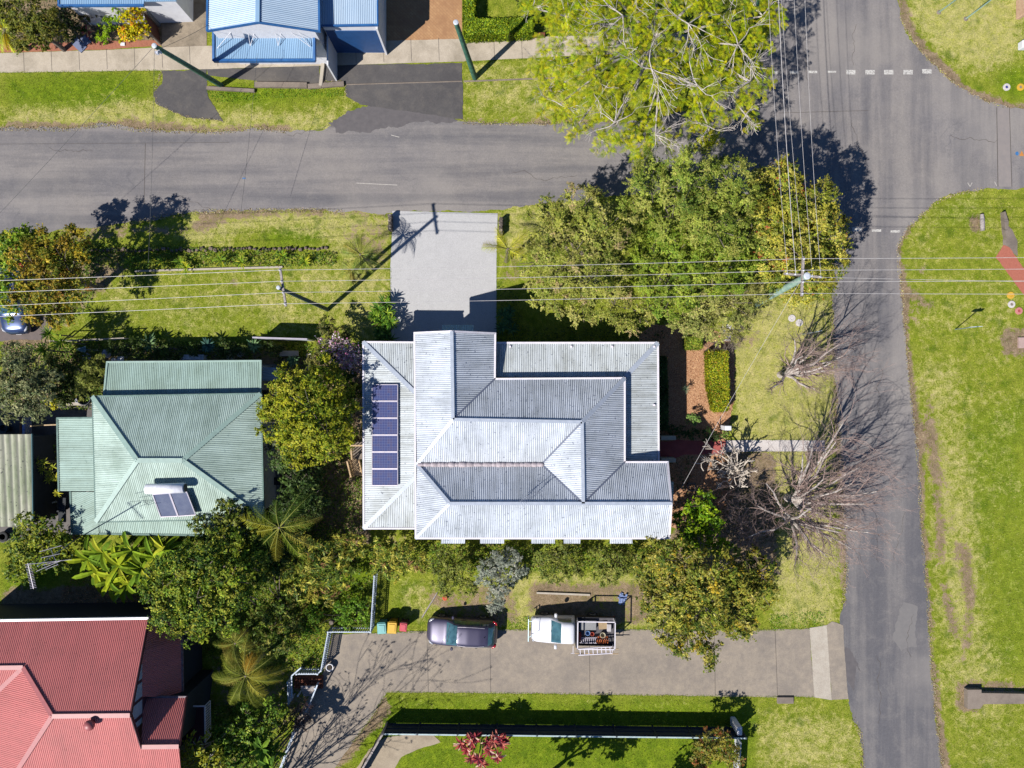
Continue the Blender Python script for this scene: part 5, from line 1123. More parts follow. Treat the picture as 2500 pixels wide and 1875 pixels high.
# --- clipped hedges
def hedge(name, label, poly, h, cols, wts, group=None, L=.08):
    b0 = W(*poly[0], 0); P = [tuple(W(x, y, h)[:2]) for x, y in poly]
    cx = sum(p[0] for p in P)/len(P); cy = sum(p[1] for p in P)/len(P); t = thing(name, label, 'hedge', (cx, cy, 0), group)
    core = MB(); core.prism(inset(P, .12), 0, h-.12); core.build('woody_core', M('hedge_core', A(50,64,30), A(40,44,24), 6, .95), t)
    X = np.array(P); lo, hi = X.min(0), X.max(0); area = (hi-lo).prod(); n = int(area*2.4/(L*L*.3)); C = NP.uniform([lo[0],lo[1],h-.1],[hi[0],hi[1],h+.06],(n,3))
    C = C[inpoly(C[:,0], C[:,1], P)]; bumpy = .06*np.sin(C[:,0]*3.1+C[:,1]*2.3)+.04*np.sin(C[:,0]*7.7-C[:,1]*5.9); C[:,2] += bumpy; N = NP.normal(size=C.shape)*.55+np.array([0,0,.8])
    Cs, Ns = [C], [N]
    for i in range(len(P)):
        a, b_ = np.array(P[i]), np.array(P[(i+1)%len(P)]); l = np.linalg.norm(b_-a); m = int(l*h*2.6/(L*L*.5)); s = NP.uniform(size=(m,1)); q = a+(b_-a)*s; nn = np.array([(b_-a)[1], -(b_-a)[0]])/max(l,1e-6)
        z = NP.uniform(0.05, h, (m,1)); q = q+nn*NP.normal(size=(m,1))*.05; Cs.append(np.concatenate([q, z], 1)); Ns.append(np.concatenate([np.tile(nn,(m,1)), np.full((m,1), .3)], 1)+NP.normal(size=(m,3))*.4)
    C = np.concatenate(Cs); N = np.concatenate(Ns)
    tone = 1+.25*np.sin(C[:,0]*1.9+2)*np.sin(C[:,1]*2.3)
    arr_mesh('foliage', leaves(C, N, L*1.5, L*.8), np.clip(pal(len(C), cols, wts, .16)*tone[:,None], .004,.9), m_leaf_g, t); return t
hedge('hedge', 'sunlit clipped yellow-green hedge along the right side of the mulch bed', [(1730,858),(1776,856),(1780,940),(1778,1002),(1745,1004),(1732,940)], 1.0, [G(186,186,40),G(140,156,36),G(190,150,60),G(100,124,36)], [4,3,1,2])
hedge('hedge', 'small square clipped hedge at the top of the mulch bed', [(1678,824),(1714,824),(1714,850),(1678,851)], .9, [G(160,176,60),G(120,144,50),G(196,190,80)], [3,3,1])
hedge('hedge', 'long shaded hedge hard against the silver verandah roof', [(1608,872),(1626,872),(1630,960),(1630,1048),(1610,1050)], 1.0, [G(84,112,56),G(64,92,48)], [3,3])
hedge('hedge', 'L shaped bright green hedge around the lawn at the top', [(1131,-150),(1158,-150),(1158,44),(1180,48),(1300,42),(1300,78),(1180,84),(1135,86)], 1.1, [G(166,180,36),G(120,150,36),G(90,120,30)], [3,3,2])
tree('small_shrub', 'pale green shrub at the lower end of the mulch bed', 'shrub', [(1690,1020,.8,12),(1702,1028,.7,10),(1682,1030,.6,8)], [G(150,176,90),G(110,144,70)], [3,2], .10, .05, .16, 1.1, trunk_r=.02)
tree('small_shrub', 'low dark shrubs along the top edge of the red path', 'shrub', [(1690,1058,.4,16),(1720,1062,.4,16),(1660,1055,.4,16),(1745,1066,.35,12),(1640,1050,.4,14)], [G(84,110,56),G(64,88,44)], [3,2], .10, .05, .16, 1.1, trunk_r=.02)
tree('small_shrub', 'little green shrub beside the white letterbox', 'shrub', [(1764,1062,.5,9),(1774,1060,.5,8)], [G(150,176,80),G(110,144,60)], [3,2], .10, .05, .14, 1.1, trunk_r=.02)
# ------------------------------------------------------------------ poles and wires
m_gpole = M('green_pole', A(84,140,112), A(50,96,84), 3, .7); m_gpole2 = M('pale_green_pole', A(186,212,190), A(140,176,160), 3, .7)
m_ptop = M('pole_cap', A(226,232,240), None, 4, .5); m_timber = M('weathered_timber', A(196,186,180), A(150,138,134), 9, .8); m_ins = M('insulator', A(236,236,246), None, 4, .3)
def pole(label, bx, by, tx, ty, z, r, mat):
    b0 = W(bx, by, 0); T = W(tx, ty, z); t = thing('power_pole', label, 'power pole', b0, 'power poles in the street')
    mb = MB(); mb.tube([b0-Vector((0,0,.1)), b0.lerp(T,.5), T], [r*1.25, r*1.08, r*.9], 14); mb.build('pole', mat, t, smooth=False)
    mb = MB(); mb.tube([T, T+Vector((0,0,.04)), T+Vector((0,0,.07))], [r*1.0, r*1.02, r*.6], 14); mb.build('cap', m_ptop, t); return t, T
def arm(t, a, b_, n, w_=.11):
    mb = MB(); mb.beam(a, b_, w_, .13); ar = mb.build('crossarm', m_timber, t); R = []
    for k in range(n):
        p = a.lerp(b_, .06+.88*k/(n-1)) + Vector((0,0,.07)); mi = MB(); mi.lathe(p, [(.02,0),(.05,.03),(.03,.06),(.055,.09),(.03,.12),(.01,.14)], 10); mi.build('insulator', m_ins, ar); R.append(p+Vector((0,0,.12)))
    return R
t1, T1 = pole('dark green pole leaning over the footpath left of the blue awning', 540, 208, 377, 112, 8.6, .14, m_gpole)
mb = MB(); mb.box(T1+Vector((0,-.25,-.3)), (.16,.14,.2)); mb.box(T1+Vector((.05,-.1,-.5)), (.1,.1,.3)); mb.build('bracket', m_ins, t1)
t2, T2 = pole('green pole with white top between the brick driveway and the hedge', 1160, 190, 1113, 55, 7.4, .15, m_gpole)
t3, T3 = pole('slim dark pole with a long crossarm on the upper lawn', 800, 756, 680, 702, 10.0, .11, M('dark_pole', A(60,96,90), A(44,70,72), 4, .7))
I3 = arm(t3, W(684,655,9.7), W(698,748,9.7), 4)
t4, T4 = pole('thick pale green pole with two crossed arms at the street corner', 1846, 742, 1970, 674, 9.4, .19, m_gpole2)
I4 = arm(t4, W(1961,627,9.15), W(1957,723,9.15), 4); I4b = arm(t4, W(1914,668,8.5), W(2006,677,8.5), 5)
t5, T5 = pole('banded green pole hidden among the jacaranda leaves', 1822, 70, 1870, -40, 6.2, .15, m_gpole)
m_wire = M('bright_wire', A(214,208,204,1.7), A(196,190,190), 3, .5); m_wire_d = M('dark_wire', A(70,72,76), None, 3, .6)
def wire(label, a, b_, mat, sag=.25, r=.012, group='power lines over the street'):
    mb = MB(); n = 20
    mb.tube([a.lerp(b_, k/n) - Vector((0,0,sag*4*(k/n)*(1-k/n))) for k in range(n+1)], r, 5, cap=False)
    return solo('power_line', mb, mat, label, 'power line', a, group)
nm4 = ('topmost','second from the top','third from the top','lowest')
for k in range(4):
    yl = (684,713,747,773)[k]; wire('power line running left from the lawn pole, %s of the four' % nm4[k], I3[k], W(-150, yl+6, 9.6), m_wire, .1)
    wire('power line over the driveway and the olive trees, %s of the four' % nm4[k], I3[k], I4[k], m_wire, .5)
    yr = (628,656,685,719)[k]; wire('power line running right across the park, %s of the four' % nm4[k], I4[k], W(2700, yr-1, 9.2), m_wire, .1)
wire('extra thin power line just below the third line in the park', T4+Vector((0,0,-.3)), W(2700, 691, 8.9), m_wire, .1, .010)
for k, x in enumerate((1876,1901,1907,1939,1966)):
    wire('power line running up past the jacaranda, %s of five' % ('leftmost','second from the left','middle one','fourth from the left','rightmost')[k], I4b[k], W(x-3, -60, 8.6), m_wire, .2, (.010,.018,.009,.010,.010)[k])
wire('thin service wire from the corner pole to the silver roof', T4+Vector((0,0,-.6)), W(1656,1205,4.3), m_wire, .2, .009)
wire('dark wire in place of a wire shadow, slanting down left from the top left pole', T1, W(-120,645,6.4), m_wire_d, .1, .010)  # this and the next two are added wires drawn where wire shadows lie
wire('dark wire in place of a wire shadow, dropping straight down from the top left pole', T1, W(362,642,3.4), m_wire_d, .1, .009)
wire('dark wire in place of a wire shadow, from the blue awning across the road', W(628,130,5.0), W(588,520,3.0), m_wire_d, .1, .009)
wire('short service wire from the top left pole to the blue roof', T1+Vector((0,0,-.4)), W(506,62,4.6), m_wire_d, .1, .010)
wire('thin dark wire from the green pole across the road to the olive trees', W(1290,170,6), W(1580,440,6.5), m_wire_d, .1, .008)
# street signs and lamp poles
m_sign = M('sign_face', A(226,236,240), A(206,220,226), 4, .4); m_galv = M('galvanised', A(170,196,204), A(140,164,176), 6, .4, .4)
def street_sign(label, bx, by, z, ang, group='street signs'):
    b0 = W(bx, by); t = thing('street_sign', label, 'street sign', b0, group); mb = MB(); mb.tube([b0, b0+Vector((0,0,z))], .032, 8); mb.build('post', m_galv, t)
    mb = MB(); d = Vector((math.cos(ang), math.sin(ang), 0)); mb.beam(b0+Vector((0,0,z-.25))-d*.35, b0+Vector((0,0,z-.25))+d*.35, .03, .32); mb.build('blade', m_sign, t)
street_sign('street sign on the park grass right of the road', 2332, 804, 2.35, .05)
street_sign('street sign on the verge beside the two white rings', 1958, 816, 2.4, .2)
for x, y, x2, y2, lb in ((2292,30,2352,-14,'left one of two pale posts on the top right grass'),(2358,46,2430,-8,'right one of two pale posts on the top right grass')):
    b0, T = W(x, y), W(x2, y2, 3.2); t = thing('pale_post', lb, 'post', b0, 'pale posts on the top right grass')
    mb = MB(); mb.tube([b0, T], [.05,.04], 10); mb.build('post', m_gpole2, t); mb = MB(); mb.lathe(b0, [(.16,0),(.14,.03),(.06,.05)], 12); mb.build('footing', m_old, t)
# marker rings in the grass
def ring(label, px, py, r, col, hub, group='painted concrete rings in the grass'):
    c = W(px, py); t = thing('marker_ring', label, 'marker ring', c, group); mb = MB(); n = 28; vs = []; fs = []
    for k in range(n):
        a = 2*math.pi*k/n
        for rr, z in ((r*.42,.02),(r*.42,.055),(r,.05),(r*1.04,.0)): vs.append((c.x+rr*math.cos(a), c.y+rr*math.sin(a), z))
    for k in range(n):
        j = (k+1)%n
        for i in range(3): fs.append((k*4+i, k*4+i+1, j*4+i+1, j*4+i))
    mb.add(vs, fs); mb.build('collar', col, t); mb = MB(); mb.lathe(c, [(r*.42,.0),(r*.41,.03),(r*.1,.035)], 16); mb.build('cover', hub, t)
m_yel = M('yellow_paint', A(236,190,50), A(220,170,60), 9, .7); m_ringw = M('ring_white', A(236,230,226), A(206,196,190), 12, .7); m_pink = M('pink_paint', A(226,150,146), A(206,124,120), 9, .7)
for x, y, c, h_, lb in ((2457,213,m_ringw,M('blue_cover',A(70,76,150),None,4),'white ring with blue centre at the top right'),(2491,213,m_yel,m_old,'yellow ring at the top right edge'),(1933,777,m_ringw,m_ringw,'larger white ring on the verge, upper one'),(1951,788,m_ringw,m_ringw,'white ring on the verge, lower right one'),
                  (2467,721,m_yel,m_yel,'yellow ring beside the red brick path'),(2469,743,m_ringw,m_old,'white ring below the yellow one in the park'),(2487,759,m_pink,M('red_cover',A(200,90,90),None,4),'pink ring in the park')):
    ring(lb, x, y, .235, c, h_)
# logs and culvert stones
def log(label, a, b_, r, name='log', cat='log'):
    A_, B_ = W(*a, r), W(*b_, r); mb = MB(); mb.tube([A_, A_.lerp(B_,.3)+Vector((.01,0,0)), A_.lerp(B_,.7), B_], [r*.8, r, r*1.02, r*.9], 12); return solo(name, mb, m_timber, label, cat, (A_+B_)/2)
log('weathered grey log lying in the park grass', (2397,523), (2399,563), .14)
mb = MB(); mb.prism([tuple(W(x,y)[:2]) for x,y in ((2442,520),(2446,519),(2454,545),(2450,585),(2446,570))], 0, .35); solo('stone_edge', mb, m_old, 'thin dark stone edging beside the brick path in the park', 'kerb stone', W(2448,550))
mb = MB(); mb.prism([tuple(W(x,y)[:2]) for x,y in ((2353,1678),(2387,1678),(2387,1686),(2540,1689),(2540,1712),(2392,1713),(2384,1724),(2354,1725))], 0, .38); solo('concrete_culvert', mb, m_old, 'low concrete culvert wall at the lower right edge', 'culvert', W(2440,1700))
mb = MB(); mb.prism([tuple(W(x,y)[:2]) for x,y in ((2484,824),(2520,824),(2520,850),(2484,850))], 0, .12); solo('inspection_pit', mb, M('pit_lid', A(206,176,166), None, 6), 'square pinkish concrete pit lid at the right edge', 'pit lid', W(2500,838))
mb = MB(); mb.cbox(W(2500,110,.25), (.5,.5,.5), .04); solo('utility_box', mb, m_white, 'white utility box at the right edge of the top right lawn', 'utility box', W(2500,110))
mb = MB(); mb.cbox(W(2498,15,.5), (.3,1.3,1.0), .04); solo('sandstone_pillar', mb, M('sandstone', A(226,190,160), A(200,160,130), 8, .9), 'sandstone coloured pillar in the top right corner', 'pillar', W(2498,15))
mb = MB(); mb.cbox(W(1917,1709,.08), (1.1,.45,.16), .03); solo('drain_grate', mb, m_old, 'dark drain pit at the lower edge of the lane by the road', 'drain', W(1917,1709))
# gate piers of the driveway
for x0, y0, x1, y1, lb in ((948,522,956,562,'rough stone pier left of the driveway mouth'),(1218,530,1227,572,'rough stone pier right of the driveway mouth')):
    mb = MB(); P, Q = W(x0,y0,.6), W(x1,y1,.6); c = (P+Q)/2
    for k in range(6): mb.cbox((c.x+rnd.uniform(-.02,.02), P.y+(Q.y-P.y)*(k+.5)/6, .33+rnd.uniform(-.03,.03)), (.26+rnd.uniform(-.03,.03), abs(P.y-Q.y)/6*.96, .66), .03)
    solo('stone_pier', mb, M('lichen_stone', A(96,86,78), A(190,176,160), 10, .95, lo=.5, hi=.62), lb, 'stone wall', (c.x,c.y,0), 'stone piers of the driveway')
# road retaining wall along the upper lawn
mb = MB()
x = 130.0
while x < 800:
    L = rnd.uniform(3, 11); y = 611+ (x-130)*(-.008)+rnd.uniform(-3,3); c = W(x+L/2, y, .2); mb.cbox((c.x, c.y, .08), (L*pm()*.97, rnd.uniform(.12,.26), .20+rnd.uniform(-.12,.06)), .04, rnd.uniform(-.4,.4)); x += L+rnd.uniform(0,5)
solo('stone_wall', mb, M('pink_stone', A(150,130,116), A(92,82,74), 9, .95), 'low rough stone wall along the upper lawn below the road', 'wall', W(470,610))
mb = MB(); mb.beam(W(330,662,.05), W(690,652,.05), .12, .12); solo('garden_edging', mb, m_conc, 'pale concrete edging between the garden bed and the upper lawn', 'edging', W(500,657))
# letterbox, steps, pots
mb = MB(); mb.cbox(W(1772,1044,.55), (.42,.30,1.1), .02); solo('letterbox', mb, m_white, 'white box letterbox beside the concrete path', 'letterbox', W(1772,1046))
for y, lb in ((1068,'cream rendered blade wall on the upper side of the red path'),(1122,'cream rendered blade wall on the lower side of the red path')):
    mb = MB(); mb.cbox(W(1628,y,.5), (.98,.27,1.0), .02); solo('low_wall', mb, M('cream_render', A(214,206,184), A(196,190,168), 4, .8), lb, 'wall', W(1628,y), 'cream walls by the red path')
mb = MB(); P = W(1688,1189,.1); 
for a_, b_ in (((-.25,-.25),(.25,-.25)),((.25,-.25),(.25,.25)),((.25,.25),(-.25,.25)),((-.25,.25),(-.25,-.25))): mb.beam(P+Vector((*a_,0)), P+Vector((*b_,0)), .06, .12, .03)
solo('square_pit', mb, m_old, 'small square timber framed pit in the front mulch', 'pit', W(1688,1189))
mb = MB(); mb.cbox(W(1777,812,.5), (.55,1.1,.95), .06); solo('letter_stone', mb, M('white_stone', A(226,220,216), A(170,164,160), 8, .9), 'big white stone block tangled in dry vine', 'stone', W(1777,812))
# ------------------------------------------------------------------ fences
m_pick = M('picket_paint', A(206,218,232,1.8), A(170,186,206,1.8), 6, .5)
def picket(label, pts, h=1.15, gap=.14, mat=None, group='white picket fences'):
    """pts: photo pixels of the fence foot"""
    mat = mat or m_pick; t = thing('picket_fence', label, 'fence', W(*pts[0]), group)
    for a, b_ in zip(pts[:-1], pts[1:]):
        A_, B_ = W(*a), W(*b_); L = (B_-A_).length; d = (B_-A_)/L; s = Vector((-d.y, d.x, 0)); mb = MB(); n = max(2, int(L/gap)); rz = math.atan2(d.y, d.x)
        for k in range(n): c = A_+d*L*(k+.5)/n; mb.box((c.x, c.y, h/2+.03), (.07,.02,h), rz)
        mb.build('pickets', mat, t); mb = MB()
        for z in (.3, h-.2): mb.beam(A_+s*.035+Vector((0,0,z)), B_+s*.035+Vector((0,0,z)), .04, .08)
        mb.beam(A_+Vector((0,0,h+.05)), B_+Vector((0,0,h+.05)), .06, .03); mb.build('rail', mat, t)
    for p in pts: P = W(*p); mb = MB(); mb.box((P.x,P.y,h/2+.05),(.1,.1,h+.1)); mb.build('post', mat, t)
picket('tall white picket fence stepping down from the shrubs past the bins', [(922,1395),(913,1528),(812,1528),(795,1620),(787,1628),(737,1628)])
picket('white picket rails around the steps at the lane corner', [(714,1650),(716,1700)], 1.0)
picket('long low white fence along the lane in the bottom left', [(726,1772),(705,1830),(685,1880),(640,1980)], .9, .3)
# dark boundary fence
m_df = M('dark_fence', A(52,66,84), A(40,52,68), 5, .6); m_cap = M('fence_cap', A(206,222,222), A(170,196,200), 6, .5)
t = thing('panel_fence', 'long dark grey panel fence with a pale top rail below the lane', 'fence', W(1370,1770))
xs_ = [947,1026,1121,1214,1309,1402,1497,1592,1677,1772,1803]; 
for i, x in enumerate(xs_):
    y = 1764+(x-947)*.0115; P = W(x, y); mb = MB(); mb.box((P.x, P.y, .78), (.1,.1,1.56)); mb.build('post', m_df, t)
    if i < len(xs_)-1:
        Q = W(xs_[i+1], 1764+(xs_[i+1]-947)*.0115); mb = MB(); d = (Q-P); L = d.length; d /= L
        mb.beam(P+Vector((0,-.03,.74))+d*.05, Q+Vector((0,-.03,.74))-d*.05, .03, 1.4)
        for z in (.3, .8, 1.3): mb.beam(P+Vector((0,.01,z))+d*.05, Q+Vector((0,.01,z))-d*.05, .05, .06)
        n = int(L/.3)
        for k in range(n): c = P.lerp(Q, (k+.5)/n); mb.box((c.x, c.y-.045, .74), (.02,.02,1.38))
        mb.build('panel', m_df, t)
mb = MB(); mb.beam(W(945,1764,0)+Vector((0,-.03,1.5)), W(1805,1774,0)+Vector((0,-.03,1.5)), .09, .05); mb.build('top_rail', m_cap, t)
t = thing('timber_fence', 'grey topped fence running down left from the dark panel fence', 'fence', W(900,1830))
A_, B_ = W(945,1764), W(866,1900); mb = MB(); mb.beam(A_+Vector((0,0,.7)), B_+Vector((0,0,.7)), .04, 1.4); mb.build('panel', m_old, t)
mb = MB(); mb.beam(A_+Vector((0,0,1.43)), B_+Vector((0,0,1.43)), .12, .06); mb.build('top_rail', m_timber, t)
for k in range(4): P = A_.lerp(B_, k/3); mb = MB(); mb.box((P.x,P.y,.75),(.12,.12,1.5)); mb.build('post', m_timber, t)
t = thing('white_gate_post', 'white gate box and fence at the right end of the dark fence', 'gate post', W(1800,1780)); mb = MB(); mb.cbox(W(1797,1772,.75), (.34,.55,1.5), .04); mb.build('post', m_white, t)
A_, B_ = W(1795,1790), W(1790,1900); mb = MB(); mb.beam(A_+Vector((0,0,.6)), B_+Vector((0,0,.6)), .06, 1.2); mb.build('panel', m_white, t)
t = thing('steel_fence', 'silver topped steel fence above the green roof', 'fence', W(690,838)); P, Q = W(640,828), W(768,832)
mb = MB(); mb.beam(P+Vector((0,0,.85)), Q+Vector((0,0,.85)), .05, 1.7); mb.build('panel', m_wall_g, t); mb = MB(); mb.beam(P+Vector((0,0,1.72)), Q+Vector((0,0,1.72)), .1, .06); mb.build('top_rail', m_alu, t)
for k in range(3): c = P.lerp(Q, k/2); mb = MB(); mb.box((c.x,c.y,.85),(.08,.08,1.7)); mb.build('post', m_alu, t)
t = thing('wire_fence', 'thin rail fence left of the agaves above the green roof', 'fence', W(270,830)); P, Q = W(150,835), W(326,828)
mb = MB(); mb.beam(P+Vector((0,0,1.2)), Q+Vector((0,0,1.2)), .05, .05); mb.beam(P+Vector((0,0,.5)), Q+Vector((0,0,.5)), .04, .04); mb.build('rail', m_conc, t)
for k in range(5): c = P.lerp(Q, k/4); mb = MB(); mb.box((c.x,c.y,.62),(.07,.07,1.24)); mb.build('post', m_conc, t)
# brick kerb wall with gate piers at the lane corner
m_brick = M('red_brown_brick', A(160,92,62), A(84,48,36), 10, .9)
mb = MB()
for i in range(5):
    for j in range(12): mb.cbox(W(722+j*5.8, 1652+i*6.2, .1+.03*((i+j)%2)), (.15,.16,.26), .015)
solo('brick_landing', mb, m_brick, 'red brick landing between the picket fence and the timber steps', 'brick landing', W(752,1662))
t = thing('timber_steps', 'pale timber stairs with white handrails at the lane corner', 'steps', W(752,1690))
mb = MB()
for k in range(4):
    a_, b_ = W(734+k*2,1678+k*6,.9-.12*k), W(772-k*1,1678+k*6,.9-.12*k); mb.beam(a_, b_, .19, .04)
mb.build('tread', m_timber, t); mb = MB(); mb.beam(W(775,1672,1.3), W(752,1728,.8), .08, .08); mb.build('handrail', m_pick, t)
mb = MB(); mb.beam(W(712,1650,1.2), W(712,1704,1.2), .08, .06); mb.beam(W(735,1630,1.2), W(712,1650,1.2), .08, .06); mb.build('handrail', m_pick, t)
mb = MB(); [mb.box(W(x,y,.6), (.08,.08,1.2)) for x,y in ((774,1672),(753,1727),(713,1703),(733,1690))]; mb.build('post', m_pick, t)
mb = MB(); c = W(808,1625); mb.lathe(c, [(.17,0),(.22,.3),(.25,.36),(.21,.36),(.19,.3),(.05,.29)], 20); t = thing('plant_pot', 'white round pot at the foot of the picket fence on the lane', 'pot', c); mb.build('pot', m_white, t, smooth=False)
mb = MB(); mb.lathe(c+Vector((0,0,.30)), [(.18,0),(.1,.03)], 12); mb.build('soil', M('soil', A(70,60,50), None, 9, .95), t)
# little stairs beside the lower silver roof
m_pine = M('new_pine', A(226,196,152), A(200,164,120), 7, .7)
def stairs(label, a, b_, z0, z1, wd, n, rail_side, group='pine stairs behind the silver roof'):
    A_, B_ = W(*a, z0), W(*b_, z1); t = thing('pine_stairs', label, 'stairs', (A_.x, A_.y, 0), group); d = (B_-A_); hd = Vector((d.x,d.y,0)).normalized(); s = Vector((-hd.y, hd.x, 0))
    for k in range(n): c = A_.lerp(B_, (k+.5)/n); mb = MB(); mb.beam(c-s*wd/2, c+s*wd/2, .22, .04); mb.build('tread', m_pine, t)
    for sg in (-1, 1):
        mb = MB(); mb.beam(A_+s*sg*wd/2, B_+s*sg*wd/2, .05, .2); mb.build('stringer', m_pine, t)
    sg = rail_side; mb = MB(); mb.beam(A_+s*sg*wd/2+Vector((0,0,.95)), B_+s*sg*wd/2+Vector((0,0,.95)), .09, .05)
    nb = n*2
    for k in range(nb+1): c = A_.lerp(B_, k/nb)+s*sg*wd/2; mb.box((c.x,c.y,c.z+.47),(.04,.04,.95))
    mb.build('balustrade', m_pine, t); return t
stairs('lower flight of pine stairs with open rail left of the silver roof', (875,1160), (866,1122), 1.0, 2.0, .55, 5, 1)
stairs('long pine stair flight partly under the round tree', (866,1060), (886,975), 2.0, 3.0, .5, 9, 1)
t = thing('pine_landing', 'small pine landing joining the two stair flights', 'landing', W(875,1100)); mb = MB(); mb.box(W(873,1100,2.0),(.6,1.1,.06)); mb.build('floor', m_old, t)
mb = MB(); P, Q = W(856,1088,2.9), W(859,1122,2.9); mb.beam(P, Q, .09, .05); mb.beam(P, W(886,1088,2.9), .09, .06)
for k in range(6): c = P.lerp(Q, k/5); mb.box((c.x,c.y,2.45),(.05,.05,.9))
mb.build('railing', m_pine, t); mb = MB(); [mb.box(W(x,y,1.0),(.1,.1,2.0)) for x,y in ((858,1090),(860,1120),(884,1090))]; mb.build('post', m_pine, t)
# ------------------------------------------------------------------ vehicles (built along x, nose towards -x)
def paint(name, c, rough=.28, metal=.35, flake=None):
    m, nt, bs = newmat(name); bs.inputs['Base Color'].default_value = c; bs.inputs['Roughness'].default_value = rough; bs.inputs['Metallic'].default_value = metal
    bs.inputs['Coat Weight'].default_value = .7; bs.inputs['Coat Roughness'].default_value = .06
    n = noise(nt, 5, 5, .7, pos(nt)); nt.links.new(ramp(nt, n, .3, .7, c, tuple(x*.88 for x in c[:3])+(1,)), bs.inputs['Base Color']); return m
m_tyre = M('tyre_rubber', A(44,44,46), None, 20, .85); m_rim = M('alloy_rim', A(190,190,196), None, 6, .3, .6)
m_auto = M('auto_glass', A(84,126,132), A(52,86,92), 1.5, .05, 0, spec=1.0); m_lamp = M('lamp_lens', A(230,232,240), None, 6, .08, .2, spec=.9); m_tail = M('tail_lens', A(200,36,44), None, 6, .12, spec=.9)  # auto glass: sky reflection put into the base colour as teal
m_blk = M('black_trim', A(36,36,42), None, 10, .5)
def lay(stations, zb, NU=72, NV=15, it=3):
    """stations: (x, half width, roof half width, shoulder z, roof z)"""
    S = np.array(stations, float); X = np.linspace(S[0,0], S[-1,0], NU); w_, wr, zs, zr = (np.interp(X, S[:,0], S[:,i]) for i in range(1, 5))
    prof = np.zeros((NU, 8, 2))
    prof[:,0] = np.stack([w_*.86, np.full(NU, zb)], 1); prof[:,1] = np.stack([w_*.985, zb+.12+0*X], 1); prof[:,2] = np.stack([w_, (zs*.72)], 1); prof[:,3] = np.stack([w_*.965, zs], 1)
    prof[:,4] = np.stack([wr, zr-.06], 1); prof[:,5] = np.stack([wr*.86, zr-.005], 1); prof[:,6] = np.stack([wr*.5, zr+.02], 1); prof[:,7] = np.stack([wr*0, zr+.03], 1)
    V = np.linspace(0, 7, NV*1); half = np.zeros((NU, len(V), 2))
    for i in range(NU):
        for c in range(2): half[i,:,c] = np.interp(V, range(8), prof[i,:,c])
    full = np.concatenate([half*[1,1], (half[:, :-1]*[-1,1])[:, ::-1]], 1)   # +y .. top .. -y
    G_ = np.concatenate([np.repeat(X[:,None,None], full.shape[1], 1), full], 2)
    for _ in range(it):
        g2 = G_.copy(); g2[1:-1] = (G_[:-2]+2*G_[1:-1]+G_[2:])/4; g2[:,1:-1] = (g2[:,:-2]+2*g2[:,1:-1]+g2[:,2:])/4; G_ = g2
    Vf = np.concatenate([V, V[:-1][::-1]]); return G_, X, Vf
def shell(G_, X, Vf, glass, parent, paintm, lift=.0):
    """splits the grid into painted body and named panes; glass: list of (name, x0, x1, v0, v1, side)"""
    NU, NW = G_.shape[:2]; mid = NW//2; groups = {}
    for i in range(NU-1):
        for j in range(NW-1):
            x = (X[i]+X[i+1])/2; v = (Vf[j]+Vf[j+1])/2; key = 'body'
            for (nm, x0, x1, v0, v1, side) in glass:
                if v0 <= v <= v1 and x0 <= x - .0 <= x1 and (side == 0 or (side > 0) == (j < mid)): key = (nm, side, x0)
            groups.setdefault(key, []).append((i*NW+j, i*NW+j+1, (i+1)*NW+j+1, (i+1)*NW+j))
    P = G_.reshape(-1, 3); res = {}
    for key, fs in groups.items():
        used = sorted({k for f in fs for k in f}); mp = {k: n for n, k in enumerate(used)}; b = MB(); b.add([tuple(P[k]) for k in used], [tuple(mp[k] for k in f) for f in fs])
        if key == 'body':
            for e_, rev in ((0, False), (NU-1, True)):
                ring_ = [tuple(G_[e_, j]) for j in range(NW)]; b.add(ring_, [tuple(range(NW))[::-1] if rev else tuple(range(NW))])
            b.add([tuple(G_[i, 0]) for i in range(NU)] + [tuple(G_[i, NW-1]) for i in range(NU)], [(i, i+1, NU+i+1, NU+i) for i in range(NU-1)])
        res[key] = b.build('body' if key == 'body' else key[0], paintm if key == 'body' else m_auto, parent, smooth=True)
    return res
def wheels(t, xs_, hw, r=.34, wd=.22):
    for x in xs_:
        for s in (-1, 1):
            y = s*(hw-wd/2+.015); w0 = MB(); w0.lathe((x, y, r), [(r*.62,-wd/2),(r*.93,-wd/2),(r,-wd/2+.03),(r,wd/2-.03),(r*.93,wd/2),(r*.62,wd/2)], 28, 'Y'); wo = w0.build('wheel', m_tyre, t, smooth=False)
            w1 = MB(); w1.lathe((x, y+s*.012, r), [(r*.1,-wd/2),(r*.6,-wd/2),(r*.64,wd/2-.02),(r*.58,wd/2),(r*.15,wd/2-.03)][::1], 18, 'Y'); w1.build('rim', m_rim, wo)
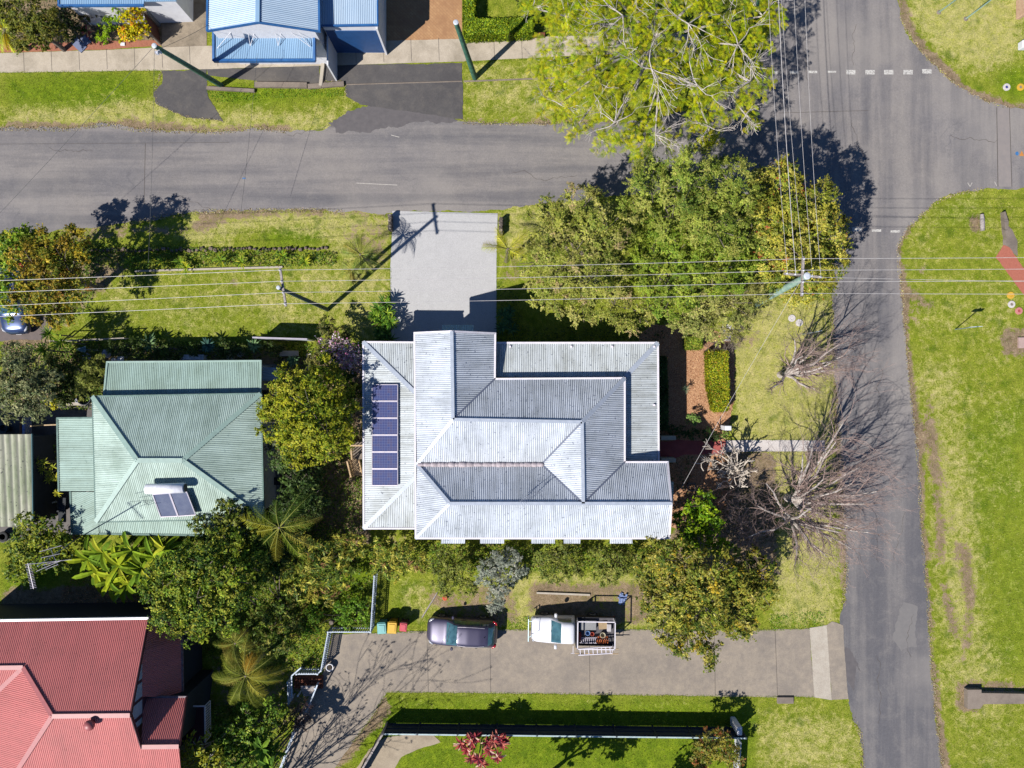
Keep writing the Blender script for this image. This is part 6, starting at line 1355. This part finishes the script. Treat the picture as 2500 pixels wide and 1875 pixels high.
def suv(label, loc, rz, pm_, group='parked cars'):
    t = local('parked_car', label, 'car', loc, group, rz); Ls = 4.6
    st = [(-2.30,.62,.50,.50,.62),(-2.22,.78,.66,.62,.76),(-2.0,.87,.76,.74,.88),(-1.6,.905,.80,.86,.97),(-1.05,.92,.82,.95,1.06),(-.95,.925,.80,.97,1.12),(-.45,.93,.70,1.0,1.44),(-.25,.93,.68,1.0,1.53),(.4,.93,.68,1.01,1.60),(1.2,.93,.66,1.03,1.58),(1.7,.92,.63,1.05,1.48),(2.0,.90,.60,1.05,1.26),(2.18,.86,.66,1.0,1.06),(2.27,.80,.66,.8,.92),(2.32,.66,.5,.6,.72)]
    G_, X, Vf = lay(st, .24)
    gl = [('windscreen',-.98,-.30,4.55,7.1,0),('rear_window',1.74,2.10,4.6,7.1,0)]
    for s in (1,-1): gl += [('side_window',-.62,.28,3.25,3.9,s),('side_window',.36,1.14,3.25,3.9,s),('side_window',1.22,1.72,3.3,3.85,s)]
    res = shell(G_, X, Vf, gl, t, pm_); wheels(t, (-1.42, 1.33), .92)
    for s in (-1, 1):
        mb = MB(); mb.cbox((-.62, s*1.02, 1.02), (.16,.22,.13), .04); mb.build('mirror', pm_, t)
        mb = MB(); mb.tube([(-2.16, s*.60, .72),(-2.05, s*.74, .76),(-1.86, s*.845, .80)], [.05,.075,.04], 8); mb.build('headlight', m_lamp, t, smooth=True)
        mb = MB(); mb.tube([(2.26, s*.62, .92),(2.20, s*.76, .95),(2.02, s*.875, .98)], [.05,.075,.04], 8); mb.build('tail_light', m_tail, t, smooth=True)
        mb = MB(); mb.tube([(-.25, s*.60, 1.555),(.3, s*.63, 1.615),(1.0, s*.62, 1.61),(1.5, s*.58, 1.55)], .018, 6); mb.build('roof_rail', m_alu, t)
        mb = MB(); mb.box((.05, s*.935, .80), (.015,.012,.9)); mb.box((.0, s*.948, .94), (.16,.02,.03)); mb.box((.98, s*.948, .95), (.16,.02,.03)); mb.build('door_trim', m_blk, t)
    mb = MB(); mb.cbox((-2.30, 0, .50), (.05,.9,.18), .02); mb.build('grille', m_blk, t); mb = MB(); mb.cbox((-2.33, 0, .36), (.02,.36,.11), .005); mb.build('number_plate', m_white, t)
    mb = MB(); mb.cbox((2.10, 0, .98), (.30,1.0,.04), .01); mb.build('spoiler', m_blk, t)
    mb = MB()
    for s in (-.25,.35): mb.beam(Vector((-.93,s-.30,1.17)), Vector((-.80,s+.25,1.24)), .02, .015)
    mb.build('wiper', m_blk, t)
    mb = MB(); mb.lathe((1.5, 0, 1.56), [(.03,0),(.02,.06),(.005,.09)], 8); mb.build('aerial', m_blk, t)
    return t
suv('dark purple grey five door car parked half on the grass beside the bins', W(1130,1534,0), math.radians(-2.6), paint('purple_grey_paint', A(84,78,104), .42, .35))
suv('dark blue car almost hidden under the orange leaved tree', W(52,760,0)+Vector((0,.75,0)), math.radians(93), paint('dark_blue_paint', A(70,86,128), .22, .5), None)
# white tray-back utility
t = local('utility_truck', 'white tray back ute with ladders on its side rack', 'ute', W(1396,1527,0), None, math.radians(-.8))
m_wp = paint('ute_white_paint', A(240,240,246,1.75), .3, .0)
st = [(-2.75,.66,.56,.55,.72),(-2.66,.80,.70,.66,.88),(-2.4,.86,.78,.82,1.0),(-1.6,.90,.80,.96,1.10),(-1.45,.90,.79,.99,1.16),(-.95,.90,.70,1.02,1.55),(-.75,.90,.68,1.02,1.66),(-.2,.90,.68,1.02,1.70),(.02,.90,.68,1.02,1.66),(.10,.88,.66,1.0,1.5)]
G_, X, Vf = lay(st, .38, 60); gl = [('windscreen',-1.46,-.82,4.4,7.1,0)] + [('side_window',-1.0,-.12,3.25,3.95,s) for s in (1,-1)]
shell(G_, X, Vf, gl, t, m_wp); wheels(t, (-1.85, 1.35), .90, .36, .24)
for s in (-1, 1):
    mb = MB(); mb.cbox((-1.15, s*1.03, 1.12), (.18,.26,.22), .04); mb.build('mirror', m_wp, t)
    mb = MB(); mb.cbox((-2.58, s*.68, .80), (.16,.24,.14), .04); mb.build('headlight', m_lamp, t); mb = MB(); mb.cbox((2.72, s*.80, .70), (.05,.22,.12), .015); mb.build('tail_light', m_tail, t)
mb = MB(); mb.box((1.45,0,.82),(2.55,1.80,.08)); mb.build('tray_floor', M('tray_steel', A(104,100,104), A(76,72,78), 6, .6), t)
mb = MB()
for s in (-1,1): mb.box((1.45,s*.91,1.0),(2.55,.04,.30))
mb.box((2.71,0,1.0),(.04,1.80,.30)); mb.build('tray_side', m_blk, t)
mb = MB(); mb.box((.17,0,1.25),(.05,1.84,.8)); mb.build('headboard', m_blk, t)
mb = MB()
for x in (.22, 2.62):
    for s in (-1,1): mb.box((x,s*.88,1.35),(.06,.06,1.0))
    mb.box((x,0,1.86),(.06,1.80,.06))
for s in (-1,1): mb.box((1.42,s*.88,1.86),(2.46,.06,.06))
mb.build('ladder_rack', m_gutter, t)
mb = MB(); mb.tube([(-2.90,-.78,.55),(-2.92,-.72,1.05),(-2.92,.72,1.05),(-2.90,.78,.55)], .035, 8); mb.tube([(-2.90,-.80,.75),(-2.90,.80,.75)], .03, 8); mb.tube([(-2.9,.6,1.05),(-2.35,.62,1.25),(-2.35,-.10,1.25),(-2.88,-.45,1.05)], .018, 6); mb.build('bull_bar', m_galv, t)
mb = MB(); mb.tube([(-1.5,-.1,1.18),(-1.35,.45,1.28)], .012, 4); mb.build('wiper', m_blk, t)
# cargo: each thing lies in the tray
def cargo(name, label, cat, build, mat, c):
    mb = MB(); build(mb); o = mb.build(name, mat, None, org=Vector((0,0,0))); o.location = W(1396,1527,0); o.rotation_euler = (0,0,math.radians(-.8)); tag(o, label, cat); return o
cargo('toolbox', 'flat grey tool box in the ute tray', 'toolbox', lambda b: b.cbox((.95,.42,1.02),(1.1,.62,.34),.03), M('grey_box', A(160,160,160), None, 5), None)
cargo('plywood_offcut', 'tan board lying in the ute tray', 'board', lambda b: b.box((1.95,.35,.92),(.55,.5,.05),.1), M('ply', A(186,160,122), None, 5), None)
cargo('white_crate', 'pale crate in the back corner of the ute tray', 'crate', lambda b: b.cbox((2.35,.25,1.0),(.28,.5,.25),.03), M('crate_white', A(206,200,200), None, 5), None)
cargo('blue_tub', 'small blue tub in the ute tray', 'tub', lambda b: b.lathe((.95,-.12,.87),[(.12,0),(.16,.25),(.13,.25),(.10,.05)],14), M('tub_blue', A(110,150,206), None, 5), None)
cargo('red_tub', 'small red tub in the ute tray', 'tub', lambda b: b.lathe((1.25,-.18,.87),[(.10,0),(.13,.22),(.11,.22),(.08,.05)],14), M('tub_red', A(200,84,60), None, 5), None)
cargo('bucket', 'round pale bucket in the ute tray', 'bucket', lambda b: b.lathe((1.93,-.22,.87),[(.14,0),(.18,.3),(.155,.3),(.12,.06)],18), M('bucket_cream', A(216,206,176), None, 5), None)
cargo('red_jerry_can', 'red fuel can behind the ute cab', 'fuel can', lambda b: b.cbox((.42,-.35,1.02),(.2,.45,.34),.03), M('can_red', A(206,52,40), None, 5), None)
def coil(b):
    for k in range(6):
        b.tube([(1.55+.14*k+.02*math.sin(a), -.55+.22*math.cos(a), 1.02+.16*math.sin(a)) for a in [i*math.pi/8 for i in range(17)]], .022, 6)
cargo('orange_cable', 'orange cable coiled in the ute tray beside the ladders', 'cable', coil, M('cable_orange', A(226,112,36), None, 5), None)
def hoses(b):
    for k in range(8): b.box((.55+.13*k,-.62,1.0),(.05,.34,.08),.1)
    b.beam(Vector((.45,-.46,1.0)), Vector((1.6,-.44,1.0)), .05,.05); b.beam(Vector((.45,-.78,1.0)), Vector((1.6,-.80,1.0)), .05,.05)
cargo('short_ladder', 'short dark ladder lying along the ute tray', 'ladder', hoses, m_alu, None)
def ladder(b, a, c, w_, n, z):
    a, c = Vector(a), Vector(c); d = (c-a).normalized(); s = Vector((-d.y,d.x,0))
    for sg in (-1,1): b.beam(a+s*sg*w_/2, c+s*sg*w_/2, .05, .08)
    for k in range(n): p = a.lerp(c, (k+.5)/n); b.beam(p-s*w_/2, p+s*w_/2, .05, .04)
cargo('aluminium_ladder', 'white aluminium step ladder hung outside the ute rack', 'ladder', lambda b: ladder(b, (.30,-1.22,1.45), (2.50,-1.02,1.55), .42, 8, 1), M('ladder_white', A(236,230,240,1.8), None, 5, .4), None)
cargo('timber_pole', 'pair of pale timber poles sticking out behind the step ladder', 'pole', lambda b: [b.tube([(.1,y,1.30),(2.95,y,1.30)], .028, 8) for y in (-1.05,-1.36)], m_pine, None)
cargo('rack_arm', 'white side rack frame carrying the ladders outside the ute', 'rack', lambda b: [b.tube([(.0,-.92,1.25),(.0,-1.42,1.25)], .02, 6), b.tube([(-.15,-1.38,1.25),(2.55,-1.38,1.25)], .02, 6), b.tube([(2.55,-.92,1.25),(2.55,-1.42,1.25)], .02, 6)], m_gutter, None)
# ------------------------------------------------------------------ bins
def bin_(label, x, y, w_, d_, h, body, lidm, rz):
    t = local('wheelie_bin', label, 'bin', W(x, y, 0), 'wheelie bins in a row beside the picket fence', rz)
    def ring_(s, z): return [(-w_/2*s,-d_/2*s,z),(w_/2*s,-d_/2*s,z),(w_/2*s,d_/2*s,z),(-w_/2*s,d_/2*s,z)]
    mb = MB(); vs = ring_(.78,.06)+ring_(.97,h*.93)+ring_(1.03,h*.93)+ring_(1.03,h*.97); fs = [(3,2,1,0),(12,13,14,15)]
    for k in range(3): fs += [(k*4+i, k*4+(i+1)%4, k*4+4+(i+1)%4, k*4+4+i) for i in range(4)]
    mb.add(vs, fs); mb.build('body', body, t); mb = MB(); mb.cbox((0,-.01,h+.0), (w_*1.05,d_*1.02,.08), .03); mb.cbox((0,.0,h+.045), (w_*.72,d_*.66,.05), .02); lo = mb.build('lid', lidm, t)
    mb = MB(); mb.tube([(-w_*.4,d_*.55,h-.02),(w_*.4,d_*.55,h-.02)], .022, 8); mb.build('handle', body, t)
    for s in (-1,1): mb = MB(); mb.lathe((s*w_*.45,d_*.36,.10), [(.02,-.03),(.10,-.03),(.10,.03),(.02,.03)], 14, 'X'); mb.build('wheel', m_tyre, t)
bin_('teal wheelie bin nearest the picket fence', 939, 1521, .56, .68, 1.05, M('bin_teal', A(110,184,180), None, 3, .5), M('lid_teal', A(134,204,200), None, 3, .45), .05)
bin_('yellow wheelie bin between the teal and the red ones', 964, 1519, .58, .72, 1.08, M('bin_dark', A(180,140,30), None, 3, .5), M('lid_yellow', A(250,196,40), None, 3, .45), -.05)
bin_('smaller red lidded wheelie bin farthest from the picket fence', 990, 1519, .46, .54, .95, M('bin_darkred', A(120,60,66), None, 3, .5), M('lid_red', A(226,76,92), None, 3, .45), -.1)
# ------------------------------------------------------------------ small things in the gardens
mb = MB(); mb.lathe(W(1087,1458,0), [(.14,0),(.17,.2),(.13,.24),(.03,.22)], 16); solo('orange_ball', mb, M('orange_plastic', A(230,96,60), None, 5), 'round orange bucket on the bare ground above the dark car', 'bucket', W(1087,1458))
log('thin pale timber pole lying from the bins to the orange bucket', (1068,1446), (1030,1508), .045, 'timber_pole', 'pole')
mb = MB(); mb.beam(W(1310,1447,.06), W(1440,1452,.06), .12, .12); solo('sleeper', mb, m_conc, 'pale sleeper edging behind the ute', 'edging', W(1375,1449))
mb = MB()
for k in range(26): c = W(1520+rnd.uniform(-9,9), 1462+rnd.uniform(-12,12), .04+.004*k); mb.box(c, (rnd.uniform(.08,.3),rnd.uniform(.05,.22),.02), rnd.uniform(0,3))
solo('rubbish_heap', mb, M('blue_white_plastic', A(170,190,226), A(90,110,170), 9, .5), 'little heap of blue and white rubbish behind the ute', 'rubbish', W(1520,1462))
mb = MB(); mb.cbox(W(706,863,.45), (1.25,.36,.1), .02); mb.box(W(692,863,.2),(.1,.3,.4)); mb.box(W(720,863,.2),(.1,.3,.4)); solo('garden_bench', mb, m_conc, 'pale stone bench above the round tree', 'bench', W(706,863))
for y, lb in ((868,'upper round stepping stone beside the bench'),(897,'lower round stepping stone near the round tree')):
    mb = MB(); mb.lathe(W(755,y,0), [(.19,0),(.2,.06),(.18,.08)], 20); solo('stepping_stone', mb, m_conc, lb, 'stepping stone', W(755,y), 'round stepping stones')
t = thing('garden_cover', 'blue grey folded shade cover left of the green back roof', 'shade cover', W(200,852)); mb = MB(); mb.add([W(185,852,1.3),W(208,845,1.2),W(211,856,1.0),W(205,862,1.3)], [(0,1,2,3)]); mb.add([W(185,852,1.27),W(208,845,1.17),W(211,856,.97),W(205,862,1.27)], [(3,2,1,0)]); mb.build('canopy', m_zinc_blue, t)
mb = MB(); mb.tube([W(200,856,0),W(197,855,1.25)], .03, 8); mb.tube([W(186,852,1.3),W(240,855,1.2)], .015, 5); mb.build('frame', m_galv, t)
for (x, y, lb, c) in ((210,873,'crumpled blue tarpaulin bundle left of the green back roof',A(110,130,190)),(258,863,'purple blue bundle beside the feathery shrub',A(120,126,170))):
    mb = MB(); c0 = W(x, y, .25)
    mb.lathe(c0-Vector((0,0,.25)), [(.25,0),(.32,.15),(.26,.34),(.14,.42),(.03,.44)], 9); solo('tarpaulin_bundle', mb, M('tarp_'+str(x), c, A(200,206,226), 14, .6, lo=.4, hi=.6), lb, 'tarpaulin', (c0.x,c0.y,0))
for (x, y, r, lb) in ((283,880,.16,'white pot left of the white chair by the green back roof'),(195,978,.15,'white pot above the side yard of the green house'),(452,877,.12,'small white pot left of the white table'),(590,866,.2,'pale round pot right of the white table')):
    mb = MB(); c0 = W(x, y); mb.lathe(c0, [(r*.7,0),(r,.3),(r*.85,.32),(r*.7,.25),(.02,.24)], 16); solo('garden_pot', mb, m_white if r != .2 else m_conc, lb, 'pot', c0, 'garden pots')
t = thing('garden_chair', 'white plastic chair at the back wall of the green house', 'chair', W(303,878)); c0 = W(303,878)
mb = MB(); mb.box(c0+Vector((0,0,.42)),(.42,.42,.04)); mb.build('seat', m_white, t); mb = MB(); mb.box(c0+Vector((0,-.2,.65)),(.42,.04,.45)); mb.build('backrest', m_white, t)
for sx in (-1,1):
    for sy in (-1,1): mb = MB(); mb.box(c0+Vector((sx*.18,sy*.18,.2)),(.04,.04,.4)); mb.build('leg', m_white, t)
t = thing('garden_table', 'long white slatted table on the upper side of the green back roof', 'table', W(484,872)); c0 = W(484,873)
mb = MB(); [mb.box(c0+Vector((0,dy,.72)),(1.35,.09,.03)) for dy in (-.12,0,.12)]; mb.box(c0+Vector((-.3,0,.75)),(.3,.25,.03)); mb.box(c0+Vector((.3,0,.75)),(.3,.25,.03)); mb.build('tabletop', m_white, t)
for sx in (-1,1): mb = MB(); mb.box(c0+Vector((sx*.6,0,.36)),(.05,.28,.7)); mb.build('leg', m_white, t)
mb = MB(); mb.cbox(W(562,873,.5), (.5,.35,.12), .02, -.5); mb.box(W(562,873,.22),(.1,.2,.44)); solo('stone_birdbath', mb, m_conc, 'tilted grey stone slab behind the green back roof', 'stone slab', W(562,873))
# yard clutter west of the green house
mb = MB(); mb.tube([W(57,1020,.6), W(57,1066,.6)], .22, 12); solo('rusty_tank', mb, M('rust', A(150,88,60), A(110,64,46), 7, .9), 'rust brown drum above the old shed', 'drum', W(57,1043))
mb = MB(); mb.cbox(W(66,1043,.5), (.2,1.3,.7), .03); solo('blue_board', mb, M('blue_white_board', A(110,140,220), A(220,220,236), 9, .5, lo=.45, hi=.55), 'blue and white surfboard leaning beside the rusty drum', 'board', W(66,1043))
mb = MB(); P, Q = W(108,1038,2.2), W(140,1037,2.2); mb.beam(P, Q, .07, .07); mb.box(W(103,1038,1.1),(.08,.08,2.2)); solo('clothes_line_post', mb, m_pine, 'pale timber post and arm beside the green side roof', 'post', W(103,1038))
for (x, y, dx, dy, h, c, lb, nm) in ((97,1173,.5,.45,.5,A(150,120,116),'brown crate among the yard pots','crate'),(96,1188,.35,.3,.35,A(206,130,90),'terracotta box under the yard plants','box'),(102,1197,.5,.3,.3,A(150,160,166),'grey tub in the yard of the green house','tub'),(125,1222,.4,.4,.5,A(200,206,210),'pale grey stool in the yard below the clutter','stool'),(112,1180,.3,.3,.3,A(176,120,110),'pinkish pot in the middle of the yard clutter','pot'),(20,1045,.6,.5,.5,A(60,90,100),'teal drum in the shaded yard above the shed','drum')):
    mb = MB()
    if nm in ('tub','pot','drum'): mb.lathe(W(x,y), [(dx*.35,0),(dx*.5,h*.6),(dx*.5,h),(dx*.42,h),(dx*.3,h*.5)], 16)
    else: mb.cbox(W(x,y,h/2), (dx,dy,h), .02, .2)
    solo('yard_'+nm, mb, M('yard_'+nm+str(x), c, None, 6), lb, nm, W(x,y))
mb = MB(); mb.lathe(W(215,972,0), [(.44,0),(.46,.5),(.42,.5),(.40,.1)], 24); solo('garden_ring', mb, M('black_tub', A(60,66,80), None, 5), 'round dark garden tub at the corner of the green roof', 'tub', W(215,972))
mb = MB(); mb.beam(W(164,986,.1), W(226,986,.1), .2, .2); solo('white_kerb', mb, m_conc, 'whitewashed kerb at the top left corner of the green roof', 'kerb', W(195,986))
mb = MB(); mb.cbox(W(152,1245,1.0),(.5,1.6,.06),.01); mb.box(W(152,1245,.5),(.1,.1,1.0)); solo('barn_table', mb, m_rw, 'dark bench against the lower side roof of the green house', 'bench', W(152,1245))
mb = MB(); mb.cbox(W(647,1190,.75), (.75,.05,1.5), .01); mb.cbox(W(682,1175,.4),(.7,.5,.08),.02); solo('bbq_cover', mb, m_rw, 'dark teal covered bench on the path beside the green house', 'covered bench', W(665,1180))
mb = MB(); P = W(8,1310,.3); mb.lathe(P, [(.28,-.1),(.34,-.08),(.34,.08),(.28,.1),(.2,.1),(.2,-.1)], 24); solo('rubber_ring', mb, m_tyre, 'dark tractor tube lying below the mossy shed', 'rubber ring', (P.x,P.y,0))
mb = MB(); mb.lathe(W(818,1508,0), [(.16,0),(.15,1.0),(.12,1.02)], 10); solo('tree_stump', mb, m_bark, 'sawn tree stump behind the picket fence', 'stump', W(818,1508))
mb = MB(); mb.cbox(W(1243,82,.45), (.55,.55,.9), .03); solo('brick_pier', mb, M('brown_brick_pier', A(120,92,84), A(90,66,60), 12, .9), 'brown brick pier in the low wall beside the top footpath', 'pier', W(1243,84))
mb = MB(); mb.beam(W(1150,90,.2), W(1330,86,.2), .18, .4); solo('low_brick_wall', mb, m_brick, 'low brown wall under the L shaped hedge', 'wall', W(1240,88))
mb = MB(); mb.beam(W(793,118,.1), W(783,210,.1), .22, .2); solo('concrete_kerb', mb, m_conc, 'pale concrete kerb strip below the navy roller door', 'kerb', W(788,165))
mb = MB(); mb.beam(W(622,207,.1), W(750,209,.1), .35, .22); mb.beam(W(752,212,.08), W(840,205,.08), .3, .2); mb.beam(W(505,215,.1), W(622,222,.1), .2, .18); solo('old_kerb', mb, m_old, 'worn concrete kerb under the green pole', 'kerb', W(680,208))
mb = MB(); mb.cbox(W(210,98,.06),(.5,.6,.1),.01,.6); mb.beam(W(180,98,.07), W(205,122,.07), .55, .05); solo('grey_ramp', mb, M('grey_ramp', A(130,140,170), None, 4), 'slanting grey steel ramp across the brick edging at top left', 'ramp', W(195,110))
mb = MB(); mb.cbox(W(300,108,.05),(.3,.2,.1),.01); solo('meter_lid', mb, m_white, 'small white lid on the brick edging near the green pole', 'lid', W(300,108))
# side balustrade casting the driveway shadow
t = thing('garage_rail', 'white rail and post at the left side of the garage door', 'railing', W(1010,800)); mb = MB(); P, Q = W(985,835,3.0), W(1022,835,3.0)
mb.beam(P, Q, .07, .07); mb.beam(P-Vector((0,0,.9)), Q-Vector((0,0,.9)), .06, .06); [mb.box((P.x+(Q.x-P.x)*k/7, P.y, 2.55),(.035,.035,.9)) for k in range(8)]; mb.build('rail', m_white, t)
# ------------------------------------------------------------------ ground cover and grass tufts
def cover(name, label, polys, n, cols, wts, L, Wd, z0, z1, hump=.0):
    X = []
    for p in polys:
        q = np.array(wp(p)); lo, hi = q.min(0), q.max(0); a = (hi-lo).prod(); C = NP.uniform(lo, hi, (int(a*n), 2)); X.append(C[inpoly(C[:,0], C[:,1], [tuple(k) for k in q])])
    X = np.concatenate(X); f = np.sin(X[:,0]*1.7+1)*np.sin(X[:,1]*2.1)+.6*np.sin(X[:,0]*4.3-X[:,1]*3.1)+.35*np.sin(X[:,0]*9.1+X[:,1]*8.3)
    hgt = np.clip((f+1.2)/2.6, .05, 1); z = z0+(z1-z0)*hgt*NP.uniform(.3, 1, len(X)); C = np.concatenate([X, z[:,None]], 1); N = NP.normal(size=C.shape)*.5+np.array([0,0,.8])
    idx = np.where((f+NP.normal(size=len(f))*.6) > .2, 0, 1); c = pal(len(C), cols, wts, .18); o = arr_mesh(name, leaves(C, N, L, Wd), c, m_leaf, None)
    tag(o, label, 'ground cover', kind='stuff'); return o
cover('garden_undergrowth', 'mixed low undergrowth filling the garden beds around the houses',
      [[(620,1440),(780,1440),(912,1400),(905,1520),(812,1530),(790,1620),(730,1630),(640,1640),(620,1560)], [(900,1325),(1650,1325),(1650,1395),(900,1395)], [(650,1230),(860,1300),(900,1400),(640,1400)],
       [(480,1690),(720,1780),(690,1880),(470,1880)], [(320,830),(640,835),(640,875),(330,878)], [(160,830),(262,835),(255,985),(150,985)], [(640,840),(770,840),(770,900),(680,900)], [(0,840),(250,835),(255,1000),(0,1000)], [(300,1230),(640,1230),(700,1500),(500,1540),(340,1440)], [(690,960),(886,960),(886,1300),(690,1300)], [(120,640),(250,610),(220,760),(130,800)], [(90,1060),(140,1080),(140,1230),(90,1230)],
       [(690,1290),(860,1300),(880,1400),(700,1400)], [(130,590),(820,618),(820,650),(330,655),(200,640)], [(500,1540),(700,1560),(640,1700),(500,1600)]],
      135, [G(120,150,46), G(90,122,40), G(160,168,66), G(140,116,80), G(70,100,36)], [3,3,2,.7,2], .15, .07, .02, .40)
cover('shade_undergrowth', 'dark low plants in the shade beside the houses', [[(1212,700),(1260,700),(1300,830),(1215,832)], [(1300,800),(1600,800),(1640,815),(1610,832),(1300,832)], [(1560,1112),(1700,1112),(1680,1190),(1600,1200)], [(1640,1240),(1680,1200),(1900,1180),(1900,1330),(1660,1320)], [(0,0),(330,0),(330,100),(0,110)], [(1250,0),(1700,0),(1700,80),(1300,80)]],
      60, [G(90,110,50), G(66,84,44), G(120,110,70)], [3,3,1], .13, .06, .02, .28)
cover('weed_edge', 'rank green weeds along the kerbs and the lane edge', [[(505,222),(640,228),(640,245),(520,250)], [(640,215),(838,220),(838,236),(650,240)], [(1240,1508),(1288,1505),(1288,1535),(1240,1535)], [(1880,1500),(2020,1490),(2010,1528),(1880,1535)]],
      160, [G(100,150,30), G(130,170,44), G(80,120,30)], [3,3,1], .10, .035, .01, .16)
EDGE = []
def band(pts, w_):
    for (x0,y0),(x1,y1) in zip(pts, pts[1:]):
        d = math.hypot(x1-x0, y1-y0); nx_, ny_ = -(y1-y0)/d*w_, (x1-x0)/d*w_; EDGE.append([(x0+nx_,y0+ny_),(x1+nx_,y1+ny_),(x1-nx_,y1-ny_),(x0-nx_,y0-ny_)])
band([(905,1546),(1100,1538),(1400,1536),(1700,1536),(1850,1538),(1976,1533)], 3.2); band([(1988,1702),(1850,1701),(1500,1696),(1200,1692),(945,1690),(905,1755),(862,1812)], 3.2)
band([(0,178),(400,172)], 2.5); band([(1130,152),(1290,146)], 2.2); band([(640,212),(840,206)], 2); band([(953,650),(953,820)], 2.2); band([(1215,560),(1213,800)], 2.2); band([(1772,1074),(2012,1074)], 1.6); band([(1772,1104),(2012,1103)], 1.6)
cover('creeping_grass', 'grass creeping over the edges of the paths and the lane', EDGE, 420, [A(150,176,40,1.6), A(118,150,30,1.6), A(196,190,100,1.6)], [3,3,2], .09, .022, .02, .07)
FR = EDGE[:]; EDGE.clear()
band([(0,314),(170,316),(262,303),(330,317),(540,323),(620,313),(700,321)], 6); band([(1130,300),(1300,303),(1440,301)], 5); band([(840,518),(760,513),(620,515),(480,517),(300,546)], 6)
band([(2197,38),(2217,85),(2262,142),(2330,205),(2400,245),(2460,264)], 4); band([(2400,462),(2330,474),(2290,490),(2255,520),(2215,560),(2192,600),(2194,640),(2204,740),(2216,880),(2228,1000),(2242,1120),(2250,1300),(2264,1450),(2272,1600),(2284,1740),(2300,1875)], 5)
band([(2106,1875),(2100,1790),(2082,1752)], 6); band([(2058,1480),(2066,1400),(2060,1250),(2052,1100),(2042,950),(2036,850),(2030,720)], 6); band([(395,173),(378,225),(382,252),(450,285),(545,296)], 3); band([(845,235),(842,200),(785,200)], 3)
cover('road_gravel', 'loose gravel and dry grass crumbling over the road edges', EDGE, 190, [A(206,190,160,1.6), A(170,150,124,1.6), A(196,190,110,1.6), A(120,104,90,1.6)], [3,3,2.4,1], .09, .05, .015, .05)
cover('leaf_litter', 'dead leaves and bark chips strewn on the beds', [[(1590,790),(1780,815),(1796,960),(1778,1062),(1620,1070)], [(1610,1120),(1790,1120),(1780,1250),(1650,1280)], [(700,1460),(800,1480),(780,1560),(640,1560)], [(260,1330),(340,1430),(330,1520),(150,1520),(150,1440)]],
      170, [A(226,176,126,1.5), A(190,130,92,1.5), A(130,88,64,1.5), A(240,200,156,1.5)], [3,3,2,1], .08, .035, .012, .05)
# grass blades standing in the lawns
def tufts():
    n = 330000; X = NP.uniform([-36,-28],[36,28],(n,2)); keep = np.ones(n, bool)
    for s in SHEETS:
        q = np.array(s)
        keep &= ~inpoly(X[:,0], X[:,1], s)
    ix = ((X[:,0]-core_x[0])/step).astype(int).clip(0, GX.shape[1]-1); iy = ((X[:,1]-core_y[0])/step).astype(int).clip(0, GX.shape[0]-1)
    d = DIRT[iy, ix]; dr = DRY[iy, ix]; lu = LUSH[iy, ix]; keep &= NP.uniform(size=n) > d*1.1
    X, dr, lu = X[keep], dr[keep], lu[keep]; n = len(X); h = NP.uniform(.035,.09,(n,1))*(1+.5*lu[:,None]); a = NP.uniform(0, 2*math.pi, n); w_ = .016
    lean = NP.normal(size=(n,2))*.035; b0 = np.concatenate([X, np.zeros((n,1))], 1); sd = np.stack([np.cos(a)*w_, np.sin(a)*w_, np.zeros(n)], 1)
    tip = b0+np.concatenate([lean, h], 1); V = np.stack([b0-sd, b0+sd, tip], 1)
    g = pal(n, [A(156,180,36,1.6), A(190,198,66,1.6), A(120,154,22,1.6)], [3,3,1.5], .14); dc = pal(n, [A(216,208,130,1.6), A(196,194,98,1.6)], [1,1], .12)
    m_ = (NP.uniform(size=(n,1)) < (dr[:,None]*.7+.12)); o = arr_mesh('grass_blades', V, np.where(m_, dc, g), m_leaf, None, 3)
    tag(o, 'short grass standing in the lawns and verges', 'grass', kind='stuff')
tufts()
